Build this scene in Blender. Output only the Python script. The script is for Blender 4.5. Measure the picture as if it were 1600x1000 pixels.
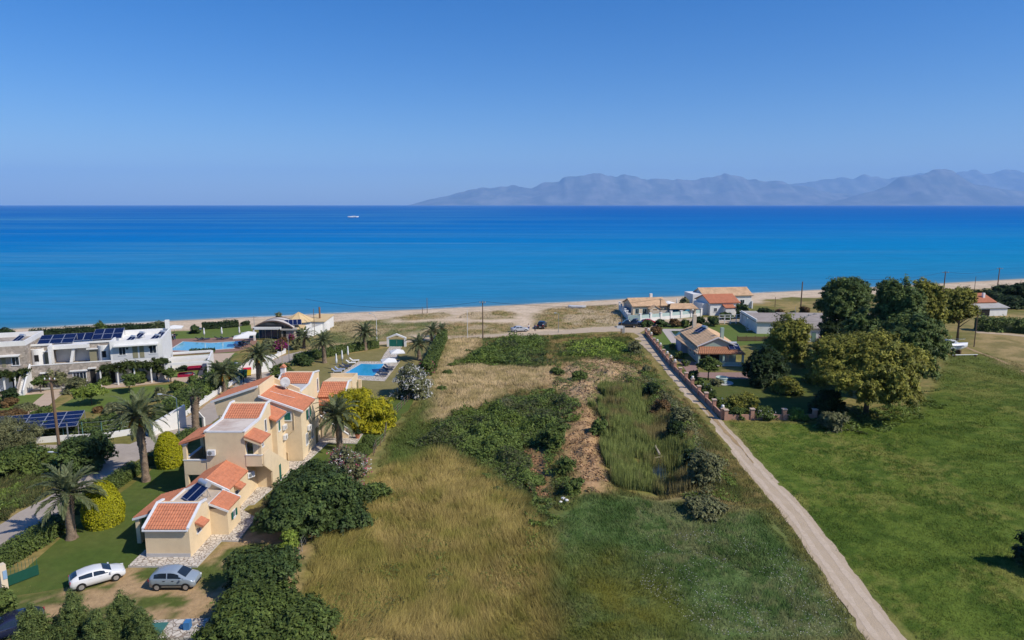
import bpy, bmesh, math, random
import numpy as np
from mathutils import Vector, Matrix, Euler
R = math.radians
random.seed(7); RNG = np.random.default_rng(11)
SC = bpy.context.scene
for o in list(bpy.data.objects): bpy.data.objects.remove(o)

# ---------------------------------------------------------------- camera, sky, sun, exposure
CAM_H, FPX = 30.0, 1067.0                      # drone 30 m above the field, 24 mm lens
TILT = math.atan(180 / FPX)
cam = bpy.data.cameras.new('camera'); camo = bpy.data.objects.new('camera', cam)
SC.collection.objects.link(camo)
camo.location = (0, 0, CAM_H); camo.rotation_euler = (math.pi / 2 - TILT, 0, 0)
cam.sensor_width = 36; cam.lens = 24; cam.clip_start = 0.5; cam.clip_end = 150000
SC.camera = camo
SUN_DIR = Vector((0.90, -0.43, 0)).normalized(); SUN_EL = R(44)
world = bpy.data.worlds.new('World'); SC.world = world; world.use_nodes = True
wn = world.node_tree.nodes; wl = world.node_tree.links
sky = wn.new('ShaderNodeTexSky'); sky.sky_type = 'NISHITA'; sky.sun_disc = False
sky.sun_elevation = SUN_EL; sky.sun_rotation = math.atan2(SUN_DIR.x, SUN_DIR.y)
sky.altitude = 0; sky.air_density = 1.0; sky.dust_density = 0.5; sky.ozone_density = 6.0
bg = wn['Background']; bg.inputs['Strength'].default_value = 0.120
hs_ = wn.new('ShaderNodeHueSaturation'); hs_.inputs['Saturation'].default_value = 1.38; hs_.inputs['Hue'].default_value = 0.512
wl.new(sky.outputs[0], hs_.inputs['Color']); wl.new(hs_.outputs[0], bg.inputs[0])
sl = bpy.data.lights.new('sun', 'SUN'); sl.energy = 4.7; sl.angle = R(0.53); sl.color = (1.0, 0.93, 0.81)
so = bpy.data.objects.new('sun', sl); SC.collection.objects.link(so)
sd = Vector((SUN_DIR.x * math.cos(SUN_EL), SUN_DIR.y * math.cos(SUN_EL), math.sin(SUN_EL)))
so.rotation_euler = sd.to_track_quat('Z', 'Y').to_euler(); so.location = (60, -40, 80)
SC.view_settings.view_transform = 'Standard'; SC.view_settings.look = 'None'
SC.view_settings.exposure = 0.0; SC.view_settings.gamma = 1.0; SC.view_settings.use_curve_mapping = False
SC.cycles.max_bounces = 6; SC.cycles.diffuse_bounces = 2; SC.cycles.glossy_bounces = 2
SC.cycles.transparent_max_bounces = 6; SC.cycles.transmission_bounces = 3; SC.cycles.volume_bounces = 1
SC.cycles.use_denoising = True; SC.cycles.caustics_reflective = False; SC.cycles.caustics_refractive = False

# ---------------------------------------------------------------- survey helpers: photo pixel (1600x1000) -> place
def _ray(u, v):
    x, y = (u - 800) / FPX, (500 - v) / FPX
    s, c = math.sin(TILT), math.cos(TILT)
    return x, c + y * s, -s + y * c
def G(u, v, z=0.0):
    dx, dy, dz = _ray(u, v); t = (z - CAM_H) / dz
    return (dx * t, dy * t)
def G3(u, v, z=0.0): return (*G(u, v, z), z)
def PY(u, v, Y):
    dx, dy, dz = _ray(u, v); t = Y / dy
    return (dx * t, Y, CAM_H + dz * t)
def PXp(u, v, X):
    dx, dy, dz = _ray(u, v); t = X / dx
    return (X, dy * t, CAM_H + dz * t)
def poly(*pts): return [G(u, v) for u, v in pts]

# ---------------------------------------------------------------- objects
COL = SC.collection
def tag(o, label=None, cat=None, group=None, kind=None):
    if label: o['label'] = label
    if cat: o['category'] = cat
    if group: o['group'] = group
    if kind: o['kind'] = kind
    return o
def thing(name, label, cat, loc=(0, 0, 0), rz=0.0, group=None, scale=1.0):
    o = bpy.data.objects.new(name, None); COL.objects.link(o); o.empty_display_size = .3
    o.location = loc if len(loc) == 3 else (*loc, 0); o.rotation_euler = (0, 0, rz); o.scale = (scale,) * 3
    return tag(o, label, cat, group)
def link(name, me, mat=None, parent=None):
    o = bpy.data.objects.new(name, me); COL.objects.link(o)
    if mat is not None and not me.materials: me.materials.append(mat)
    if parent is not None: o.parent = parent
    return o
def npmesh(name, V, F, col=None, smooth=False):
    """V (n,3); F (m,k) one face size"""
    me = bpy.data.meshes.new(name); V = np.asarray(V, np.float32); F = np.asarray(F, np.int32)
    m, k = F.shape
    me.vertices.add(len(V)); me.vertices.foreach_set('co', V.ravel())
    me.loops.add(m * k); me.loops.foreach_set('vertex_index', F.ravel())
    me.polygons.add(m); me.polygons.foreach_set('loop_start', np.arange(0, m * k, k, dtype=np.int32))
    if smooth: me.polygons.foreach_set('use_smooth', np.ones(m, bool))
    me.update(calc_edges=True)
    if col is not None:
        a = me.color_attributes.new('Col', 'FLOAT_COLOR', 'POINT')
        c = np.ones((len(V), 4), np.float32); c[:, :3] = col
        a.data.foreach_set('color', c.ravel())
    return me
class MB:
    """collects simple solids for ONE part"""
    def __init__(s): s.v = []; s.f = []
    def add(s, vs, fs):
        n = len(s.v); s.v += [tuple(p) for p in vs]; s.f += [tuple(i + n for i in f) for f in fs]; return s
    def box(s, x0, x1, y0, y1, z0, z1):
        return s.add([(x0, y0, z0), (x1, y0, z0), (x1, y1, z0), (x0, y1, z0), (x0, y0, z1), (x1, y0, z1), (x1, y1, z1), (x0, y1, z1)],
                     [(0, 3, 2, 1), (4, 5, 6, 7), (0, 1, 5, 4), (1, 2, 6, 5), (2, 3, 7, 6), (3, 0, 4, 7)])
    def cbox(s, c, d, rz=0.0, rx=0.0, ry=0.0):
        M = Euler((rx, ry, rz)).to_matrix(); n = MB().box(-d[0] / 2, d[0] / 2, -d[1] / 2, d[1] / 2, -d[2] / 2, d[2] / 2)
        return s.add([M @ Vector(p) + Vector(c) for p in n.v], n.f)
    def ext(s, pts, vec):
        """closed prism: polygon pts (3d) moved along vec"""
        n = len(pts); a = [Vector(p) for p in pts]; b = [p + Vector(vec) for p in a]
        return s.add(a + b, [tuple(range(n))[::-1], tuple(range(n, 2 * n))] + [(i, (i + 1) % n, n + (i + 1) % n, n + i) for i in range(n)])
    def slab(s, pts, z0, z1): return s.ext([(p[0], p[1], z0) for p in pts], (0, 0, z1 - z0))
    def tube(s, p0, p1, r0, r1=None, n=8, cap=True):
        r1 = r0 if r1 is None else r1
        p0, p1 = Vector(p0), Vector(p1); d = (p1 - p0).normalized()
        a = d.orthogonal().normalized(); b = d.cross(a)
        vs = [p + (a * math.cos(t) + b * math.sin(t)) * r for p, r in ((p0, r0), (p1, r1)) for t in [2 * math.pi * i / n for i in range(n)]]
        fs = [(i, (i + 1) % n, n + (i + 1) % n, n + i) for i in range(n)]
        if cap: fs += [tuple(range(n))[::-1], tuple(range(n, 2 * n))]
        return s.add(vs, fs)
    def path(s, pts, rs, n=6):
        pts = [Vector(p) for p in pts]
        if not hasattr(rs, '__len__'): rs = [rs] * len(pts)
        vs = []; fs = []
        for k, p in enumerate(pts):
            d = (pts[min(k + 1, len(pts) - 1)] - pts[max(k - 1, 0)]).normalized()
            a = d.cross(Vector((0.13, 0.99, 0.05))).normalized(); b = d.cross(a)
            vs += [p + (a * math.cos(2 * math.pi * i / n) + b * math.sin(2 * math.pi * i / n)) * rs[k] for i in range(n)]
        for k in range(len(pts) - 1):
            fs += [(k * n + i, k * n + (i + 1) % n, (k + 1) * n + (i + 1) % n, (k + 1) * n + i) for i in range(n)]
        fs += [tuple(range(n))[::-1], tuple(range((len(pts) - 1) * n, len(pts) * n))]
        return s.add(vs, fs)
    def lathe(s, prof, n=12, c=(0, 0, 0)):
        vs = [(c[0] + r * math.cos(2 * math.pi * i / n), c[1] + r * math.sin(2 * math.pi * i / n), c[2] + z) for r, z in prof for i in range(n)]
        fs = [(k * n + i, k * n + (i + 1) % n, (k + 1) * n + (i + 1) % n, (k + 1) * n + i) for k in range(len(prof) - 1) for i in range(n)]
        fs += [tuple(range(n))[::-1], tuple(range((len(prof) - 1) * n, len(prof) * n))]
        return s.add(vs, fs)
    def ball(s, c, r, n=8, m=6):
        if not hasattr(r, '__len__'): r = (r, r, r)
        pr = [(max(1e-3, math.sin(math.pi * k / m)), -math.cos(math.pi * k / m)) for k in range(m + 1)]
        t = MB().lathe(pr, n); return s.add([(c[0] + p[0] * r[0], c[1] + p[1] * r[1], c[2] + p[2] * r[2]) for p in t.v], t.f)
    def mesh(s, name, smooth=False, fix=True):
        me = bpy.data.meshes.new(name); me.from_pydata(s.v, [], s.f)
        if fix:
            bm = bmesh.new(); bm.from_mesh(me); bmesh.ops.recalc_face_normals(bm, faces=bm.faces); bm.to_mesh(me); bm.free()
        if smooth: me.polygons.foreach_set('use_smooth', [True] * len(me.polygons))
        me.update(); return me
    def build(s, name, mat, parent=None, smooth=False):
        return link(name, s.mesh(name, smooth), mat, parent)
def copy_tree(o, parent=None):
    c = o.copy(); COL.objects.link(c); c.parent = parent
    for ch in o.children: copy_tree(ch, c)
    return c
ORD = ['first', 'second', 'third', 'fourth', 'fifth', 'sixth', 'seventh', 'eighth', 'ninth', 'tenth', 'eleventh', 'twelfth', 'thirteenth', 'fourteenth', 'fifteenth', 'sixteenth', 'seventeenth', 'eighteenth', 'nineteenth', 'twentieth']

# ---------------------------------------------------------------- materials
MATS = {}
def srgb(r, g, b):
    f = lambda c: (c / 255) / 12.92 if c <= 10 else (((c / 255) + .055) / 1.055) ** 2.4
    return (f(r), f(g), f(b))
def mat(name, col, rough=0.7, var=0.12, scale=2.0, bump=0.0, bscale=None, metal=0.0, spec=0.3, attr=False, trans=0.0, col2=None, c2scale=.4, c2amt=.5, coat=0.0, upn=0.0):
    if name in MATS: return MATS[name]
    m = bpy.data.materials.new(name); m.use_nodes = True; MATS[name] = m
    N, L = m.node_tree.nodes, m.node_tree.links; b = N['Principled BSDF']
    b.inputs['Roughness'].default_value = rough; b.inputs['Metallic'].default_value = metal
    b.inputs['Specular IOR Level'].default_value = spec; b.inputs['Coat Weight'].default_value = coat
    geo = N.new('ShaderNodeNewGeometry'); pos = geo.outputs['Position']
    if attr:
        a = N.new('ShaderNodeAttribute'); a.attribute_name = 'Col'; c = a.outputs['Color']
    else:
        rgb = N.new('ShaderNodeRGB'); rgb.outputs[0].default_value = (*col, 1); c = rgb.outputs[0]
    if col2 is not None:
        n2 = N.new('ShaderNodeTexNoise'); n2.inputs['Scale'].default_value = c2scale; n2.inputs['Detail'].default_value = 5; n2.inputs['Roughness'].default_value = .65
        L.new(pos, n2.inputs['Vector'])
        rp = N.new('ShaderNodeMapRange'); rp.inputs[1].default_value = .42; rp.inputs[2].default_value = .68; rp.inputs[4].default_value = c2amt
        L.new(n2.outputs[0], rp.inputs[0])
        mx = N.new('ShaderNodeMix'); mx.data_type = 'RGBA'; L.new(rp.outputs[0], mx.inputs[0]); L.new(c, mx.inputs[6]); mx.inputs[7].default_value = (*col2, 1); c = mx.outputs[2]
    if var > 0:
        n = N.new('ShaderNodeTexNoise'); n.inputs['Scale'].default_value = scale; n.inputs['Detail'].default_value = 6; n.inputs['Roughness'].default_value = .7
        L.new(pos, n.inputs['Vector'])
        mr = N.new('ShaderNodeMapRange'); mr.inputs[1].default_value = .25; mr.inputs[2].default_value = .75; mr.inputs[3].default_value = 1 - var; mr.inputs[4].default_value = 1 + var
        L.new(n.outputs[0], mr.inputs[0])
        vm = N.new('ShaderNodeVectorMath'); vm.operation = 'SCALE'; L.new(c, vm.inputs[0]); L.new(mr.outputs[0], vm.inputs['Scale']); c = vm.outputs[0]
    L.new(c, b.inputs['Base Color'])
    if bump > 0:
        nb = N.new('ShaderNodeTexNoise'); nb.inputs['Scale'].default_value = bscale or scale * 3; nb.inputs['Detail'].default_value = 4; L.new(pos, nb.inputs['Vector'])
        bp = N.new('ShaderNodeBump'); bp.inputs['Strength'].default_value = bump; bp.inputs['Distance'].default_value = .1
        L.new(nb.outputs[0], bp.inputs['Height']); L.new(bp.outputs[0], b.inputs['Normal'])
    if upn > 0:
        va = N.new('ShaderNodeVectorMath'); va.operation = 'SCALE'; L.new(geo.outputs['Normal'], va.inputs[0]); va.inputs['Scale'].default_value = 1 - upn
        vb = N.new('ShaderNodeVectorMath'); vb.operation = 'ADD'; L.new(va.outputs[0], vb.inputs[0]); vb.inputs[1].default_value = (0, 0, upn)
        vn = N.new('ShaderNodeVectorMath'); vn.operation = 'NORMALIZE'; L.new(vb.outputs[0], vn.inputs[0]); L.new(vn.outputs[0], b.inputs['Normal'])
    if trans > 0:
        t = N.new('ShaderNodeBsdfTranslucent'); L.new(c, t.inputs[0]); ms = N.new('ShaderNodeMixShader'); ms.inputs[0].default_value = trans
        L.new(b.outputs[0], ms.inputs[1]); L.new(t.outputs[0], ms.inputs[2]); L.new(ms.outputs[0], N['Material Output'].inputs['Surface'])
    return m
def voronoi_mat(name, col, joint, size, rough=.8, var=.25, jw=.06, bump=.5, cells='F1'):
    """irregular stones with darker joints"""
    m = bpy.data.materials.new(name); m.use_nodes = True; N, L = m.node_tree.nodes, m.node_tree.links; b = N['Principled BSDF']
    b.inputs['Roughness'].default_value = rough; b.inputs['Specular IOR Level'].default_value = .2
    geo = N.new('ShaderNodeNewGeometry')
    v = N.new('ShaderNodeTexVoronoi'); v.feature = 'DISTANCE_TO_EDGE'; v.inputs['Scale'].default_value = 1 / size; L.new(geo.outputs['Position'], v.inputs['Vector'])
    v2 = N.new('ShaderNodeTexVoronoi'); v2.inputs['Scale'].default_value = 1 / size; L.new(geo.outputs['Position'], v2.inputs['Vector'])
    st = N.new('ShaderNodeMapRange'); st.inputs[1].default_value = jw * .4; st.inputs[2].default_value = jw; L.new(v.outputs['Distance'], st.inputs[0])
    sp = N.new('ShaderNodeSeparateColor'); L.new(v2.outputs['Color'], sp.inputs[0])
    mr = N.new('ShaderNodeMapRange'); mr.inputs[3].default_value = 1 - var; mr.inputs[4].default_value = 1 + var * .6; L.new(sp.outputs[0], mr.inputs[0])
    vm = N.new('ShaderNodeVectorMath'); vm.operation = 'SCALE'; vm.inputs[0].default_value = col; L.new(mr.outputs[0], vm.inputs['Scale'])
    mx = N.new('ShaderNodeMix'); mx.data_type = 'RGBA'; L.new(st.outputs[0], mx.inputs[0]); mx.inputs[6].default_value = (*joint, 1); L.new(vm.outputs[0], mx.inputs[7])
    L.new(mx.outputs[2], b.inputs['Base Color'])
    bp = N.new('ShaderNodeBump'); bp.inputs['Strength'].default_value = bump; bp.inputs['Distance'].default_value = .05; L.new(st.outputs[0], bp.inputs['Height']); L.new(bp.outputs[0], b.inputs['Normal'])
    MATS[name] = m; return m
M_WHITE = mat('white_paint', (.78, .77, .74), .6, .06, 1.2, col2=(.55, .52, .47), c2scale=.8, c2amt=.22)
M_TRIM = mat('white_trim', (.74, .74, .74), .6, .08, 3)
M_CREAM = mat('cream_stucco', (.80, .63, .405), .9, .06, .9, .15, 18, col2=(.60, .46, .29), c2scale=.55, c2amt=.38)
M_TILE = mat('terracotta_tile', (.56, .215, .115), .85, .22, 3.0, .2, 9, col2=(.38, .155, .09), c2scale=.9, c2amt=.5)
M_TILE_TAN = mat('pale_clay_tile', (.68, .46, .275), .85, .2, 2.5, .2, 9, col2=(.38, .24, .14), c2scale=.7, c2amt=.55)
M_GLASS = mat('window_glass', (.02, .03, .045), .08, .2, 2, spec=.6)
M_GREEN_SH = mat('green_shutter', (.01, .12, .09), .5, .08, 3)
M_DARK = mat('dark_opening', (.015, .014, .013), .8, .2, 2)
M_METAL = mat('galvanised_metal', (.42, .43, .44), .4, .1, 3, metal=.6)
M_WOOD = mat('weathered_pole_wood', (.17, .11, .07), .9, .25, 4, .3)
M_PV = mat('solar_cell', (.007, .014, .060), .2, .25, 6, spec=.35)
M_PVF = mat('panel_frame', (.45, .48, .55), .4, .05, 3, metal=.5)
M_STONE = voronoi_mat('rubble_stone', (.42, .36, .30), (.34, .29, .24), .42, .9, .35, .05)
M_PAVE = voronoi_mat('crazy_paving', (.62, .56, .48), (.28, .22, .17), .38, .85, .18, .09)
M_BRICK = mat('pink_brick', (.50, .27, .19), .9, .16, 4, .2, col2=(.34, .2, .15), c2scale=2, c2amt=.4)
M_CONC = mat('grey_concrete', (.42, .40, .37), .9, .15, 1.5, .15, col2=(.28, .26, .24), c2scale=.6, c2amt=.4)
M_BARK = mat('tree_bark', (.13, .095, .07), .95, .25, 5, .4)
M_LEAF = mat('leaf', (.05, .08, .02), .55, .15, 1.2, attr=True, trans=.28, spec=.2, upn=.4)
M_BLADE = mat('grass_blade', (.1, .1, .03), .7, .12, .7, attr=True, trans=.2, spec=.1, upn=.72)
M_WATER = mat('pool_water', (.035, .36, .62), .06, .10, .9, .12, 2.5, spec=.5)
M_FABRIC = mat('white_canvas', (.75, .74, .71), .9, .05, 3)
M_NAVY = mat('navy_fabric', (.03, .045, .09), .85, .1, 3)

# ---------------------------------------------------------------- noise and regions
def _hash(i, j, s):
    h = (i * 374761393 + j * 668265263 + s * 974634777) & 0xffffffff
    h = ((h ^ (h >> 13)) * 1274126177) & 0xffffffff
    return ((h ^ (h >> 16)) & 0xffff) / 65535.0
def vnoise(x, y, s=0):
    x = np.asarray(x, float); y = np.asarray(y, float)
    i = np.floor(x).astype(np.int64); j = np.floor(y).astype(np.int64); fx = x - i; fy = y - j
    fx = fx * fx * (3 - 2 * fx); fy = fy * fy * (3 - 2 * fy)
    a, b, c, d = _hash(i, j, s), _hash(i + 1, j, s), _hash(i, j + 1, s), _hash(i + 1, j + 1, s)
    return (a * (1 - fx) + b * fx) * (1 - fy) + (c * (1 - fx) + d * fx) * fy
def fbm(x, y, s=0, o=4):
    r = 0; a = .5; t = 0
    for k in range(o):
        r = r + a * vnoise(x * 2 ** k, y * 2 ** k, s + 17 * k); t += a; a *= .5
    return r / t
def inside(P, x, y):
    x = np.asarray(x); y = np.asarray(y); r = np.zeros(x.shape, bool); n = len(P)
    for i in range(n):
        x0, y0 = P[i][:2]; x1, y1 = P[(i + 1) % n][:2]
        if y0 == y1: continue
        c = ((y0 > y) != (y1 > y)) & (x < (x1 - x0) * (y - y0) / (y1 - y0) + x0)
        r ^= c
    return r
def edge_dist(P, x, y, closed=True):
    d = np.full(np.shape(x), 1e9); n = len(P)
    for i in range(n if closed else n - 1):
        ax, ay = P[i][:2]; bx, by = P[(i + 1) % n][:2]; vx, vy = bx - ax, by - ay
        t = np.clip(((x - ax) * vx + (y - ay) * vy) / (vx * vx + vy * vy + 1e-9), 0, 1)
        d = np.minimum(d, np.hypot(x - ax - t * vx, y - ay - t * vy))
    return d
def mask(P, x, y, soft=.6, warp=0.0, ws=.35, seed=3):
    """1 inside the outline, soft and ragged at its edge"""
    if warp:
        x, y = x + (fbm(x * ws, y * ws, seed, 3) - .5) * 2 * warp, y + (fbm(x * ws, y * ws, seed + 50, 3) - .5) * 2 * warp
    s = np.where(inside(P, x, y), 1, -1) * edge_dist(P, x, y)
    return np.clip(s / soft * .5 + .5, 0, 1)
SHORE_Z = -0.8
SH = np.array([G(u, v, SHORE_Z) for u, v in ((-900, 560), (-300, 530), (0, 515), (150, 508), (300, 500), (500, 491), (650, 484), (800, 477), (985, 467), (1200, 457), (1400, 447), (1600, 436), (1900, 420), (2300, 400))])
def shore_y(x):
    y = np.interp(x, SH[:, 0], SH[:, 1])
    sl0 = (SH[1, 1] - SH[0, 1]) / (SH[1, 0] - SH[0, 0]); sl1 = .45
    y = np.where(x < SH[0, 0], SH[0, 1] + (x - SH[0, 0]) * .3, y)
    return np.where(x > SH[-1, 0], SH[-1, 1] + (x - SH[-1, 0]) * sl1, y)
# ---------------------------------------------------------------- the land: outlines of what covers the ground
Z = dict(
 drygrass=poly((455, 1010), (470, 920), (500, 840), (560, 770), (600, 730), (690, 695), (745, 725), (800, 765), (855, 815), (876, 850), (880, 900), (888, 1010)),
 palegrass=poly((655, 655), (672, 600), (690, 555), (702, 528), (750, 528), (745, 560), (790, 572), (860, 575), (880, 600), (800, 612), (740, 640), (690, 660)),
 verge=poly((590, 730), (600, 690), (640, 640), (680, 610), (660, 660), (690, 695), (640, 730)),
 bramble=poly((635, 695), (690, 660), (760, 640), (790, 622), (872, 612), (905, 640), (888, 680), (835, 690), (830, 720), (850, 770), (878, 820), (860, 830), (800, 770), (745, 728), (690, 706)),
 bramble2=poly((700, 572), (745, 548), (790, 528), (850, 527), (860, 542), (835, 560), (842, 576), (770, 572)),
 bramble3=poly((880, 560), (890, 533), (950, 530), (985, 538), (992, 556), (950, 560)),
 mound=poly((855, 600), (880, 575), (930, 562), (985, 572), (1000, 590), (960, 612), (935, 640), (900, 640), (870, 620)),
 bank=poly((872, 640), (905, 632), (935, 655), (947, 700), (948, 775), (905, 778), (885, 735), (872, 690)),
 soil=poly((816, 700), (850, 702), (856, 745), (862, 778), (838, 778), (822, 740)),
 reeds=poly((938, 615), (960, 606), (1000, 606), (1015, 640), (1050, 668), (1066, 700), (1075, 768), (1010, 775), (975, 764), (946, 735)),
 pond=poly((1012, 700), (1056, 700), (1062, 752), (1040, 768), (1018, 745), (1000, 722)),
 eastbank=poly((1000, 598), (1035, 600), (1085, 660), (1120, 720), (1135, 800), (1080, 800), (1072, 730), (1050, 660)),
 midgreen=poly((866, 850), (862, 815), (900, 780), (1000, 778), (1130, 800), (1190, 800), (1250, 870), (1360, 1010), (876, 1010)),
 yellow=poly((884, 880), (960, 868), (1010, 900), (1060, 960), (1050, 1010), (890, 1010)),
 fieldn=poly((700, 535), (760, 528), (985, 522), (1030, 590), (1100, 680), (1180, 790), (1000, 780), (900, 780), (870, 800), (840, 770), (680, 690), (650, 660)),
 meadow=poly((1135, 658), (1280, 660), (1430, 650), (1460, 600), (1480, 556), (1540, 552), (1700, 600), (1900, 800), (1900, 1010), (1425, 1010), (1270, 830)),
 hay=poly((1510, 500), (1600, 490), (1750, 500), (1750, 600), (1600, 583), (1520, 540)),
 lot=poly((-60, 945), (20, 925), (110, 918), (200, 884), (310, 884), (400, 812), (470, 780), (520, 780), (470, 880), (455, 1010), (-60, 1010)),
 dune=poly((655, 522), (700, 503), (800, 504.5), (812, 514), (800, 520), (700, 526)),
 duneb=poly((836, 514), (832, 495), (858, 480), (960, 475.5), (976, 480), (970, 508), (900, 514.5)),
 dunec=poly((712, 496), (735, 487), (785, 484.5), (807, 490), (800, 497), (740, 499.5)),
 duned=poly((470, 548), (478, 515), (515, 503), (560, 500), (612, 505), (690, 502), (655, 520), (590, 532), (540, 541)),
 dunee=poly((612, 498), (640, 490.5), (690, 487), (706, 493), (690, 498), (640, 501)),
 clearing=poly((600, 503), (640, 484), (800, 474), (985, 468), (985, 480), (975, 512), (830, 522), (660, 530), (620, 520)),
)
XN = np.r_[-4000, -1500, -600, -300, -200, -170, np.arange(-150, -52, 1.5), np.arange(-52, 52, .5), np.arange(52, 200, 1.5), 215, 240, 300, 400, 700, 1500, 4000]
YN = np.r_[-3000, -1000, -300, -100, -30, 0, 20, 30, np.arange(36, 112, .5), np.arange(112, 250, 1.1), np.arange(250, 330, 4), 345, 380, 450, 700, 1500, 3500]
def pond_depth(x, y): return mask(Z['pond'], x, y, 2.0)
def height(x, y):
    x = np.asarray(x, float); y = np.asarray(y, float)
    s = shore_y(x) - y
    z = np.where(s > 0, SHORE_Z * (1 - np.clip(s / 22, 0, 1)) ** 1.5, SHORE_Z + np.maximum(s, -200) * .03)
    wild = np.clip(np.maximum.reduce([mask(Z[k], x, y, 3.0) for k in ('fieldn', 'dune', 'duneb', 'dunec', 'duned', 'dunee')]), 0, 1)
    z = z + wild * (fbm(x * .18, y * .18, 5, 4) - .5) * .55
    fl = np.maximum.reduce([mask(Z[k], x, y, 3.0) for k in ('drygrass', 'midgreen', 'meadow')])
    z = z + fl * (fbm(x * .25, y * .25, 9, 3) - .5) * .25
    md = mask(Z['mound'], x, y, 4.0, 1.5)
    z = z + md * (.25 + 2.6 * np.clip(fbm(x * .34, y * .34, 21, 4) - .40, 0, 1))
    bk = mask(Z['bank'], x, y, 2.4, .6)
    z = z + bk * (.9 + 1.5 * (fbm(x * .7, y * .7, 22, 4) - .5))
    eb = mask(Z['eastbank'], x, y, 2.5, .8)
    z = z + eb * .7
    z = z - 1.1 * pond_depth(x, y) - .35 * mask(Z['reeds'], x, y, 2.0)
    return z
def cover(x, y):
    """albedo of what grows or lies on the ground"""
    x = np.asarray(x, float); y = np.asarray(y, float)
    n1 = fbm(x * .12, y * .12, 1, 4)[..., None]; n2 = fbm(x * .5, y * .5, 2, 4)[..., None]; n3 = fbm(x * 1.6, y * 1.6, 4, 3)[..., None]
    A = lambda *c: np.array(c)
    def mixc(a, b, t): return a * (1 - t) + b * t
    green, olive, dry, pale = A(.060, .085, .020), A(.13, .12, .036), A(.26, .19, .085), A(.36, .28, .155)
    st = lambda n, a, b: np.clip((n - a) / (b - a), 0, 1)
    c = mixc(olive, dry, st(n1 * .6 + n2 * .4, .38, .62))
    c = mixc(c, green, st(n2 * .7 + n3 * .3, .5, .66) * .7)
    def lay(key, col, soft=1.2, warp=1.0, amt=1.0):
        nonlocal c
        m = (mask(Z[key], x, y, soft, warp) * amt)[..., None]; c = mixc(c, col, m)
    s = shore_y(x) - y
    sand = mixc(A(.50, .395, .315), A(.42, .325, .25), st(n2, .4, .65))
    wet = np.clip(1 - s / 2.2, 0, 1)[..., None]
    bs = np.clip((24 + 8 * (n1[..., 0] - .5) * 2 + (n2[..., 0] - .5) * 10 - s) / 3, 0, 1)[..., None]
    c = mixc(c, sand, bs); c = mixc(c, A(.17, .15, .13), wet * .8)
    lay('clearing', sand, 2, 1.5)
    dn = mixc(mixc(A(.30, .215, .115), A(.165, .150, .06), st(n2 * .6 + n3 * .4, .42, .6)), A(.37, .29, .20), st(n1, .55, .68))
    for k_ in ('dune', 'duneb', 'dunec', 'dunee'): lay(k_, dn, 2, 1.5)
    lay('duned', mixc(mixc(A(.15, .145, .06), A(.105, .125, .05), st(n2, .4, .6)), A(.28, .22, .13), st(n1, .5, .62)), 2, 1.5)
    lay('fieldn', mixc(mixc(A(.16, .145, .05), dry, st(n1, .42, .6)), A(.07, .09, .025), st(n2, .46, .6)), 1.5, 1)
    lay('palegrass', mixc(A(.44, .335, .20), A(.32, .25, .13), st(n2, .48, .62)), 1.5, 1.2)
    lay('drygrass', mixc(mixc(A(.252, .205, .066), A(.345, .262, .105), st(n1 * .6 + n3 * .4, .40, .62)), A(.205, .185, .050), st(n2 * .6 + n3 * .4, .48, .64)), 1.0, .5)
    lay('verge', mixc(A(.07, .11, .025), A(.11, .13, .04), n2), 1.5, 1.0)
    lay('midgreen', mixc(mixc(A(.060, .106, .031), A(.108, .160, .056), st(n2 * .5 + n3 * .5, .40, .6)), A(.15, .165, .075), st(n1 * .5 + n3 * .5, .5, .66)), 1.2, .5)
    lay('yellow', mixc(A(.145, .115, .016), A(.075, .082, .016), st(n1 * .5 + n2 * .5, .42, .6)), 3.5, 1.5, .65)
    md = mixc(mixc(A(.44, .30, .19), A(.34, .235, .14), n2), A(.14, .14, .055), st(n2 * .6 + n3 * .4, .50, .60))
    lay('mound', md, 2.5, 2); lay('bank', mixc(A(.36, .225, .13), A(.25, .165, .09), st(n3, .4, .6)), 1.0, .6)
    lay('soil', mixc(A(.36, .20, .115), A(.25, .14, .08), n3), .5, .3); lay('reeds', mixc(A(.10, .12, .03), A(.22, .16, .06), st(n2, .52, .62)), 1.5, 1.6)
    lay('eastbank', mixc(A(.17, .135, .065), A(.07, .075, .03), st(n2, .4, .6)), 2, 1)
    lay('bramble', A(.045, .06, .018), 1.5, 1); lay('bramble2', A(.05, .065, .02), 1.5, 1.2); lay('bramble3', A(.06, .09, .02), 1.5, 1.2)
    lay('pond', A(.03, .03, .012), .8, .3)
    mg = mixc(mixc(A(.050, .084, .013), A(.092, .130, .022), st(n2 * .55 + n3 * .45, .4, .6)), A(.150, .158, .040), st(n1 * .6 + n3 * .4, .5, .64))
    far = np.clip((y - 95) / 45, 0, 1)[..., None]
    mg = mixc(mg, A(.11, .115, .035), far * .6)
    lay('meadow', mg, 1.0, .5)
    lay('hay', mixc(A(.27, .20, .10), A(.17, .14, .06), st(n2, .42, .62)), 2.5, 2)
    lt = mixc(mixc(A(.33, .225, .135), A(.25, .17, .10), st(n2, .4, .62)), A(.075, .095, .026), st(n1 * .45 + n2 * .55, .53, .60))
    lay('lot', lt, .8, .8)
    return c * np.array([1.28, 1.28, 1.15])
gx, gy = np.meshgrid(XN, YN); gz = height(gx, gy); gc = cover(gx, gy)
nx, ny = len(XN), len(YN)
ii = (np.arange(ny - 1)[:, None] * nx + np.arange(nx - 1)[None, :]).ravel()
GF = np.stack([ii, ii + 1, ii + nx + 1, ii + nx], 1)
M_GROUND = mat('ground_soil_and_growth', (.2, .2, .1), .95, .30, 1.6, .55, 3.0, attr=True, spec=.1)
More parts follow.
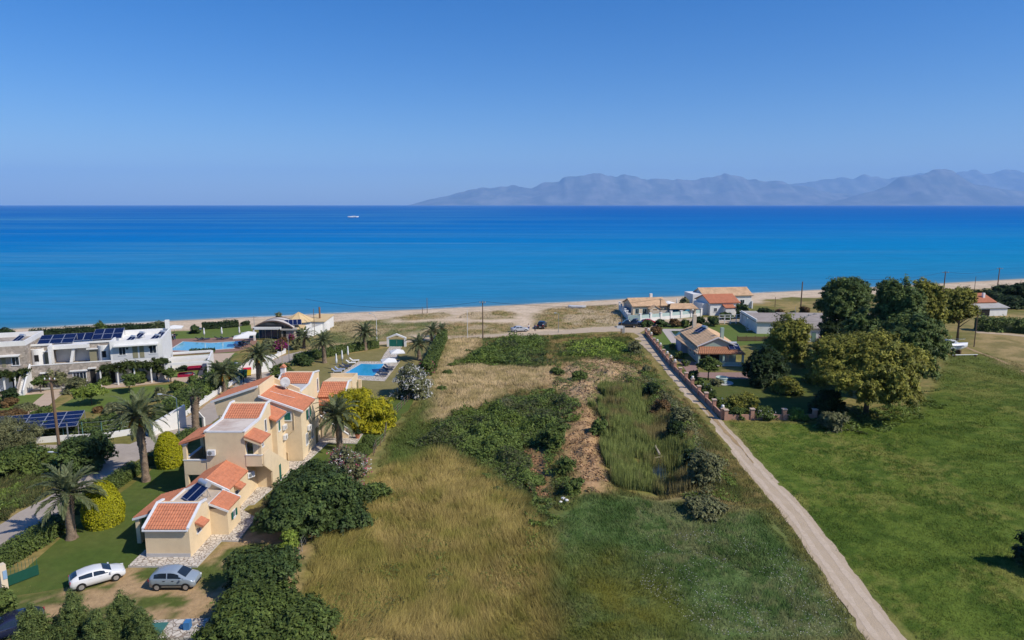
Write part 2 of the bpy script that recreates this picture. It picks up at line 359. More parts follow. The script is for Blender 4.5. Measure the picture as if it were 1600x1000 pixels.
ground = link('ground', npmesh('ground', np.stack([gx, gy, gz], -1).reshape(-1, 3), GF, gc.reshape(-1, 3), True), M_GROUND)
tag(ground, kind='structure')

# ---------------------------------------------------------------- sea, far mountains, air
offs = np.r_[-6, 0, 1, np.geomspace(2, 46000, 90)]
sx = np.r_[-60000, -20000, -8000, -3000, -1200, -600, np.arange(-400, 421, 20), 600, 1200, 3000, 8000, 20000, 60000]
SX, SO = np.meshgrid(sx, offs); SYb = shore_y(np.clip(SX, -600, 600)); SY = SYb + SO
sv = np.stack([SX, SY, np.full(SX.shape, SHORE_Z)], -1).reshape(-1, 3); n0 = len(sx)
ii = (np.arange(len(offs) - 1)[:, None] * n0 + np.arange(n0 - 1)[None, :]).ravel()
A_ = lambda *c: np.array(c)
def ramp(t, stops):
    xs = [s[0] for s in stops]; return np.stack([np.interp(t, xs, [s[1][k] for s in stops]) for k in range(3)], -1)
scol = ramp(np.log10(np.clip(SO, 1, 1e5)), [(0, (.30, .36, .36)), (.25, (.12, .24, .30)), (.6, (.06, .21, .33)), (1.2, (.024, .20, .37)), (1.9, (.010, .215, .42)), (2.4, (.005, .20, .45)), (2.8, (.004, .155, .44)), (3.3, (.003, .12, .40)), (4, (.002, .10, .37)), (5, (.002, .10, .37))])
M_SEA = mat('sea_water', (0, .1, .3), .35, 0, 1, attr=True, spec=.0)
N_, L_ = M_SEA.node_tree.nodes, M_SEA.node_tree.links
geo = N_.new('ShaderNodeNewGeometry')
mp = N_.new('ShaderNodeMapping'); mp.inputs['Scale'].default_value = (.0011, .009, 1); L_.new(geo.outputs['Position'], mp.inputs[0])
ns = N_.new('ShaderNodeTexNoise'); ns.inputs['Scale'].default_value = 1; ns.inputs['Detail'].default_value = 6; ns.inputs['Roughness'].default_value = .6; ns.inputs['Distortion'].default_value = .6; L_.new(mp.outputs[0], ns.inputs['Vector'])
mr = N_.new('ShaderNodeMapRange'); mr.inputs[1].default_value = .43; mr.inputs[2].default_value = .66; mr.inputs[4].default_value = 1.0; L_.new(ns.outputs[0], mr.inputs[0])
sp_ = N_.new('ShaderNodeSeparateXYZ'); L_.new(geo.outputs['Position'], sp_.inputs[0])
xr_ = N_.new('ShaderNodeMapRange'); xr_.inputs[1].default_value = -150; xr_.inputs[2].default_value = 350; xr_.inputs[3].default_value = 1.0; xr_.inputs[4].default_value = .3; L_.new(sp_.outputs[0], xr_.inputs[0])
mp3 = N_.new('ShaderNodeMapping'); mp3.inputs['Scale'].default_value = (.006, .06, 1); mp3.inputs['Rotation'].default_value = (0, 0, R(-6)); L_.new(geo.outputs['Position'], mp3.inputs[0])
n3_ = N_.new('ShaderNodeTexNoise'); n3_.inputs['Scale'].default_value = 1; n3_.inputs['Detail'].default_value = 5; n3_.inputs['Roughness'].default_value = .7; L_.new(mp3.outputs[0], n3_.inputs['Vector'])
mr3 = N_.new('ShaderNodeMapRange'); mr3.inputs[1].default_value = .3; mr3.inputs[2].default_value = .7; mr3.inputs[3].default_value = .15; mr3.inputs[4].default_value = 1.15; L_.new(n3_.outputs[0], mr3.inputs[0])
ml_ = N_.new('ShaderNodeMath'); ml_.operation = 'MULTIPLY'; L_.new(mr.outputs[0], ml_.inputs[0]); L_.new(xr_.outputs[0], ml_.inputs[1])
ml2 = N_.new('ShaderNodeMath'); ml2.operation = 'MULTIPLY'; L_.new(ml_.outputs[0], ml2.inputs[0]); L_.new(mr3.outputs[0], ml2.inputs[1])
at = [n for n in N_ if n.type == 'ATTRIBUTE'][0]
mx = N_.new('ShaderNodeMix'); mx.data_type = 'RGBA'; L_.new(ml2.outputs[0], mx.inputs[0]); L_.new(at.outputs['Color'], mx.inputs[6]); mx.inputs[7].default_value = (.060, .24, .43, 1)
mp4 = N_.new('ShaderNodeMapping'); mp4.inputs['Scale'].default_value = (.05, .30, 1); L_.new(geo.outputs['Position'], mp4.inputs[0])
n4_ = N_.new('ShaderNodeTexNoise'); n4_.inputs['Scale'].default_value = 1; n4_.inputs['Detail'].default_value = 8; n4_.inputs['Roughness'].default_value = .75; L_.new(mp4.outputs[0], n4_.inputs['Vector'])
mr4 = N_.new('ShaderNodeMapRange'); mr4.inputs[1].default_value = .3; mr4.inputs[2].default_value = .7; mr4.inputs[3].default_value = .84; mr4.inputs[4].default_value = 1.16; L_.new(n4_.outputs[0], mr4.inputs[0])
sc4 = N_.new('ShaderNodeVectorMath'); sc4.operation = 'SCALE'; L_.new(mx.outputs[2], sc4.inputs[0]); L_.new(mr4.outputs[0], sc4.inputs['Scale'])  # light and dark of the ripples painted into the water colour
L_.new(sc4.outputs[0], N_['Principled BSDF'].inputs['Base Color'])
mp2 = N_.new('ShaderNodeMapping'); mp2.inputs['Scale'].default_value = (.25, .8, 1); mp2.inputs['Rotation'].default_value = (0, 0, R(15)); L_.new(geo.outputs['Position'], mp2.inputs[0])
nb = N_.new('ShaderNodeTexNoise'); nb.inputs['Scale'].default_value = 1; nb.inputs['Detail'].default_value = 4; L_.new(mp2.outputs[0], nb.inputs['Vector'])
bp = N_.new('ShaderNodeBump'); bp.inputs['Strength'].default_value = .35; bp.inputs['Distance'].default_value = .25; L_.new(nb.outputs[0], bp.inputs['Height']); L_.new(bp.outputs[0], N_['Principled BSDF'].inputs['Normal'])
sea = link('sea', npmesh('sea', sv, np.stack([ii, ii + 1, ii + n0 + 1, ii + n0], 1), scol.reshape(-1, 3), True), M_SEA); tag(sea, kind='structure')

def mountains(name, Y, prof, seed, col, depth=9000):
    """a chain of hills Y metres off whose skyline is prof [(metres sideways, metres high)]"""
    us = np.array([p[0] for p in prof], float); hs = np.array([p[1] for p in prof], float)
    xs = np.linspace(us[0], us[-1], 300); ys = np.linspace(-1, 1, 34)
    X, T = np.meshgrid(xs, ys)
    crest = np.interp(X, us, hs); crest = crest * (1 + .30 * (fbm(X / 800, X * 0, seed + 31, 5) - .5)) + (fbm(X / 2200, X * 0, seed + 40, 3) - .5) * 120 * np.clip(crest / 800, 0, 1)
    rid = 1 - np.abs(fbm(X / 2600, T * 2.2, seed, 5) - .5) * 2
    shape = np.clip(1 - np.abs(T) ** 1.15, 0, 1)
    Zm = crest * shape * (1 - (1 - shape) * .75 * (1 - rid) * 1.6) + (fbm(X / 600, T * 9, seed + 4, 4) - .5) * 330 * shape * (crest / 1500) * (np.abs(T) > .04)
    Zm = np.maximum(Zm, 0) - 30
    n = len(xs); i = (np.arange(len(ys) - 1)[:, None] * n + np.arange(n - 1)[None, :]).ravel()
    o = link(name, npmesh(name, np.stack([X, Y + T * depth / 2, Zm], -1).reshape(-1, 3), np.stack([i, i + 1, i + n + 1, i + n], 1), None, True), col)
    return tag(o, kind='structure')
M_MTN = mat('mountain_scrub', (.085, .10, .085), .95, .35, .0008, col2=(.30, .28, .25), c2scale=.0009, c2amt=.6)
def skyline(Y, pts): return [((u - 800) / FPX * Y / math.cos(TILT), max(0, (320 - v) / FPX * Y / math.cos(TILT) * 1.0)) for u, v in pts]
mountains('mountain_ridge', 38000, skyline(38000, [(640, 321), (690, 306), (740, 292), (800, 290), (830, 294), (850, 284), (880, 276), (915, 271), (940, 275), (960, 273), (1000, 279), (1030, 281), (1090, 279), (1120, 274), (1150, 279), (1200, 284), (1240, 289), (1270, 296), (1300, 300), (1340, 306), (1380, 321)]), 3, M_MTN, 7000)
mountains('mountain_range', 46000, skyline(46000, [(1130, 310), (1200, 290), (1250, 283), (1290, 279), (1330, 276), (1380, 275), (1420, 269), (1460, 272), (1500, 269), (1550, 268), (1600, 264), (1680, 262), (1750, 268), (1850, 262), (2000, 272), (2300, 290), (2600, 315)]), 8, M_MTN, 8000)
mountains('mountain_peak', 33000, skyline(33000, [(1260, 321), (1310, 308), (1350, 296), (1380, 283), (1410, 273), (1440, 267), (1455, 268), (1480, 278), (1510, 291), (1550, 296), (1600, 298), (1700, 292), (1800, 296), (1950, 310), (2100, 321)]), 14, M_MTN, 6000)
hz = MB().box(-75000, 75000, -4000, 58000, -12, 2900).build('haze', None); tag(hz, kind='stuff')
hm = bpy.data.materials.new('haze_air'); hm.use_nodes = True; hn = hm.node_tree.nodes; hn.remove(hn['Principled BSDF'])
pv = hn.new('ShaderNodeVolumePrincipled'); pv.inputs['Color'].default_value = (.42, .70, 1, 1); pv.inputs['Density'].default_value = 2.9e-5; pv.inputs['Anisotropy'].default_value = 0
hm.node_tree.links.new(pv.outputs[0], hn['Material Output'].inputs['Volume']); hz.data.materials.append(hm)
tag(hz, 'pale bluish sea haze over the whole bay')
# ---------------------------------------------------------------- roads, lawns, paving (sheets lying on the land)
def sheet(name, pts, z, m, conform=False):
    """flat polygon, triangulated"""
    bm = bmesh.new(); vs = [bm.verts.new((p[0], p[1], z)) for p in pts]; f = bm.faces.new(vs); f.normal_update()
    if f.normal.z < 0: f.normal_flip()
    bmesh.ops.triangulate(bm, faces=bm.faces)
    me = bpy.data.meshes.new(name); bm.to_mesh(me); bm.free()
    return tag(link(name, me, m), kind='structure')
def smooth_line(pts, step=1.0):
    P = [np.array(p, float) for p in pts]; out = []
    for i in range(len(P) - 1):
        p0, p1, p2, p3 = P[max(i - 1, 0)], P[i], P[i + 1], P[min(i + 2, len(P) - 1)]
        n = max(2, int(np.hypot(*(p2 - p1)) / step))
        for k in range(n):
            t = k / n
            out.append(.5 * ((2 * p1) + (-p0 + p2) * t + (2 * p0 - 5 * p1 + 4 * p2 - p3) * t * t + (-p0 + 3 * p1 - 3 * p2 + p3) * t ** 3))
    out.append(P[-1]); return np.array(out)
def strip(name, pts, w, z, m, ragged=.25, cross=6, seed=1, crown=0.0):
    c = smooth_line(pts, .45); d = np.gradient(c, axis=0); d /= np.linalg.norm(d, axis=1)[:, None] + 1e-9
    nrm = np.stack([-d[:, 1], d[:, 0]], 1); w = np.interp(np.linspace(0, 1, len(c)), np.linspace(0, 1, len(np.atleast_1d(w))), np.atleast_1d(w))
    k = np.linspace(-1, 1, cross + 1); V = []
    for i in range(len(c)):
        e0 = (fbm(c[i, 0] * .7, c[i, 1] * .7, seed, 4) - .5) * ragged * 1.3; e1 = (fbm(c[i, 0] * .7, c[i, 1] * .7, seed + 9, 4) - .5) * ragged * 1.3
        for t in k:
            hw = w[i] / 2 + (e0 if t < 0 else e1); p = c[i] + nrm[i] * hw * t
            V.append((p[0], p[1], z + crown * (1 - t * t) + max(0, float(height(p[0], p[1])) if crown else 0)))
    n = cross + 1; F = [(i * n + j, i * n + j + 1, (i + 1) * n + j + 1, (i + 1) * n + j) for i in range(len(c) - 1) for j in range(cross)]
    me = npmesh(name, V, F)
    bm = bmesh.new(); bm.from_mesh(me); bmesh.ops.recalc_face_normals(bm, faces=bm.faces)
    if sum(f.normal.z for f in bm.faces) < 0: bmesh.ops.reverse_faces(bm, faces=bm.faces)
    bm.to_mesh(me); bm.free()
    return tag(link(name, me, m), kind='structure'), c, nrm
M_ASPH = mat('worn_asphalt', (.37, .315, .265), .9, .14, .7, .2, 6, col2=(.45, .385, .32), c2scale=.3, c2amt=.6)
M_TRACK = mat('pale_gravel_track', (.50, .395, .28), .95, .14, 1.4, .3, 7, col2=(.39, .295, .19), c2scale=.7, c2amt=.55)
M_LAWN = mat('mown_lawn', (.078, .118, .024), .9, .22, 1.2, .35, 9, spec=.1, col2=(.145, .15, .045), c2scale=.16, c2amt=.5)
M_LAWN_DRY = mat('dry_lawn', (.205, .18, .068), .9, .18, 1.0, .3, 9, spec=.1, col2=(.29, .235, .105), c2scale=.2, c2amt=.6)
M_LAWN_HOT = mat('hotel_lawn', (.115, .165, .036), .9, .15, .8, .25, 9, spec=.1, col2=(.17, .18, .06), c2scale=.15, c2amt=.5)
M_PATH = mat('beige_path', (.50, .38, .28), .9, .1, 1.0, .1, 6)
M_VERGE = mat('dry_dirt_verge', (.36, .25, .13), .95, .25, 1.2, .4, 6)
M_WETSOIL = mat('trodden_earth', (.30, .22, .14), .95, .25, 1.0, .3, 5)
M_TERR = mat('terrace_edge', (.52, .50, .48), .85, .1, 2)
road_px = [(-70, 893), (0, 846), (60, 804), (110, 775), (160, 740), (198, 710), (250, 686), (300, 662), (340, 638), (380, 606), (405, 586), (428, 569), (452, 558), (480, 550)]
strip('road', poly(*road_px), (4.6, 4.4, 4.2, 4.6, 5.0, 4.6, 4.2, 4.0, 3.8, 3.6), .012, M_ASPH, .5)
strip('road_spur', poly((30, 704), (90, 704), (150, 703), (205, 706)), (4.0, 4.0, 5.0), .016, M_ASPH, .3)
strip('roadside_verge', poly((215, 689), (245, 681), (290, 656), (330, 630), (370, 600), (398, 580), (420, 563), (445, 553)), (1.8, 2.0, 2.2, 2.4, 2.2, 1.6), .008, M_VERGE, .9)
strip('beach_road', poly((480, 550), (530, 545), (590, 537), (650, 532), (720, 528), (800, 524), (870, 520), (930, 515.5), (985, 513), (1010, 510)), (3, 3.0, 3.4, 3.6, 3.8, 4.4, 6.5, 7), .03, M_TRACK, .9, crown=.03)
strip('dirt_track', poly((1420, 1045), (1388, 1003), (1310, 895), (1240, 800), (1189, 744), (1148, 696), (1112, 656), (1076, 612), (1043, 570), (1014, 539), (990, 521), (968, 514)), (2.7, 2.7, 2.6, 2.5, 2.4, 2.5, 2.8, 3.2, 4), .02, M_TRACK, .5, cross=8)
for k_, of_ in enumerate((-.62, .62)): strip('wheel_track', [(x_ + of_, y_) for x_, y_ in poly((1388, 1003), (1310, 895), (1240, 800), (1189, 744), (1148, 696), (1112, 656), (1076, 612), (1043, 570))], (.5, .5), .028, mat('packed_wheel_gravel', (.56, .45, .335), .95, .12, 2.2, .2, 9, col2=(.47, .37, .26), c2scale=1.2, c2amt=.6), .35, seed=4 + k_)
strip('track_grass_ridge', poly((1178, 724), (1150, 692), (1122, 662), (1094, 628), (1062, 589)), (.1, .35, .5, .5, .4, .1), .035, M_VERGE, .4)
# lawns
sheet('lawn', poly((-10, 935), (50, 880), (98, 838), (150, 798), (208, 756), (245, 728), (290, 694), (300, 735), (300, 770), (262, 800), (232, 868), (202, 886), (170, 900), (112, 916), (60, 926)), .012, M_LAWN)
sheet('pool_lawn', poly((448, 600), (470, 575), (520, 557), (590, 546), (626, 540), (690, 540), (672, 575), (645, 615), (620, 632), (580, 640), (540, 625), (490, 610)), .012, M_LAWN_DRY)
sheet('side_lawn', poly((432, 755), (492, 697), (575, 655), (600, 632), (632, 612), (652, 612), (640, 640), (610, 668), (588, 700), (560, 730), (500, 770), (450, 790)), .018, M_LAWN)
sheet('hotel_lawn', poly((84, 640), (137, 609), (200, 606), (268, 600), (250, 622), (200, 640), (160, 645)), .012, M_LAWN_HOT)
sheet('hotel_lawn', poly((-60, 640), (-30, 618), (30, 613), (79, 611), (44, 641), (0, 647)), .012, M_LAWN_HOT)
sheet('hotel_lawn', poly((262, 590), (300, 560), (335, 548), (372, 552), (335, 575), (310, 588), (285, 602)), .012, M_LAWN_HOT)
sheet('seaside_lawn', poly((-60, 545), (0, 530), (90, 529), (180, 521), (300, 517), (392, 508), (392, 524), (280, 536), (180, 540)), .012, M_LAWN_HOT)
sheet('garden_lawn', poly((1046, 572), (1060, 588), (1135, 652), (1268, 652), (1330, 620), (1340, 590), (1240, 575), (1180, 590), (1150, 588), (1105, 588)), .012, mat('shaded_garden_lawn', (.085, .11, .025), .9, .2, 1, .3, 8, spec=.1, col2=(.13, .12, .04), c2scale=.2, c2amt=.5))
sheet('garden_lawn', poly((1008, 528), (1040, 506), (1098, 508), (1185, 508), (1215, 526), (1215, 535), (1160, 540), (1060, 560)), .01, M_LAWN_HOT)
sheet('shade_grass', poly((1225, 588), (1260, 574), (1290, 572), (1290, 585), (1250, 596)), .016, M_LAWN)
# paths of the hotel
strip('garden_path', poly((46, 652), (66, 630), (92, 609)), (2.6, 2.6, 3), .024, M_PATH, .1)
strip('hotel_path', poly((-60, 624), (0, 617), (50, 614), (100, 610), (160, 605), (230, 598), (285, 592), (310, 598)), (2.2, 2.2, 2.2, 2.5, 2.8, 3), .02, M_PATH, .2)
strip('hotel_forecourt', poly((-20, 611), (60, 607), (150, 600), (250, 592)), (2.6, 2.6), .028, M_CONC, .1)
strip('pool_path', poly((325, 598), (330, 585), (338, 565), (350, 552)), (4, 4.5, 4), .024, M_PATH, .3)
# terraces of the yellow house (stone paved, raised a step)
def terrace(name, px, z=.14, m=M_PAVE):
    P = poly(*px); o = MB().slab(P, -.05, z).build(name, M_TERR); tag(o, kind='structure')
    sheet(name + '_paving', P, z + .004, m); return o
terrace('house_terrace', [(200, 887), (308, 887), (346, 846.5), (372, 847), (400, 811), (374, 795), (300, 815), (226, 862)])
terrace('side_terrace', [(377, 800), (388, 790), (397, 789), (440, 752), (474, 722), (440, 722), (400, 760), (376, 775)], .13)
terrace('stair_terrace', [(474, 722), (446, 742), (461, 740), (512, 693), (557, 694), (567, 679), (545, 672), (500, 680), (470, 700)], .12)
# ---------------------------------------------------------------- pools
def pool(name, px, deck_px, m_deck, m_water, kerb=.35, z=.1):
    D = poly(*deck_px); P = poly(*px)
    sheet(name + '_deck', D, .03, m_deck)
    c = np.mean(P, axis=0); inner = [tuple(c + (np.array(p) - c) * (1 - kerb / max(np.hypot(*(np.array(p) - c)), .1))) for p in P]
    w = sheet(name + '_water', inner, z - .03, m_water)
    k = MB(); n = len(P)
    for i in range(n):
        a, b, ai, bi = P[i], P[(i + 1) % n], inner[i], inner[(i + 1) % n]
        k.slab([a, b, bi, ai], .0, z)
    tag(k.build(name + '_kerb', M_TERR), kind='structure')
    return w
pool('villa_pool', [(532, 587), (563, 568.5), (582, 569), (602, 568.5), (600, 573), (584, 589)], [(520, 592), (560, 565), (625, 565), (601, 596)], M_PAVE, M_WATER)
pool('hotel_pool', [(262, 548), (285, 534), (330, 536), (378, 533), (366, 545), (338, 547), (300, 549)], [(255, 556), (262, 530), (300, 529), (400, 526), (402, 536), (385, 545), (370, 549), (338, 552)], mat('brown_deck', (.28, .16, .12), .8, .15, 2), mat('hotel_pool_water', (.16, .46, .60), .06, .08, .6, .1, 2.5, spec=.5))
pool('garden_pool', [(1047, 517), (1069, 517), (1076, 526), (1054, 526)], [(1033, 514), (1082, 514), (1096, 528), (1078, 536), (1049, 536)], mat('pale_pavers', (.48, .42, .37), .9, .1, 2), mat('green_pool_water', (.03, .075, .03), .1, .15, 1, .1, 2, spec=.5))
sheet('house_drive', poly((1058, 560), (1086, 566), (1092, 582), (1172, 582), (1172, 592), (1120, 592), (1078, 588)), .022, mat('red_pavers', (.30, .19, .16), .9, .15, 2))
sheet('pond_water', [(x, y) for x, y in Z['pond']], -.72, mat('dark_pond_water', (.022, .024, .010), .08, .3, .8, .1, 3, spec=.5))
sheet('car_apron', poly((972, 520), (1000, 512), (1005, 500), (1042, 500), (1048, 506), (1015, 512), (1000, 520)), .026, M_TRACK)
sheet('beach_lane', poly((1040, 506), (1042, 499), (1190, 492), (1200, 500), (1130, 505)), .008, M_TRACK)
strip('farm_lane', poly((1525, 519), (1560, 521), (1620, 527), (1750, 540)), (3, 3, 3.4), .02, M_TRACK, .8)
strip('tractor_trail', poly((1480, 530), (1520, 547), (1560, 562), (1620, 590), (1700, 630)), (.7, .7, .8), .02, M_VERGE, .5)

M_FOAM = mat('surf_foam', (.72, .74, .74), .8, .2, .6, col2=(.45, .5, .5), c2scale=.4, c2amt=.7)
for k_, (a_, b_) in enumerate(((-118, -92), (-84, -40), (-30, -12), (4, 30), (60, 95), (120, 165))): strip('surf_line', [(x_, float(shore_y(np.array(float(x_)))) + .6 + .8 * math.sin(x_ * .21)) for x_ in np.linspace(a_, b_, 9)], (.05, .45, .3, .5, .05), SHORE_Z + .03, M_FOAM, .5, cross=2, seed=40 + k_)
# ---------------------------------------------------------------- plants
def unit(n, rng):
    v = rng.normal(size=(n, 3)); return v / np.linalg.norm(v, axis=1)[:, None]
def leaf_quads(pos, nrm, size, col, rng, aspect=.55, tri=False):
    n = len(pos); t = np.cross(nrm, unit(n, rng)); t /= np.linalg.norm(t, axis=1)[:, None] + 1e-9; b = np.cross(nrm, t)
    s = (size * rng.uniform(.7, 1.3, n))[:, None]
    if tri:
        V = np.stack([pos - t * s, pos + t * s * .3 + b * s * aspect, pos + t * s * .9 - b * s * aspect], 1).reshape(-1, 3)
        return V, np.arange(3 * n).reshape(-1, 3), np.repeat(col, 3, 0)
    V = np.stack([pos - t * s, pos + b * s * aspect, pos + t * s, pos - b * s * aspect], 1).reshape(-1, 3)
    return V, np.arange(4 * n).reshape(-1, 4), np.repeat(col, 4, 0)
def tint(n, c, c2, rng, jit=.25):
    t = rng.random((n, 1)); return (np.array(c) * (1 - t) + np.array(c2) * t) * rng.uniform(1 - jit, 1 + jit, (n, 1))
def crown_mesh(name, blobs, c, c2, seed=1, leaf=.22, per_m2=26, sub=.34, fill=1.0, up=.35, aspect=.55):
    """foliage: each blob carries clumps, each clump carries leaves"""
    rng = np.random.default_rng(seed); Vs, Fs, Cs, o = [], [], [], 0
    for bx, by, bz, rx, ry, rz in blobs:
        rad = np.array([rx, ry, rz]); R_ = float(rad.mean()); sr = max(.17, R_ * sub)
        ns = int(max(6, fill * 2.6 * (R_ / sr) ** 2 * 1.6)); d = unit(ns, rng); d[:, 2] = np.where(d[:, 2] < -.55, -d[:, 2], d[:, 2])
        sc = np.array([bx, by, bz]) + d * rad * rng.uniform(.45, 1.15, (ns, 1)); sct = tint(ns, c, c2, rng, .34); ssz = np.exp(rng.normal(size=(ns, 3)) * .28) * sr; ssz[:, 2] *= .85
        nl = int(max(8, per_m2 * 4 * math.pi * sr * sr * .5)); k = ns * nl
        dd = unit(k, rng); pp = np.repeat(sc, nl, 0) + dd * np.repeat(ssz, nl, 0) * rng.uniform(.25, 1.25, (k, 1)) 
        nn = dd * .7 + np.repeat(d, nl, 0) * .5 + np.array([0, 0, up]) + unit(k, rng) * .55; nn /= np.linalg.norm(nn, axis=1)[:, None]
        cc = np.repeat(sct, nl, 0) * rng.uniform(.75, 1.3, (k, 1))
        V, F, C = leaf_quads(pp, nn, leaf * 1.22, cc, rng, aspect, True); Vs.append(V); Fs.append(F + o); Cs.append(C); o += len(V)
    return npmesh(name, np.concatenate(Vs), np.concatenate(Fs), np.concatenate(Cs))
def rand_blobs(w, d, h, z0, n, seed, r=.36, flat=.85):
    rng = np.random.default_rng(seed); out = []
    for i in range(n):
        a = rng.uniform(0, 2 * math.pi); q = math.sqrt(rng.random()) * .62; zz = rng.uniform(.25, .85)
        k = math.sin(math.pi * min(1, zz * .95 + .05)) ** .5
        rr = r * rng.uniform(.75, 1.15)
        out.append((math.cos(a) * q * w / 2 * k * 1.25, math.sin(a) * q * d / 2 * k * 1.25, z0 + zz * h * .92 * .95, rr * w / 2 * 1.05, rr * d / 2 * 1.05, rr * h * .5 * flat))
    out.append((0, 0, z0 + h * .5, w * .30, d * .30, h * .36)); return out
def trunk_mb(h, r, seed=0, limbs=4, spread=.4, lean=0):
    rng = random.Random(seed); m = MB(); pts = [(0, 0, -.1), (lean * .3 + rng.uniform(-.05, .05) * h, rng.uniform(-.05, .05) * h, h * .5), (lean, rng.uniform(-.08, .08) * h, h)]
    m.path(pts, [r * 1.25, r * .85, r * .45], 8)
    for i in range(limbs):
        a = 2 * math.pi * i / max(limbs, 1) + rng.uniform(-.4, .4); z = h * rng.uniform(.45, .85); L = h * spread * rng.uniform(.8, 1.2); t = z / h
        p0 = (lean * t * t, 0, z); m.path([p0, (p0[0] + math.cos(a) * L * .5, math.sin(a) * L * .5, z + L * .45), (p0[0] + math.cos(a) * L, math.sin(a) * L, z + L * .8)], [r * .5, r * .35, r * .15], 6)
    return m
def tree(name, label, loc, w, h, c, c2, seed, trunk=1.0, n=10, leaf=.2, per=26, cat='tree', group=None, blobs=None, d=None, r=.36, tr=.12, limbs=4, sub=.34, z0=None, rz=0.0, aspect=.55, flower=None, lean=0, spread=.35):
    """trunk + crown; h is the whole height, w the spread"""
    if isinstance(loc[0], tuple): loc = loc[0]
    loc = (loc[0], loc[1], float(height(loc[0], loc[1])) if len(loc) == 2 else loc[2])
    T = thing(name, label, cat, loc, rz, group); z0 = (trunk * .8 if trunk >= .9 else -.22 * h) if z0 is None else z0
    trunk_mb(max(trunk, h * .45), tr, seed, limbs, spread, lean).build('trunk', M_BARK, T, True)
    bl = blobs or rand_blobs(w, d or w, h - z0, z0, n, seed, r)
    link('crown', crown_mesh('crown', bl, c, c2, seed, leaf, per, sub, aspect=aspect), M_LEAF, T)
    if flower:
        rng = np.random.default_rng(seed + 5)
        for fc, cnt, fs, nm in flower:
            bi = rng.integers(0, len(bl), cnt); d_ = unit(cnt, rng); d_[:, 2] = np.abs(d_[:, 2]) * .9 - .15
            B = np.array(bl)[bi]; pos = B[:, :3] + d_ * B[:, 3:] * rng.uniform(1.05, 1.5, (cnt, 1))
            k = 3; pos = np.repeat(pos, k, 0) + rng.normal(size=(cnt * k, 3)) * fs * 1.1
            V, F, C = leaf_quads(pos, unit(cnt * k, rng), fs, tint(cnt * k, fc, fc, rng, .2), rng, .8)
            fl = link(nm, npmesh(nm, V, F, C), M_LEAF, T); fl['kind'] = 'stuff'
    return T
GRN = dict(laurel=((0.049, 0.082, 0.026), (0.096, 0.138, 0.038)), dark=((0.023, 0.044, 0.015), (0.046, 0.074, 0.023)), olive=((0.134, 0.147, 0.064), (0.205, 0.205, 0.096)),
           mid=((0.079, 0.118, 0.028), (0.134, 0.177, 0.041)), fresh=((0.166, 0.230, 0.036), (0.243, 0.307, 0.051)), poplar=((0.077, 0.123, 0.036), (0.156, 0.205, 0.056)),
           willow=((.155, .168, .032), (.30, .285, .050)), gold=((.24, .25, .012), (.44, .385, .018)), conifer=((0.079, 0.123, 0.038), (0.166, 0.205, 0.059)), yew=((.27, .29, .010), (.44, .41, .012)), rust=((.14, .080, .032), (.19, .12, .05)))
PAL = GRN

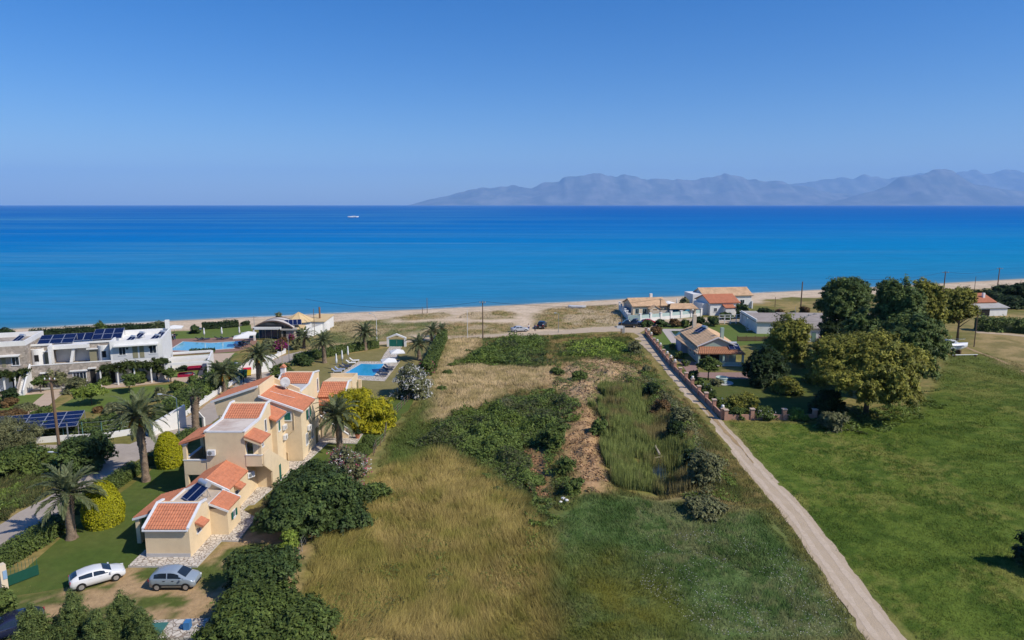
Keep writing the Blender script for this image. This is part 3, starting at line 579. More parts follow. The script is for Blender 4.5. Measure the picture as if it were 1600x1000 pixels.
# clipped shapes: leaves lie on the surface of a solid outline
def clipped_mesh(name, kind, dims, c, c2, seed, leaf=.1, per=90, rough=.06):
    rng = np.random.default_rng(seed)
    if kind == 'box':
        w, d, h = dims; ar = [w * d, d * h, d * h, w * h, w * h]; tot = sum(ar); n = int(tot * per)
        f = rng.choice(5, n, p=np.array(ar) / tot); a, b = rng.random(n) - .5, rng.random(n) - .5
        pos = np.zeros((n, 3)); nr = np.zeros((n, 3))
        for k, (px, nn) in enumerate([(lambda a, b: (a * w, b * d, 0 * a + h), (0, 0, 1)), (lambda a, b: (0 * a + w / 2, a * d, (b + .5) * h), (1, 0, 0)), (lambda a, b: (0 * a - w / 2, a * d, (b + .5) * h), (-1, 0, 0)),
                                      (lambda a, b: (a * w, 0 * a + d / 2, (b + .5) * h), (0, 1, 0)), (lambda a, b: (a * w, 0 * a - d / 2, (b + .5) * h), (0, -1, 0))]):
            i = f == k; pos[i] = np.stack(px(a[i], b[i]), -1); nr[i] = nn
        core = MB().box(-w / 2 + .12, w / 2 - .12, -d / 2 + .12, d / 2 - .12, 0, h - .12)
    else:
        w, d, h = dims; n = int(math.pi * w * h * .95 * per); t = rng.random(n) ** .9; an = rng.random(n) * 2 * math.pi
        prof = (lambda t: np.sqrt(np.clip(1 - (np.clip(t, 0, 1) * 1.0 - .0) ** 2.2, 0, 1)) * (.86 + .14 * np.clip(t * 4, 0, 1))) if kind == 'cone' else (lambda t: np.sqrt(np.clip(1 - (2 * t - .85) ** 2 / 1.32, 0, 1)))
        r = prof(t); pos = np.stack([np.cos(an) * r * w / 2, np.sin(an) * r * d / 2, t * h], -1)
        e = 1e-3; sl = (prof(np.clip(t + e, 0, 1)) - prof(np.clip(t - e, 0, 1))) / (2 * e) * w / 2 / h
        nr = np.stack([np.cos(an), np.sin(an), -np.clip(sl, -6, 6)], -1)
        core = MB().lathe([(max(.02, float(prof(np.array(k / 10.))) * w / 2 - .14), k / 10 * (h - .1)) for k in range(11)], 14)
    nr = nr / np.linalg.norm(nr, axis=1)[:, None]
    lump = (fbm(pos[:, 0] * 1.1 + seed, pos[:, 1] * 1.1 + pos[:, 2] * 1.3, seed, 3) - .5) * rough * 5
    pos = pos + nr * (rng.normal(size=(n, 1)) * rough * .7 + lump[:, None]); pos[:, 2] = np.maximum(pos[:, 2], .02)
    nn = nr + unit(n, rng) * .75; nn /= np.linalg.norm(nn, axis=1)[:, None]
    cc = tint(n, c, c2, rng, .28) * (1 + lump[:, None] * 1.2)
    V, F, C = leaf_quads(pos, nn, leaf, cc, rng, .6)
    cv = np.array(core.v); cq = []
    for q in core.f: cq += [(q[0], q[i], q[i + 1], q[i + 1]) for i in range(1, len(q) - 1)] if len(q) > 4 else [q]
    cq = [q for q in cq if len(set(q)) == 4] + [(q[0], q[1], q[2], q[2]) for q in cq if len(set(q)) == 3]
    cq = np.array([q for q in cq if len(set(q)) == 4]); F2 = np.concatenate([F, cq + len(V)])
    return npmesh(name, np.concatenate([V, cv]), F2, np.concatenate([C, np.tile(np.array(c) * .7, (len(cv), 1))]))
def clipped(name, label, loc, kind, dims, pal, seed, rz=0.0, cat='shrub', group=None, **k):
    z = float(height(loc[0], loc[1])) - .03
    o = link(name, clipped_mesh(name, kind, dims, *PAL[pal], seed, **k), M_LEAF); o.location = (loc[0], loc[1], z); o.rotation_euler.z = rz
    return tag(o, label, cat, group)
def hedge_line(label, px, w, h, pal, seed, leaf=.12, per=70, rough=.08, name='hedge', cat='hedge', wpts=None):
    """one continuous hedge that follows a line"""
    P = np.array(wpts if wpts is not None else poly(*px)); Q = smooth_line(P, .6) if len(P) > 2 else smooth_line(P, .6); rng = np.random.default_rng(seed)
    seg = np.hypot(*(np.diff(Q, axis=0).T)); L = seg.sum(); n = int(L * (w + 2 * h) * per); cum = np.r_[0, np.cumsum(seg)]
    s = rng.random(n) * L; i = np.clip(np.searchsorted(cum, s) - 1, 0, len(seg) - 1); t = (s - cum[i]) / seg[i]
    c = Q[i] + (Q[i + 1] - Q[i]) * t[:, None]; d = (Q[i + 1] - Q[i]) / seg[i][:, None]; nr = np.stack([-d[:, 1], d[:, 0]], 1)
    u = rng.random(n) * (w + 2 * h) - h; side = np.where(u < 0, -1, np.where(u > w, 1, 0))
    off = np.where(side == 0, u - w / 2, side * w / 2); z = np.where(side < 0, h + u, np.where(side > 0, h - (u - w), h))
    lump = (fbm(c[:, 0] * .8 + off, c[:, 1] * .8 + z, seed, 3) - .5) * rough * 7
    pos = np.stack([c[:, 0] + nr[:, 0] * off, c[:, 1] + nr[:, 1] * off, z], -1)
    N = np.stack([nr[:, 0] * side, nr[:, 1] * side, (side == 0) * 1.0], -1)
    pos = pos + N * (lump[:, None] + rng.normal(size=(n, 1)) * rough); pos[:, 2] = np.maximum(pos[:, 2], .03)
    nn = N + unit(n, rng) * .75; nn /= np.linalg.norm(nn, axis=1)[:, None]
    V, F, C = leaf_quads(pos, nn, leaf, tint(n, *PAL[pal], rng, .3) * (1 + lump[:, None]), rng, .6)
    CV = []; CF = []
    D = np.gradient(Q, axis=0); D /= np.linalg.norm(D, axis=1)[:, None]; NN = np.stack([-D[:, 1], D[:, 0]], 1); hw = w / 2 - .15
    for k in range(len(Q)):
        a, b = Q[k] + NN[k] * hw, Q[k] - NN[k] * hw; CV += [(*a, 0), (*b, 0), (*b, h - .15), (*a, h - .15)]
        if k: j = 4 * k; CF += [(j - 4 + q, j - 4 + (q + 1) % 4, j + (q + 1) % 4, j + q) for q in range(4)]
    CF += [(0, 1, 2, 3), tuple(4 * (len(Q) - 1) + q for q in range(4))]
    V2 = np.concatenate([V, np.array(CV)]); o0 = Q[len(Q) // 2]
    V2[:, :2] -= o0
    o = link(name, npmesh(name, V2, np.concatenate([F, np.array(CF) + len(V)]), np.concatenate([C, np.tile(np.array(PAL[pal][0]) * .7, (len(CV), 1))])), M_LEAF)
    o.location = (o0[0], o0[1], float(height(*o0)))
    return tag(o, label, cat)

# palms: trunk, every frond its own part
M_PALM = mat('palm_frond', (.05, .07, .03), .5, .12, 1.0, attr=True, trans=.2, spec=.25, upn=.25)
M_PTRUNK = mat('palm_trunk_bark', (.27, .20, .14), .95, .3, 3.5, .7, 8, col2=(.09, .06, .045), c2scale=2.2, c2amt=.8)
M_FRUIT = mat('orange_date_stalks', (.55, .25, .02), .7, .25, 5)
def frond_mesh(name, el0, droop, seed, tw=0.0, nl=26, c=(.085, .115, .05), c2=(.18, .20, .095)):
    rng = np.random.default_rng(seed); n = 11; pts = [np.zeros(3)]; el = el0
    for k in range(n): pts.append(pts[-1] + np.array([math.cos(el), 0, math.sin(el)]) / n); el -= droop / n * (.5 + 1.1 * k / n)
    pts = np.array(pts); V = []; F = []; C = []
    for k in range(n):
        w0, w1 = .016 * (1 - k / n) + .003, .016 * (1 - (k + 1) / n) + .003; b = len(V)
        V += [pts[k] + (0, -w0, .004), pts[k] + (0, w0, .004), pts[k + 1] + (0, w1, .004), pts[k + 1] + (0, -w1, .004)]; F.append((b, b + 1, b + 2, b + 3)); C += [(.10, .11, .04)] * 4
    for i in range(nl):
        t = .10 + .90 * (i + .5) / nl; q = t * n; k = min(int(q), n - 1); p = pts[k] + (pts[k + 1] - pts[k]) * (q - k); tg = pts[k + 1] - pts[k]; tg = tg / np.linalg.norm(tg)
        upv = np.cross(tg, (0, 1, 0)); upv = upv if upv[2] > 0 else -upv
        L = .195 * (math.sin(math.pi * min(1, .16 + t * .86)) ** .55) * rng.uniform(.85, 1.1)
        for s in (-1, 1):
            dr = tg * (.72 + .5 * t) + np.array([0, s, 0]) * (1 - .35 * t) + upv * rng.uniform(.05, .5) + np.array([0, 0, -.28]); dr /= np.linalg.norm(dr)
            e = p + dr * L; wd = tg * .032; b = len(V); m = p + dr * L * .45 + np.array([0, 0, .012])
            V += [p - wd, m + wd * .9, e, m - wd * .9]; F.append((b, b + 1, b + 2, b + 3)); cc = tint(1, c, c2, rng, .25)[0]; C += [cc] * 4
    return npmesh(name, V, F, np.array(C))
FRONDS = [(frond_mesh('frond', R(a), R(d), i), a) for i, (a, d) in enumerate([(80, 42), (68, 66), (55, 86), (40, 98), (24, 96), (6, 80), (-14, 62)])]
def palm_trunk(h, r0, r1, seed, swell=.0, rings=None):
    rng = np.random.default_rng(seed); rings = rings or int(h / .16); n = 14; V = []; F = []; lx, ly = rng.uniform(-.05, .05, 2) * h
    for k in range(rings + 1):
        t = k / rings; r = r0 + (r1 - r0) * t + r0 * .35 * max(0, 1 - t * 9) + swell * math.exp(-((t - .93) / .12) ** 2)
        for i in range(n):
            saw = .86 + .24 * ((i + (k % 2)) % 2) * (.6 + .8 * (t > .55)) + rng.uniform(-.05, .05)
            a = 2 * math.pi * i / n; V.append((lx * t * t + math.cos(a) * r * saw, ly * t * t + math.sin(a) * r * saw, t * h + (.05 if (i + k) % 2 else -.02)))
    for k in range(rings): F += [(k * n + i, k * n + (i + 1) % n, (k + 1) * n + (i + 1) % n, (k + 1) * n + i) for i in range(n)]
    return npmesh('trunk', V, F), (lx, ly, h)
def palm(label, loc, h, L, seed, nf=34, r=.28, fruit=False, swell=.12, tilt=1.0, low=1.0):
    T = thing('palm_tree', label, 'palm', (*loc, float(height(*loc))), 0, 'date palms around the villas')
    me, top = palm_trunk(h, r, r * .92, seed, swell); link('trunk', me, M_PTRUNK, T); rng = random.Random(seed)
    for k in range(nf):
        q = (k + .5) / nf; j = min(len(FRONDS) - 1, int(q ** .8 * low * len(FRONDS))); me, _ = FRONDS[j]
        f = link('frond', me, M_PALM, T); a = k * 2.39996 + rng.uniform(-.25, .25); s = L * 1.14 * rng.uniform(.88, 1.1) * (.8 if j == 0 else 1)
        f.location = (top[0] + math.cos(a) * .12, top[1] + math.sin(a) * .12, top[2] - .05 + .22 * (1 - q)); f.rotation_euler = (rng.uniform(-.2, .2), rng.uniform(-.12, .12), a); f.scale = (s, s, s)
    if fruit:
        for k in range(7):
            a = k * .9 + seed; m = MB(); p0 = Vector((top[0], top[1], h - .1)); p1 = p0 + Vector((math.cos(a) * .55, math.sin(a) * .55, -.05)); p2 = p0 + Vector((math.cos(a) * .85, math.sin(a) * .85, -.75))
            m.path([p0, p1, p2], [.05, .06, .05], 5)
            for q in range(5): m.path([p1, p2 + Vector((rng.uniform(-.22, .22), rng.uniform(-.22, .22), rng.uniform(-.15, .15)))], [.05, .10], 4)
            m.build('fruit_cluster', M_FRUIT, T)
    return T
# ---------------------------------------------------------------- building helpers
class Site:
    """a building: an Empty at its base; parts are given in the building's own metres (or in world metres when org is set)"""
    def __init__(s, name, label, loc, rz=0.0, cat='house', group=None, world=False):
        s.T = thing(name, label, cat, (loc[0], loc[1], loc[2] if len(loc) > 2 else 0), rz, group); s.off = (-loc[0], -loc[1], -(loc[2] if len(loc) > 2 else 0)) if world else (0, 0, 0)
    def part(s, name, mb, m, parent=None, smooth=False, label=None):
        o = mb.build(name, m, parent or s.T, smooth) if isinstance(mb, MB) else link(name, mb, m, parent or s.T)
        if parent is None: o.location = s.off
        if label: o['label'] = label
        return o
def tiles(A, B, C, D, pitch=.24, row=.40, amp=.055, base=.05, th=.10):
    """clay pan tiles on the plane A(eave) B(eave) C(ridge) D(ridge): corrugated courses that overlap, on a thin deck"""
    A, B, C, D = [Vector(p) for p in (A, B, C, D)]; n = (B - A).cross(D - A).normalized()
    if n.z < 0: n = -n
    cols = max(3, int((B - A).length / pitch)); rows = max(2, int((D - A).length / row)); m = MB(); S = cols * 4
    prof = [0, .9, 1.0, .2]
    V = []; 
    for r in range(rows):
        for e in (0, 1):
            t = (r + e * 1.0) / rows
            for i in range(S + 1):
                q = i / S; p = (A + (B - A) * q) * (1 - t) + (D + (C - D) * q) * t
                V.append(p + n * (base + amp * prof[i % 4] + (.035 if e == 0 else 0.0)))
    F = []
    for k in range(2 * rows - 1):
        F += [(k * (S + 1) + i, k * (S + 1) + i + 1, (k + 1) * (S + 1) + i + 1, (k + 1) * (S + 1) + i) for i in range(S)]
    m.add(V, F)
    m.ext([A, B, C, D], n * (base - .01)); m.ext([A - n * .0, B, C, D], -n * th)
    return m
def tile_part(site, name, q, m=None, parent=None, label=None, **k):
    mb = tiles(*q, **k); me = bpy.data.meshes.new(name); me.from_pydata(mb.v, [], mb.f); me.update()
    return site.part(name, me, m or M_TILE, parent, label=label)
def trim_bar(a, b, w=.22, h=.16, up=.06):
    """white capping that follows an edge"""
    a, b = Vector(a), Vector(b); d = (b - a); s = Vector((-d.y, d.x, 0)).normalized() * w / 2 if abs(d.x) + abs(d.y) > 1e-4 else Vector((w / 2, 0, 0))
    u = Vector((0, 0, 1)); return MB().ext([a - s + u * (up - h), a + s + u * (up - h), a + s + u * up, a - s + u * up], d)
def window(site, c, face, w, h, m_frame=None, shut=None, m_pane=None, fw=.10, bars=1, awning=False, proud=.04):
    """c = centre on the wall; face = outward direction in degrees (0 = +x, -90 = -y)"""
    m_frame = m_frame or M_TRIM; a = R(face) + math.pi / 2
    rot = lambda m: [tuple(Matrix.Rotation(a, 3, 'Z') @ Vector(p)) for p in m.v]
    def place(m): m.v = [(p[0] + c[0], p[1] + c[1], p[2] + c[2]) for p in rot(m)]; return m
    f = MB(); f.box(-w / 2, w / 2, -proud, .03, h / 2 - fw, h / 2); f.box(-w / 2 - .04, w / 2 + .04, -proud - .05, .03, -h / 2 - .02, -h / 2 + fw); f.box(-w / 2, -w / 2 + fw, -proud, .03, -h / 2 + fw, h / 2 - fw); f.box(w / 2 - fw, w / 2, -proud, .03, -h / 2 + fw, h / 2 - fw)
    for i in range(bars): x = -w / 2 + w * (i + 1) / (bars + 1); f.box(x - .025, x + .025, -proud + .01, .02, -h / 2 + fw, h / 2 - fw)
    o = site.part('window', place(f), m_frame)
    p = MB().box(-w / 2 + fw * .9, w / 2 - fw * .9, -.012, .02, -h / 2 + fw * .9, h / 2 - fw * .9); link('pane', place(p).mesh('pane'), m_pane or M_GLASS, o)
    if shut == 'closed':
        for s_ in (-1, 1): link('shutter', place(MB().box(min(0, s_ * (w / 2 - fw)), max(0, s_ * (w / 2 - fw)) - .02, -.05, -.02, -h / 2 + fw, h / 2 - fw)).mesh('shutter'), M_GREEN_SH, o)
    if shut == 'open':
        for s_ in (-1, 1): link('shutter', place(MB().box(s_ * (w * .75 + .02) - w / 4, s_ * (w * .75 + .02) + w / 4, -.09, -.05, -h / 2 + .05, h / 2 - .05)).mesh('shutter'), M_GREEN_SH, o)
    if awning:
        q = MB(); t = tiles((-w / 2 - .25, -.75, h / 2 + .12), (w / 2 + .25, -.75, h / 2 + .12), (w / 2 + .25, -.02, h / 2 + .52), (-w / 2 - .25, -.02, h / 2 + .52), .2, .3)
        me = bpy.data.meshes.new('awning'); place(t); me.from_pydata(t.v, [], t.f); link('awning', me, M_TILE, o)
        for s_ in (-1, 1):
            b = MB().ext([(s_ * (w / 2 + .1) - .04, -.02, h / 2 - .1), (s_ * (w / 2 + .1) - .04, -.6, h / 2 + .1), (s_ * (w / 2 + .1) - .04, -.02, h / 2 + .4)], (.08, 0, 0)); link('bracket', place(b).mesh('bracket'), M_CREAM, o)
    return o
def aircon(label, loc, face):
    T = thing('air_conditioner', label, 'air conditioner', loc, R(face) + math.pi / 2, 'outdoor air conditioner units on the yellow house')
    MB().box(-.40, .40, -.36, -.06, -.28, .28).build('casing', M_TRIM, T)
    MB().lathe([(.21, 0), (.21, .02), (.05, .03)], 14).build('fan_grille', M_METAL, T).rotation_euler = (R(90), 0, 0)
    T.children[-1].location = (-.1, -.36, 0)
    MB().box(-.34, -.28, -.34, 0, -.34, -.28).build('bracket', M_METAL, T); MB().box(.28, .34, -.34, 0, -.34, -.28).build('bracket', M_METAL, T)
    return T
def solar_heater(label, loc, rz, n=2, tilt=35, s=1.0, tank=True):
    """collector panels on a frame, tank along the top edge"""
    T = thing('solar_water_heater', label, 'solar heater', loc, rz, 'rooftop solar water heaters', s); t = R(tilt); L = 1.9; W = 1.0
    for i in range(n):
        x = (i - (n - 1) / 2) * (W + .06); M = Matrix.Rotation(t, 3, 'X')
        def tf(m): m.v = [tuple(M @ Vector(p) + Vector((x, 0, .12))) for p in m.v]; return m
        p = tf(MB().box(-W / 2, W / 2, 0, L, 0, .08)).build('panel', M_PVF, T); link('glass', tf(MB().box(-W / 2 + .05, W / 2 - .05, .05, L - .05, .078, .09)).mesh('glass'), M_PV, p)
    hz_, yz = L * math.sin(t), L * math.cos(t)
    f = MB()
    for sx in (-.6, .6): f.tube((sx, yz, 0), (sx, yz, hz_ + .1), .025); f.tube((sx, yz + .3, 0), (sx, yz, hz_ * .8), .025); f.tube((sx, 0, .12), (sx, yz, .1), .02)
    f.build('frame', M_METAL, T)
    if tank:
        k = MB().tube((-.75, yz + .1, hz_ + .28), (.75, yz + .1, hz_ + .28), .29, n=14); k.build('tank', mat('steel_tank', (.62, .64, .66), .3, .08, 4, metal=.5), T)
    return T

# ---------------------------------------------------------------- the yellow apartment house
def yellow_house():
    S = Site('apartment_house', 'long cream yellow apartment house with stepped terracotta roofs and white trim', (-29.4, 66, 0), world=True)
    P = S.part; X0, X1 = -31.4, -27.6
    def yz_block(x0, x1, prof, m=M_CREAM): return P('wall', MB().ext([(x0, y, z) for y, z in prof], (x1 - x0, 0, 0)), m)
    def bar(a, b, **k): return P('roof_trim', trim_bar(a, b, **k), M_TRIM)
    # near single-storey wing
    yz_block(X0, X1, [(54.5, 0), (54.5, 2.78), (56.9, 3.85), (57.9, 3.7), (58.6, 3.0), (62.0, 3.0), (62.0, 0)])
    P('plinth', MB().box(X0 - .01, X1 - .02, 54.47, 54.52, .1, .48), M_TERR)
    tile_part(S, 'tile_roof', [(X0 + .08, 54.28, 2.72), (X1 - .1, 54.28, 2.72), (X1 - .1, 56.9, 3.87), (X0 + .08, 56.9, 3.87)], M_TILE, label='weathered orange tile roof of the near wing')
    P('gutter', MB().box(X0 - .05, X1 + .05, 54.16, 54.30, 2.62, 2.74), M_TRIM)
    bar((X0, 54.3, 2.86), (X0, 56.95, 4.02)); bar((X1, 54.3, 2.86), (X1, 56.95, 4.02)); bar((X1, 56.95, 4.02), (X1, 58.0, 3.86)); bar((X0, 56.95, 4.02), (X0, 58.0, 3.86)); bar((X0, 57.0, 3.98), (X1, 57.0, 3.98), w=.14, h=.2, up=0)
    P('flat_roof', MB().box(X0 + .1, X1 - .1, 58.0, 62.0, 2.99, 3.03), mat('pale_roof_screed', (.56, .46, .36), .9, .12, 1, col2=(.42, .33, .25), c2scale=.6, c2amt=.5)); 
    bar((X0, 58.4, 3.1), (X0, 62.0, 3.1), w=.2, h=.2, up=.06); bar((X1, 58.4, 3.1), (X1, 62.0, 3.1), w=.2, h=.2, up=.06)
    # annex on the garden side
    yz_block(X1 + .0, -26.0, [(58.55, 0), (58.55, 2.62), (61.3, 2.62), (61.3, 0)])
    tile_part(S, 'tile_roof', [(-25.9, 58.4, 2.50), (-25.9, 61.4, 2.50), (X1 + .08, 61.4, 3.2), (X1 + .08, 58.4, 3.2)], M_TILE)
    bar((X1, 58.42, 3.22), (-25.85, 58.42, 2.52), w=.12, h=.2, up=.05); bar((X1, 61.35, 3.26), (-25.85, 61.35, 2.58), w=.16, h=.18, up=.05)
    # porch on the lawn side
    tile_part(S, 'tile_roof', [(-33.75, 62.1, 2.42), (-33.75, 57.0, 2.42), (X0, 57.0, 3.12), (X0, 62.1, 3.12)], M_TILE, label='smooth orange porch roof over the lawn side')
    bar((-33.8, 57.0, 2.42), (X0, 57.0, 3.14), w=.14, h=.18, up=.04)
    for y in (57.3, 61.6): P('column', MB().box(-33.65, -33.3, y - .17, y + .17, 0, 2.25), M_CREAM); P('column_cap', MB().box(-33.72, -33.23, y - .24, y + .24, 2.25, 2.40), M_TRIM)
    P('porch_wall', MB().box(-33.6, -33.4, 57.5, 61.4, 0, .75), M_CREAM)
    # gabled link in front of the tall block
    P('wall', MB().ext([(-31.3, 62.0, 0), (-27.3, 62.0, 0), (-27.3, 62.0, 3.0), (-29.3, 62.0, 4.0), (-31.3, 62.0, 3.0)], (0, 4.7, 0)), M_CREAM)
    tile_part(S, 'tile_roof', [(-27.15, 61.85, 2.97), (-27.15, 66.7, 2.97), (-29.3, 66.7, 4.06), (-29.3, 61.85, 4.06)], M_TILE); tile_part(S, 'tile_roof', [(-31.5, 66.7, 2.95), (-31.5, 61.85, 2.95), (-29.3, 61.85, 4.06), (-29.3, 66.7, 4.06)], M_TILE)
    bar((-27.1, 61.83, 2.98), (-29.3, 61.83, 4.10), w=.16, h=.22, up=.08); bar((-31.5, 61.83, 2.98), (-29.3, 61.83, 4.10), w=.16, h=.22, up=.08)
    P('ridge_cap', MB().tube((-29.3, 61.9, 4.12), (-29.3, 66.68, 4.12), .09), M_TILE)
    # tall two-storey block
    CX0, CX1 = -31.35, -27.3
    yz_block(CX0, CX1, [(66.7, 0), (66.7, 7.15), (71.2, 7.15), (73.4, 8.1), (74.4, 8.1), (74.4, 0)])
    P('flat_roof', MB().box(CX0 + .14, CX1 - .14, 66.85, 71.15, 7.14, 7.19), mat('stained_roof_screed', (.66, .58, .50), .9, .1, 1, col2=(.36, .22, .16), c2scale=.35, c2amt=.75))
    bar((CX0 + .05, 66.7, 7.24), (CX0 + .05, 71.2, 7.24), w=.26, h=.2, up=.05); bar((CX1 - .05, 66.7, 7.24), (CX1 - .05, 71.2, 7.24), w=.26, h=.2, up=.05); bar((CX0 + .2, 66.76, 7.22), (CX1 - .2, 66.76, 7.22), w=.16, h=.15, up=.03)
    tile_part(S, 'tile_roof', [(CX0 + .1, 71.1, 7.12), (CX1 - .12, 71.1, 7.12), (CX1 - .12, 73.45, 8.12), (CX0 + .1, 73.45, 8.12)], M_TILE)
    bar((CX0, 71.05, 7.22), (CX0, 73.5, 8.28)); bar((CX1, 71.05, 7.22), (CX1, 73.5, 8.28)); bar((CX1, 73.5, 8.27), (CX1, 74.4, 8.22)); bar((CX0, 73.5, 8.27), (CX0, 74.4, 8.22))
    # balconies on the lawn side (two storeys, solid parapets, corner column, sloping tile roof)
    tile_part(S, 'tile_roof', [(-34.0, 71.2, 5.95), (-34.0, 66.6, 5.95), (CX0, 66.6, 6.85), (CX0, 71.2, 6.85)], M_TILE)
    P('roof_edge', trim_bar((-34.0, 66.55, 5.95), (CX0, 66.55, 6.85), w=.1, h=.16, up=.03), M_TILE)
    for y in (66.95, 70.9):
        P('column', MB().box(-33.75, -33.4, y - .18, y + .18, 0, 5.75), M_CREAM); P('column_cap', MB().box(-33.82, -33.33, y - .25, y + .25, 5.75, 5.93), M_TRIM)
    P('balcony_floor', MB().box(-33.7, CX0, 66.85, 71.0, 2.75, 2.98), M_CREAM)
    for z0, z1 in ((2.55, 4.1), (0, .85)):
        P('balcony_parapet', MB().box(-33.72, CX0, 66.76, 66.93, z0, z1), M_CREAM); P('balcony_parapet', MB().box(-33.73, -33.56, 66.95, 71.0, z0, z1), M_CREAM)
        P('parapet_cap', MB().box(-33.8, CX0, 66.72, 66.98, z1, z1 + .08), M_TRIM); P('parapet_cap', MB().box(-33.8, -33.5, 66.99, 71.0, z1, z1 + .08), M_TRIM)
    P('inner_wall', MB().box(-33.4, CX0 + .05, 70.8, 71.0, 0, 6.0), M_CREAM); P('balcony_door', MB().box(CX0 - .03, CX0, 67.6, 69.8, 3.0, 5.3), M_GLASS); P('balcony_door', MB().box(CX0 - .03, CX0, 67.6, 69.8, 0.1, 2.3), M_GLASS)
    # balcony with the outside stair on the garden side
    tile_part(S, 'tile_roof', [(-25.55, 66.5, 6.02), (-25.55, 69.3, 6.02), (CX1, 69.3, 6.75), (CX1, 66.5, 6.75)], M_TILE); P('roof_beam', trim_bar((-25.6, 66.6, 5.95), (CX1, 66.6, 6.62), w=.2, h=.22, up=0), M_CREAM)
    P('balcony_floor', MB().box(CX1, -25.65, 66.7, 69.3, 3.55, 3.72), M_CREAM); P('balcony_parapet', MB().box(CX1, -25.65, 66.66, 66.84, 3.5, 4.68), M_CREAM); P('parapet_cap', MB().box(CX1, -25.6, 66.62, 66.88, 4.68, 4.75), M_TRIM)
    P('column', MB().box(-25.98, -25.66, 66.67, 66.97, 4.75, 5.75), M_CREAM); P('column_cap', MB().box(-26.02, -25.6, 66.62, 67.02, 5.75, 5.86), M_TRIM)
    P('balcony_door', MB().box(CX1, CX1 + .04, 67.1, 68.6, 3.8, 5.8), M_GLASS); P('door_frame', MB().box(CX1, CX1 + .03, 67.0, 67.1, 3.72, 5.9).box(CX1, CX1 + .03, 68.6, 68.7, 3.72, 5.9).box(CX1, CX1 + .03, 67.1, 68.6, 5.8, 5.9), M_TRIM)
    P('stair_wall', MB().ext([(-25.66, 66.85, 4.75), (-25.66, 68.3, 4.75), (-25.66, 74.3, 1.05), (-25.66, 74.3, 0), (-25.66, 69.0, 0), (-25.66, 69.0, 2.0), (-25.66, 66.85, 3.5)], (.16, 0, 0)), M_CREAM)
    P('stair_back_wall', MB().box(CX1, -25.66, 69.3, 69.45, 0, 3.5), M_CREAM); P('stair_wall', MB().box(CX1, -25.7, 74.2, 74.35, 0, 1.05), M_CREAM)
    for i in range(14): z = 3.6 - i * .26; P('step', MB().box(CX1 + .01, -25.67, 69.46 + i * .33, 69.46 + (i + 1) * .33, 0, z - .2), M_CONC)
    P('service_door', MB().box(-25.505, -25.47, 71.0, 71.55, .15, 1.9), M_GREEN_SH)
    window(S, (CX1, 72.6, 5.9), 0, .62, 1.5, bars=0, shut=None); window(S, (CX1, 71.4, 4.3), 0, .6, .9, bars=0)
    # link roof towards the third block
    yz_block(-29.0, -26.75, [(74.4, 0), (74.4, 6.1), (77.2, 6.1), (77.2, 0)])
    tile_part(S, 'tile_roof', [(-26.45, 73.7, 6.02), (-26.45, 77.2, 6.02), (-29.2, 77.2, 7.25), (-29.2, 73.7, 7.25)], M_TILE)
    P('gutter', MB().tube((-26.4, 73.6, 5.95), (-26.4, 77.2, 5.95), .07), M_METAL); bar((-29.2, 77.12, 7.35), (-26.4, 77.12, 6.12), w=.1, h=.1, up=.03)
    window(S, (-26.75, 75.3, 5.1), 0, .75, 1.5, shut='closed')
    # third block: two-sided roof, the lawn side higher
    P('wall', MB().ext([(-34.6, 77.2, 5.6), (-29.6, 77.2, 5.6), (-29.6, 77.2, 9.15), (-34.9, 77.2, 7.4)], (0, .3, 0)), M_CREAM)
    P('wall', MB().ext([(-32.2, 77.5, 0), (-29.6, 77.5, 0), (-29.6, 77.5, 9.0), (-32.2, 77.5, 8.2)], (0, 4.7, 0)), M_CREAM)
    P('wall', MB().ext([(-29.6, 77.2, 0), (-24.8, 77.2, 0), (-24.8, 77.2, 6.2), (-29.6, 77.2, 7.95)], (0, 5.0, 0)), M_CREAM)
    tile_part(S, 'tile_roof', [(-35.2, 82.2, 7.28), (-35.2, 77.1, 7.28), (-29.7, 77.1, 9.12), (-29.7, 82.2, 9.12)], M_TILE)
    tile_part(S, 'tile_roof', [(-24.5, 77.05, 6.10), (-24.5, 82.2, 6.10), (-29.6, 82.2, 7.98), (-29.6, 77.05, 7.98)], M_TILE, label='broad orange roof slope with a white hose lying on it')
    bar((-35.2, 77.05, 7.32), (-29.6, 77.05, 9.2), w=.2, h=.24, up=.08); bar((-29.6, 77.02, 8.03), (-24.45, 77.02, 6.14), w=.18, h=.22, up=.08); bar((-29.6, 82.15, 8.05), (-24.5, 82.15, 6.17), w=.16, h=.2, up=.1)
    P('step_wall', MB().box(-29.62, -29.45, 77.2, 82.2, 7.9, 9.2), M_CREAM)
    for y in (77.5, 81.6): P('column', MB().tube((-34.3, y, 0), (-34.3, y, 7.2), .28, n=14), M_CREAM, smooth=False)
    P('balcony_parapet', MB().box(-34.5, -34.3, 77.7, 81.4, 2.9, 3.9), M_CREAM); P('balcony_floor', MB().box(-34.4, -32.2, 77.5, 82.0, 2.7, 2.9), M_CREAM)
    hose = [(-29.0, 79.3, 7.98), (-27.6, 79.5, 7.46), (-26.3, 79.9, 6.98)]; P('hose', MB().path(hose, .02, 5), M_TRIM)
    window(S, (-26.4, 77.2, 5.5), -90, 1.0, 1.1, shut='closed'); window(S, (-24.8, 80.0, 5.0), 0, .8, 1.3, shut='open'); window(S, (-24.8, 79.0, 2.1), 0, .95, 1.5, bars=2); window(S, (-24.8, 81.2, 2.2), 0, .9, 1.5, bars=2)
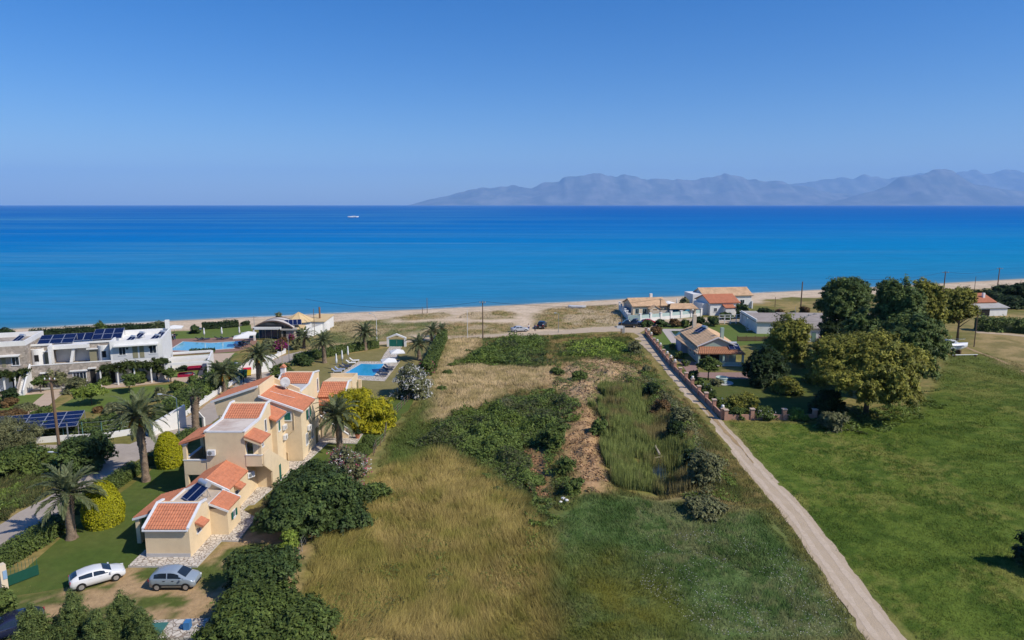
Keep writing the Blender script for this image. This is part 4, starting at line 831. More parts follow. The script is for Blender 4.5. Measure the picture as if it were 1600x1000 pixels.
    P('door', MB().box(-24.81, -24.76, 82.6, 83.5, .1, 2.2), mat('olive_door', (.11, .10, .045), .6, .1, 3)); P('drain_pipe', MB().path([(-25.6, 77.12, 6.6), (-25.6, 77.12, 3.9), (-26.7, 77.1, 3.0), (-26.9, 77.1, 1.2), (-26.5, 77.1, 1.1), (-26.5, 77.1, .1)], .05, 6), M_CREAM)
    # fourth block
    yz_block(-30.6, -26.4, [(82.2, 0), (82.2, 7.0), (86.4, 7.0), (88.5, 7.9), (90.8, 7.6), (90.8, 0)]); yz_block(-26.4, -24.8, [(82.2, 0), (82.2, 5.6), (84.6, 5.6), (84.6, 0)])
    P('parapet', MB().ext([(-29.6, 82.21, 7.4), (-26.4, 82.21, 6.8), (-26.4, 82.21, 7.5), (-29.6, 82.21, 8.9)], (0, .25, 0)), M_CREAM)
    P('flat_roof', MB().box(-30.4, -26.55, 82.5, 86.4, 6.99, 7.04), M_TERR); tile_part(S, 'tile_roof', [(-30.5, 86.2, 7.0), (-26.55, 86.2, 7.0), (-26.55, 88.5, 7.95), (-30.5, 88.5, 7.95)], M_TILE)
    bar((-26.4, 86.2, 7.1), (-26.4, 88.5, 8.05)); bar((-30.6, 86.2, 7.1), (-30.6, 88.5, 8.05)); bar((-26.4, 88.5, 8.05), (-26.4, 90.8, 7.7)); bar((-26.4, 82.4, 7.05), (-26.4, 86.2, 7.1), w=.2, h=.15)
    ch = P('chimney', MB().box(-30.75, -30.15, 88.2, 88.8, 6.5, 8.7), M_WHITE); link('chimney_cap', MB().ext([(-30.85, 88.1, 8.7), (-30.05, 88.1, 8.7), (-30.45, 88.1, 9.1)], (0, .8, 0)).mesh('cap'), M_TILE, ch)
    window(S, (-26.4, 89.9, 5.9), 0, .7, 1.9, bars=0); window(S, (-26.4, 85.6, 3.3), 0, .8, 1.6, bars=0)
    # fifth block by the pool lawn, with its outside stair
    yz_block(-26.4, -22.7, [(89.6, 0), (89.6, 4.4), (92.1, 5.7), (97.0, 5.2), (97.0, 0)])
    tile_part(S, 'tile_roof', [(-26.3, 89.3, 4.3), (-22.8, 89.3, 4.3), (-22.8, 92.1, 5.75), (-26.3, 92.1, 5.75)], M_TILE); bar((-22.7, 89.3, 4.42), (-22.7, 92.1, 5.85)); bar((-22.7, 92.1, 5.85), (-22.7, 94, 5.6))
    P('parapet', MB().box(-26.5, -22.6, 97.0, 97.2, 4.6, 5.75), M_CREAM); P('parapet', MB().box(-22.75, -22.55, 93.5, 97.0, 4.6, 5.75), M_CREAM); P('pillar', MB().box(-22.4, -22.0, 96.6, 97.0, 0, 4.9), M_CREAM)
    tile_part(S, 'tile_roof', [(-26.3, 88.2, 3.6), (-24.6, 88.2, 3.6), (-24.6, 89.6, 4.1), (-26.3, 89.6, 4.1)], M_TILE)
    P('entrance', MB().box(-25.9, -24.9, 89.54, 89.6, 1.9, 3.7), M_DARK); P('balcony_door', MB().box(-24.2, -23.3, 89.55, 89.6, .1, 2.2), M_DARK)
    P('stair_landing', MB().box(-26.3, -24.7, 85.0, 89.6, 0, 2.2), M_CREAM)
    for y, nm in ((85.0, 'stair_wall'), (86.5, 'stair_wall')):
        P(nm, MB().ext([(-24.8, y, 0), (-21.3, y, 0), (-21.3, y, .55), (-24.8, y, 3.1)], (0, .16, 0)), M_CREAM); P('stair_cap', trim_bar((-24.8, y + .08, 3.12), (-21.25, y + .08, .56), w=.26, h=.1, up=.05), M_TRIM)
    for i in range(10): P('step', MB().box(-24.7 + i * .33, -24.37 + i * .33, 85.17, 86.49, 0, 2.2 - i * .22), M_CONC)
    window(S, (X1, 56.2, 1.9), 0, .75, .7, bars=1, awning=True); window(S, (-27.3, 63.9, 2.0), 0, .75, .7, bars=1, awning=True); window(S, (-26.0, 59.9, 1.55), 0, .6, .8, shut='open')
    return S
yellow_house()
aircon('white air conditioner high on the front wall of the tall yellow block', (-30.7, 66.7, 5.05), -90)
aircon('white air conditioner in the recess under the garden balcony', (-27.3, 67.3, 2.4), -35)
aircon('upper of two stacked air conditioners beside the green shutter', (-26.75, 76.6, 4.4), 0); aircon('lower of two stacked air conditioners beside the green shutter', (-26.75, 76.6, 3.2), 0)
aircon('air conditioner between two barred ground floor windows', (-24.8, 79.6, 3.35), 0)
solar_heater('solar water heater with steel tank on the near flat roof', (-29.9, 59.2, 3.03), R(-40), 2, 32)
def dish(label, loc, r, rz):
    T = thing('satellite_dish', label, 'satellite dish', loc, rz)
    m = MB(); n = 18
    prof = [(.02, .0), (r * .5, .05 * r), (r * .8, .14 * r), (r, .24 * r), (r * .98, .27 * r), (r * .5, .09 * r), (.02, .04)]
    d = MB().lathe(prof, n).build('reflector', mat('dish_grey', (.50, .50, .50), .5, .06, 2), T, True); d.rotation_euler = (R(78), 0, 0); d.location = (0, -.1, 1.0)
    MB().tube((0, 0, 0), (0, 0, 1.0), .05).build('mast', M_METAL, T); MB().tube((0, -.1, .8), (0, -.75, .75), .025).build('feed_arm', M_METAL, T)
    for s in (-1, 1): MB().tube((s * .5, .35, -.1), (0, 0, .6), .04).build('strut', mat('rusty_steel', (.25, .12, .05), .8, .2, 3), T)
dish('grey satellite dish on the ridge of the yellow house', (-28.0, 81.6, 7.5), .62, R(35))
T = thing('television_aerial', 'thin rooftop television aerial beside the grey dish', 'aerial', (-29.0, 83.4, 7.0))
MB().tube((0, 0, 0), (0, 0, 2.3), .03).build('mast', M_METAL, T); MB().tube((-.5, 0, 1.9), (.5, 0, 2.0), .02).build('boom', M_METAL, T)
for k in range(5): MB().tube((-.45 + k * .22, -.3, 1.92), (-.45 + k * .22, .3, 1.92), .015).build('element', M_METAL, T)
T = thing('garden_arch', 'white gabled gate surround beside the road hedge', 'arch', G(312, 668), R(-20))
MB().box(-.9, -.6, -.15, .15, 0, 1.5).build('post', M_WHITE, T); MB().box(.6, .9, -.15, .15, 0, 1.5).build('post', M_WHITE, T); MB().ext([(-1.0, -.16, 1.5), (1.0, -.16, 1.5), (.0, -.16, 2.4)], (0, .12, 0)).build('gable', M_WHITE, T); MB().box(-.6, .6, -.05, .05, .1, 1.45).build('gate_leaf', M_GREEN_SH, T)
# ---------------------------------------------------------------- the white and stone hotel
HO = np.array(G(258, 592)); H2 = np.array(G(0, 611)); HPHI = math.atan2(*(HO - H2)[::-1])
HC, HS = math.cos(HPHI), math.sin(HPHI)
def hp(u, v, yo=0.0):
    """photo pixel -> (x, z) on the hotel's front plane, yo metres behind it"""
    dx, dy, dz = _ray(u, v); ox, oy = HO[0] - HS * yo, HO[1] + HC * yo
    t = (ox * -HS + oy * HC) / (dx * -HS + dy * HC); px, py = dx * t - HO[0], dy * t - HO[1]
    return px * HC + py * HS, CAM_H + dz * t
def hotel():
    S = Site('hotel_building', 'white and stone seaside hotel with roof panels and vine pergolas', (HO[0], HO[1], 0), HPHI, 'hotel'); P = S.part
    xr = hp(258, 592)[0]; x = lambda u, v=560, yo=0: hp(u, v, yo)[0]; z = lambda u, v, yo=0: hp(u, v, yo)[1]
    zt = 7.0; z1 = 3.3; xl = -62
    xa, xb, xc = x(42, 560), x(141, 550, 2.5), x(172, 550)
    zr = z(215, 531); zl = z(20, 541)
    P('wall', MB().box(xl, xa, 0, 9.5, 0, zl), M_STONE); P('wall', MB().box(xa, xc, 0, 12, 0, z1), M_STONE); P('wall', MB().box(xa, x(81, 550, 2.5), 2.5, 11.5, z1, z(60, 540, 2.5)), M_STONE)
    P('wall', MB().box(x(81, 550, 2.5), xb, 4.5, 11.5, z1, z(110, 539, 4.5)), M_WHITE); P('wall', MB().box(xb, xc, 2.5, 11.5, z1, z(155, 535, 2.5)), M_STONE); P('wall', MB().box(xc, xr, 0, 11, 0, zr - .9), M_WHITE)
    # right block: parapets, balcony recess shown by a flat shade-grey panel
    for b in ((xc, xr, 0, .3), (xc, xr, 10.7, 11), (xc, xc + .3, .3, 10.7), (xr - .3, xr, .3, 10.7)): P('parapet', MB().box(*b, zr - .9, zr), M_WHITE)
    P('chimney', MB().box(xr - .8, xr - .1, 10.2, 10.9, zr, zr + 1.6), M_WHITE)
    for b in ((xl, xa, 0, .3), (xl, xa, 9.2, 9.5), (xa - .3, xa, .3, 9.2)): P('parapet', MB().box(*b, zl, zl + .8), M_WHITE)
    for a, b, yo in ((xa, x(81, 550, 2.5), 2.5), (xb, xc, 2.5)): P('roof_trim', MB().box(a - .1, b + .1, yo - .15, yo + .1, z(60, 540, 2.5) - .05, z(60, 540, 2.5) + .25), M_WHITE); P('side_fin', MB().box(b - .15, b + .25, yo - 1.6, yo - .01, z1, z(60, 540, 2.5)), M_WHITE)
    wz0, wz1 = z(200, 553), z(200, 543)
    P('recess_shade_panel', MB().box(x(177), x(248), -.02, .02, wz0 - .9, wz1 + .5), mat('shaded_white_render', (.60, .60, .60), .8, .05, 1)); P('canopy', MB().box(x(180), x(249), -1.0, .0, wz1 + .35, wz1 + .55), M_WHITE)  # flat panel, no real recess: the recess's shade is put into its greyer colour
    for u0, u1 in ((186, 198), (234, 246)): window(S, ((x(u0) + x(u1)) / 2, -.02, (wz0 + wz1) / 2), -90, abs(x(u1) - x(u0)), 1.5, bars=1)
    md = mat('olive_panel_door', (.26, .24, .15), .7, .08, 3)
    for u0, u1 in ((208, 216), (219, 226)): P('door', MB().box(x(u0), x(u1), -.06, -.01, wz0 - .8, wz1 + .2), md)
    for u in (190, 226): P('wall_lamp', MB().box(x(u) + .8, x(u) + 1.1, -.15, 0, wz1 - .3, wz1), M_DARK)
    # ground floor of the right block and the middle
    for u0, u1, m in ((173, 180, M_DARK), (206, 215, M_DARK), (244, 251, M_DARK)): P('door', MB().box(x(u0, 585), x(u1, 585), -.07, -.02, 0, 2.2), m)
    P('pillar', MB().box(x(250, 590) - .1, x(258, 590), -1.6, -.6, 0, 3.2), M_STONE)
    window(S, ((x(113, 583) + x(135, 583)) / 2, 0, 1.5), -90, x(135, 583) - x(113, 583), 1.6, bars=3); P('lintel', MB().box(x(109, 577), x(137, 577), -.35, 0, 2.45, 2.65), M_WHITE)
    P('door', MB().box(x(141, 582), x(149, 582), -.06, 0, 0, 2.6), M_DARK); P('lintel', MB().box(x(138, 577), x(151, 577), -.4, 0, 2.75, 2.95), M_WHITE); P('lintel', MB().box(x(62, 577), x(74, 577), -.35, 0, 2.45, 2.65), M_WHITE); P('door', MB().box(x(64, 582), x(72, 582), -.05, 0, 0, 2.3), M_DARK)
    P('terrace_parapet', MB().box(xa, xc, 0, .25, z1, z1 + .5), M_STONE); P('parapet_cap', MB().box(xa, xc, -.05, .3, z1 + .5, z1 + .62), M_WHITE)
    # round stair towers
    for u0, u1 in ((44.5, 66.5), (151.5, 172)):
        r = abs(x(u1, 555, 1.5) - x(u0, 555, 1.5)) / 2; cx = (x(u0, 555, 1.5) + x(u1, 555, 1.5)) / 2
        t = P('stair_tower', MB().lathe([(r, z1 - .2), (r, z1 + 2.9), (r - .15, z1 + 2.95), (r - .15, z1 + 2.7)], 20, (cx, 2.6, 0)), M_WHITE); link('window', MB().box(cx - .25, cx + .35, 2.6 - r - .03, 2.6 - r + .2, z1 + .9, z1 + 2.0).mesh('window'), M_DARK, t)
    for u in (73.5, 146): P('door', MB().box(x(u, 558, 2.5) - .55, x(u, 558, 2.5) + .55, 2.44, 2.5, z1, z1 + 2.1), md); P('lintel', MB().box(x(u, 558, 2.5) - .9, x(u, 558, 2.5) + .9, 2.1, 2.5, z1 + 2.3, z1 + 2.5), M_WHITE)
    # white recess with slanting fin
    xm0, xm1 = x(81, 550, 2.5), xb; P('roof_slab', MB().box(xm0, xm1, 2.3, 5, z(110, 539, 2.5) - .6, z(110, 539, 2.5)), M_WHITE); P('fin', MB().ext([(xm0 + (xm1 - xm0) * .42, 2.6, z1 + .2), (xm0 + (xm1 - xm0) * .50, 2.6, z1 + .2), (xm0 + (xm1 - xm0) * .62, 2.6, z1 + 3.0), (xm0 + (xm1 - xm0) * .54, 2.6, z1 + 3.0)], (0, 1.9, 0)), M_WHITE)
    # left block: windows, stairs
    for u0, u1, d in ((17, 30, 0), (2, 8, 1), (-14, -3, 0)):
        if d: P('door', MB().box(x(u0), x(u1), -.06, 0, z1, z1 + 2.2), md)
        else: window(S, ((x(u0) + x(u1)) / 2, 0, z1 + 1.5), -90, x(u1) - x(u0), 1.5, bars=1)
    P('canopy', MB().box(x(-20), x(32), -1.0, 0, z1 + 2.45, z1 + 2.65), M_WHITE); P('balcony_parapet', MB().box(x(-20), x(38), -1.3, -1.1, z1 - .1, z1 + .8), M_STONE)
    P('wall', MB().box(x(-20, 600), x(30, 600), -.03, 0, 0, 2.6), M_WHITE); P('door', MB().box(x(20, 600), x(26, 600), -.06, -.03, 0, 2.3), M_DARK)
    sx0, sx1 = x(34, 600, -2), x(42, 600, -2)
    for i in range(12): P('step', MB().box(sx0, sx1, -4.2 + i * .33, -3.87 + i * .33, 0, .27 * (i + 1)), M_WHITE)
    for sx in (sx0 - .2, sx1): P('stair_wall', MB().ext([(sx, -4.3, 0), (sx, 0, 0), (sx, 0, z1 + .9), (sx, -4.3, .9)], (.2, 0, 0)), M_WHITE if sx > sx0 else M_STONE)
    # seating wing by the pool: white walls, beams
    x0, x1 = xr + .3, xr + 7.2
    for b in ((x0, x0 + .25, 1, 1.3, 0, 2.9), (x1 - .3, x1, -1, 9, 0, 2.8), (x0, x1 - .3, -1, -.7, 2.5, 2.9), (x0, x1 - .3, 3.2, 3.5, 2.5, 2.9), (x0, x1 - .3, 8.7, 9, 2.5, 2.9), (x0, x1 - .3, 6.5, 6.8, 0, 2.49)): P('pergola_wall' if b[5] != 2.9 or b[4] == 0 else 'pergola_beam', MB().box(*b), M_WHITE)
    # vine pergolas along the front
    for u0, u1, sd in ((157, 262, 4), (-30, 40, 9)):
        a, b = x(u0, 575, -1.5), x(u1, 575, -1.5); n = int((b - a) / 1.1); rng = random.Random(sd)
        bl = [(a + (b - a) * (i + .5) / n, -1.2 + rng.uniform(-.5, .4), 2.95 + rng.uniform(-.25, .35), 1.0, 1.0, .6) for i in range(n)] + [(a + (b - a) * rng.random(), -1.6, 2.2 + rng.uniform(-.4, .3), .6, .5, .7) for i in range(n // 2)]
        link('vine', crown_mesh('vine', bl, (.030, .048, .012), (.065, .085, .02), sd, .2, 22, .45), M_LEAF, S.T)
        for i in range(5): P('pergola_post', MB().box(a + (b - a) * i / 4 - .1, a + (b - a) * i / 4 + .1, -2.1, -1.9, 0, 2.7), M_WHITE)
    return S, dict(xa=xa, xb=xb, xc=xc, xr=xr, zr=zr, zl=zl, zm=z(60, 540, 2.5), x81=x(81, 550, 2.5), z1=z1)
HS_, HD = hotel()
def hw(x, y, z=0.0): return (HO[0] + HC * x - HS * y, HO[1] + HS * x + HC * y, z)
def pv_array(name, label, loc, rz, cols, rows, pw, ph, tilt, group=None, skip=(), legs=0.0, cat='solar array'):
    """every module is a part: frame with cells"""
    T = thing(name, label, cat, loc, rz, group); t = R(tilt); M = Matrix.Rotation(t, 3, 'X')
    fm = MB().box(0, pw, 0, ph, 0, .04); fm.v = [tuple(M @ Vector(p)) for p in fm.v]; fm = fm.mesh('panel'); fm.materials.append(M_PVF)
    cm = MB().box(.05, pw - .05, .05, ph - .05, .036, .047); cm.v = [tuple(M @ Vector(p)) for p in cm.v]; cm = cm.mesh('cells'); cm.materials.append(M_PV)
    for r in range(rows):
        for c in range(cols):
            if (r, c) in skip: continue
            p = link('panel', fm, None, T); o = M @ Vector((0, r * (ph + .03), 0)); p.location = (c * (pw + .03), o.y, o.z + legs); link('cells', cm, None, p)
    W = cols * (pw + .03); D = rows * (ph + .03)
    for c in range(max(2, int(W / 4) + 1)):
        xx = W * c / max(1, int(W / 4)) if int(W / 4) else W * c
        for r in (0.12, .9):
            e = M @ Vector((0, D * r, 0)); MB().tube((xx, e.y, -.02), (xx, e.y, e.z + legs), .05).build('leg', M_METAL, T)
    return T
pv_array('solar_array', 'six blue roof panels beside the left parapet of the hotel', hw(HD['xa'] + .5, 3.6, HD['zm']), HPHI, 3, 2, 1.75, 1.6, 18, 'hotel roof solar arrays')
pv_array('solar_array', 'row of five blue roof panels in the middle of the hotel', hw(HD['x81'] + .3, 6.0, HD['zm'] - .1), HPHI, 5, 1, 1.75, 2.4, 22, 'hotel roof solar arrays')
pv_array('solar_array', 'six blue roof panels against the white right block of the hotel', hw(HD['xb'] + .1, 3.6, HD['zm'] + .3), HPHI, 3, 2, 1.5, 1.8, 20, 'hotel roof solar arrays')
for i, (xx, yy, lb) in enumerate(((HD['xr'] - 5.8, 3.0, 'front left'), (HD['xr'] - 5.0, 6.4, 'back left'), (HD['xr'] - 2.0, 3.0, 'front right'), (HD['xr'] - 1.6, 6.4, 'back right'))):
    solar_heater('solar water heater on the white hotel roof, ' + lb + ' of four', hw(xx, yy, HD['zr'] - .9), HPHI + R(-40), 2, 30, .72)
for i, (xx, lb) in enumerate(((HD['xa'] - 7.2, 'left of the pole'), (HD['xa'] - 2.6, 'right of the pole'))): solar_heater('solar water heater behind the parapet of the stone hotel block, ' + lb, hw(xx, 4, HD['zl']), HPHI + R(-40), 2, 30, .75)
# carport with solar roof
cp0 = np.array(G(-30, 676, 2.2)); cp1 = np.array(G(148, 661, 2.2)); ca = math.atan2(*(cp1 - cp0)[::-1]); ln = float(np.hypot(*(cp1 - cp0)))
pv_array('solar_carport', 'long carport roofed with blue solar panels behind the roadside hedge', (*cp0, 0), ca, int(ln / 2.07), 4, 2.04, 1.04, 12, legs=2.0, cat='carport')
# sofas and loungers at the hotel
def lounger(name, label, loc, rz, m, group, frame=M_TRIM):
    T = thing(name, label, 'sun lounger', loc if len(loc) == 3 else (*loc, .04), rz, group)
    MB().box(-.32, .32, -.95, .35, .24, .34).build('bed', m, T); b = MB().box(-.32, .32, 0, .75, 0, .09).build('backrest', m, T); b.location = (0, .35, .28); b.rotation_euler = (R(42), 0, 0)
    for sx in (-.28, .28):
        for sy in (-.85, .5): MB().box(sx - .03, sx + .03, sy - .03, sy + .03, 0, .26).build('leg', frame, T)
    return T
def umbrella(label, loc, open_=True, r=1.5, h=2.5, group=None, square=True):
    T = thing('beach_umbrella', label, 'umbrella', loc if len(loc) == 3 else (*loc, .04), .3, group)
    MB().tube((0, 0, 0), (0, 0, h), .035).build('pole', M_METAL, T); MB().lathe([(.3, 0), (.3, .08), (.06, .1)], 10).build('base', M_CONC, T)
    if open_:
        n = 4 if square else 8; m = MB(); q = r * 1.3 if square else r
        v = [(0, 0, h)] + [(math.cos(2 * math.pi * (i + .5) / n) * q, math.sin(2 * math.pi * (i + .5) / n) * q, h - .55) for i in range(n)] + [(math.cos(2 * math.pi * (i + .5) / n) * q, math.sin(2 * math.pi * (i + .5) / n) * q, h - .75) for i in range(n)]
        m.add(v, [(0, i + 1, (i + 1) % n + 1) for i in range(n)] + [(i + 1, i + 1 + n, (i + 1) % n + 1 + n, (i + 1) % n + 1) for i in range(n)]); m.build('canopy', M_FABRIC, T)
    else:
        MB().lathe([(.06, h * .38), (.17, h * .42), (.20, h * .6), (.13, h * .72), (.15, h * .78), (.10, h * .95), (.02, h * 1.02)], 10).build('folded_canopy', M_FABRIC, T, True)
    return T
red = mat('red_cushion', (.30, .01, .045), .8, .1, 3)
for i, (xx, yy, lb) in enumerate(((HD['xr'] + 3.2, .6, 'red sofa under the near white pergola of the hotel'), (HD['xr'] + 4.2, 5.4, 'red sofa under the far white pergola of the hotel'))):
    T = thing('garden_sofa', lb, 'sofa', hw(xx, yy), HPHI); MB().box(-1.1, 1.1, -.4, .4, 0, .42).build('seat', red, T); MB().box(-1.1, 1.1, .25, .42, .42, .75).build('backrest', red, T); MB().box(-1.25, -1.1, -.4, .42, 0, .62).build('armrest', red, T); MB().box(1.1, 1.25, -.4, .42, 0, .62).build('armrest', red, T)
for i, (u, v) in enumerate(((312, 532), (321, 531.5), (342, 531), (351, 530.5), (369, 530))): lounger('sun_lounger', f'{ORD[i]} dark lounger from the left on the far side of the hotel pool', G(u, v), R(140), M_NAVY, 'dark loungers beyond the hotel pool', M_DARK)
for i, (u, v) in enumerate(((371, 544), (378, 541), (384, 538.5))): lounger('sun_lounger', f'{ORD[i]} dark lounger from the front at the right end of the hotel pool', G(u, v), R(60), M_NAVY, 'dark loungers at the pool end', M_DARK)
for i, (u, v, lb) in enumerate(((319.5, 529.5, 'leftmost folded white umbrella behind the hotel pool'), (347, 528.5, 'middle folded white umbrella behind the hotel pool'), (374.5, 527.5, 'rightmost folded white umbrella behind the hotel pool'))): umbrella(lb, G(u, v), False, h=2.5, group='folded umbrellas behind the hotel pool')
umbrella('near open white umbrella at the bar end of the hotel pool', G(378, 541), True, 1.7, 2.6); umbrella('far open white umbrella at the bar end of the hotel pool', G(389, 536), True, 1.7, 2.6); umbrella('open white umbrella on the beach beyond the hotel roof', G(273, 526), True, 1.9, 2.7)
# villa pool furniture
for i, (u, v, m, lb) in enumerate(((526, 582.5, mat('pale_blue_mesh', (.32, .38, .50), .8, .08, 3), 'pale blue lounger nearest the house at the villa pool'), (531, 579.5, MATS['pale_blue_mesh'], 'second pale blue lounger at the villa pool'), (537, 576, M_NAVY, 'first navy lounger on the left of the villa pool'), (542, 573.5, M_NAVY, 'second navy lounger on the left of the villa pool'), (548, 569, M_FABRIC, 'first white lounger at the far left of the villa pool'), (553.5, 565.5, M_FABRIC, 'second white lounger at the far left of the villa pool'))): lounger('sun_lounger', lb, G(u, v), R(-78 + 180), m, 'loungers left of the villa pool')
for i, (u, v, lb) in enumerate(((597, 588, 'nearest navy lounger on the right of the villa pool'), (600, 584, 'second navy lounger on the right of the villa pool'), (606, 580, 'third navy lounger on the right of the villa pool'), (608, 576, 'fourth navy lounger on the right of the villa pool'), (617, 566, 'fifth lounger on the right of the villa pool'))): lounger('sun_lounger', lb, G(u, v), R(82), M_NAVY, 'loungers right of the villa pool')
for u, v, lb in ((526, 577, 'nearest folded white umbrella left of the villa pool'), (535, 571, 'middle folded white umbrella left of the villa pool'), (544, 564, 'far folded white umbrella left of the villa pool')): umbrella(lb, G(u, v), False, h=2.9, group='folded umbrellas by the villa pool')
umbrella('near open square umbrella right of the villa pool', G(608, 581), True, 1.45, 2.6); umbrella('far open square umbrella right of the villa pool', G(621, 566), True, 1.45, 2.6)
# arched green garden gate
g0 = G(606.5, 541.5); g1 = G(634, 540.5); w = g1[0] - g0[0]
T = thing('garden_gate', 'green double gate in a white gabled surround by the beach road', 'gate', ((g0[0] + g1[0]) / 2, g0[1], 0))
for s in (-1, 1): MB().box(s * w / 2 - .22, s * w / 2 + .22, -.25, .25, 0, 1.7).build('post', M_WHITE, T); MB().box(min(0, s * (w / 2 - .22)) + .02, max(0, s * (w / 2 - .22)) - .02, -.05, .05, .05, 1.55).build('gate_leaf', M_GREEN_SH, T)
for s in (-1, 1): MB().ext([(s * (w / 2 + .25), -.25, 1.7), (s * (w / 2 + .25), -.25, 2.0), (0, -.25, 2.85), (0, -.25, 2.5)], (0, .5, 0)).build('gable_beam', M_WHITE, T)
strip('gate_path', poly((619, 541), (612, 552), (606, 565)), (2.6, 2.8, 3.0), .03, M_PAVE, .1)
# ---------------------------------------------------------------- beach bar and tavern
def bar():
    b0 = G(396, 532.5); Y = b0[1]; S = Site('beach_bar', 'beach bar with striped barrel roof and dark glass front', (b0[0], Y, 0), 0, 'bar'); P = S.part
    lx = lambda u, v=520: PY(u, v, Y)[0] - b0[0]; lz = lambda v, u=420: PY(u, v, Y)[2]
    x1 = lx(437); xe = lx(457); zb = lz(515); P('wall', MB().box(.4, x1, 2.6, 9, 0, zb + .8), M_DARK)
    for i in range(5): xx = .4 + (x1 - .4) * i / 4; P('mullion', MB().box(xx - .06, xx + .06, 2.5, 2.6, 0, zb), M_CONC)
    for i in range(4): xx = .4 + (x1 - .4) * (i + .5) / 4; P('pane', MB().box(xx - .7, xx + .7, 2.54, 2.6, .1, zb - .1), mat('blue_bar_glass', (.02, .05, .11), .1, .2, 1, spec=.6))
    P('column', MB().box(0, .35, 0, .35, 0, zb + .3), M_WHITE); P('column', MB().box(x1 - .2, x1 + .1, 0, .3, 0, zb + .1), M_DARK); P('beam', MB().box(0, x1 + .2, 0, .6, zb, zb + .5), M_WHITE)
    P('stone_box', MB().box(x1, xe, 1.0, 6, 0, zb - .3), M_STONE); P('flat_roof', MB().box(x1 - .8, xe + .4, .6, 6.4, zb - .3, zb - .05), M_CONC); P('opening', MB().box(lx(440), lx(444.5), .95, 1.0, .5, 2.0), M_DARK)
    # striped vault
    z0 = zb + .25; ax, bx = -.3, lx(455); rise = 1.65; n = 22; mm = (mat('brown_roof_band', (.13, .09, .075), .8, .1, 2), mat('pale_roof_band', (.58, .53, .48), .8, .1, 2))
    arc = [(ax + (bx - ax) * i / n, z0 + rise * math.sin(math.pi * i / n) ** .8 * (1 - .12 * i / n)) for i in range(n + 1)]
    for k in range(5):
        y0 = 1.0 + k * 1.15; y1 = y0 + (.35 if k % 2 == 0 else 1.9); up = .25 * k * .5
        y0, y1 = 1.0 + (k // 2) * 2.4 + (0 if k % 2 == 0 else .4), 1.0 + (k // 2) * 2.4 + (.4 if k % 2 == 0 else 2.4)
        m = MB(); V = [(x_, y_, z_ + (.06 if k % 2 == 0 else 0)) for x_, z_ in arc for y_ in (y0, y1)]; V += [(x_, y_, z_ - .2) for x_, z_ in arc for y_ in (y0, y1)]; o = 2 * (n + 1)
        for i in range(n): j = 2 * i; m_ = [(j, j + 1, j + 3, j + 2), (o + j, o + j + 2, o + j + 3, o + j + 1), (j, j + 2, o + j + 2, o + j), (j + 1, o + j + 1, o + j + 3, j + 3)]; m.f += m_
        m.v = V; P('roof_band', m, mm[k % 2])
    V = [(x_, 1.5, z_ - .2) for x_, z_ in arc] + [(x_, 1.5, z0 - .5) for x_, z_ in arc]; m = MB(); m.v = V; m.f = [(i, i + 1, n + 2 + i, n + 1 + i) for i in range(n)]; P('gable_glass', m, M_GLASS)
    P('mast', MB().tube((.2, .5, 0), (.2, .5, 5.6), .06), M_METAL)
bar()
pv_array('solar_array', 'tilted blue panel on the flat roof of the beach bar', (G(441, 533)[0], G(441, 533)[1] + 2.0, 3.2), R(18), 4, 1, .9, 2.0, 28)
def tavern():
    c = np.array(G(467, 519)); S = Site('beach_tavern', 'white beach tavern with cream eight-sided roof and long tiled wing', (PY(467, 500, 157.5)[0], 157.5, 0), 0, 'tavern'); P = S.part; mt = mat('cream_roof_felt', (.66, .49, .26), .85, .1, 1.0, col2=(.5, .36, .2), c2scale=.5, c2amt=.4)
    r = 3.5; oct_ = [(math.cos(math.pi / 8 + k * math.pi / 4), math.sin(math.pi / 8 + k * math.pi / 4)) for k in range(8)]
    P('wall', MB().slab([(x * (r - .7), y * (r - .7)) for x, y in oct_], -.3, 3.3), M_WHITE); zt = 5.3; e = 3.35
    for k in range(8):
        a, b = oct_[k], oct_[(k + 1) % 8]; P('roof_panel', MB().add([(a[0] * r, a[1] * r, e), (b[0] * r, b[1] * r, e), (0, 0, zt), (a[0] * r, a[1] * r, e - .12), (b[0] * r, b[1] * r, e - .12)], [(0, 1, 2), (0, 3, 4, 1)]), mt)
        P('roof_rib', MB().tube((a[0] * r, a[1] * r, e + .02), (0, 0, zt + .02), .05, n=4), mt)
    P('porch_roof', MB().ext([(-1.2, -5.6, 2.3), (2.6, -5.6, 2.3), (2.6, -3.4, 2.9), (-1.2, -3.4, 2.9)], (0, 0, -.12)), mt); P('door', MB().box(.4, 1.5, -3.42, -3.3, 0, 2.1), M_DARK); P('column', MB().box(2.3, 2.6, -5.5, -5.2, 0, 2.25), M_WHITE)
    P('wing', MB().box(1.2, 5.2, 2.5, 11, -.8, 2.5), M_WHITE); P('wing_roof', MB().ext([(1.0, 2.3, 2.55), (5.4, 2.3, 2.55), (5.4, 11.3, 2.95), (1.0, 11.3, 2.95)], (0, 0, .14)), mt); P('garden_wall', MB().ext([(2.4, -6.5, 0), (2.65, -6.5, 0), (5.5, 6, 0), (5.25, 6, 0)], (0, 0, 1.9)), M_WHITE)
    P('chimney', MB().tube((3.2, 6, 2.5), (3.2, 6, 5.6), .22, n=8), mat('rust_pipe', (.22, .12, .07), .8, .2, 3)); P('flagpole', MB().tube((4.4, -3, 0), (4.4, -3, 6.6), .06), M_WOOD)
tavern()
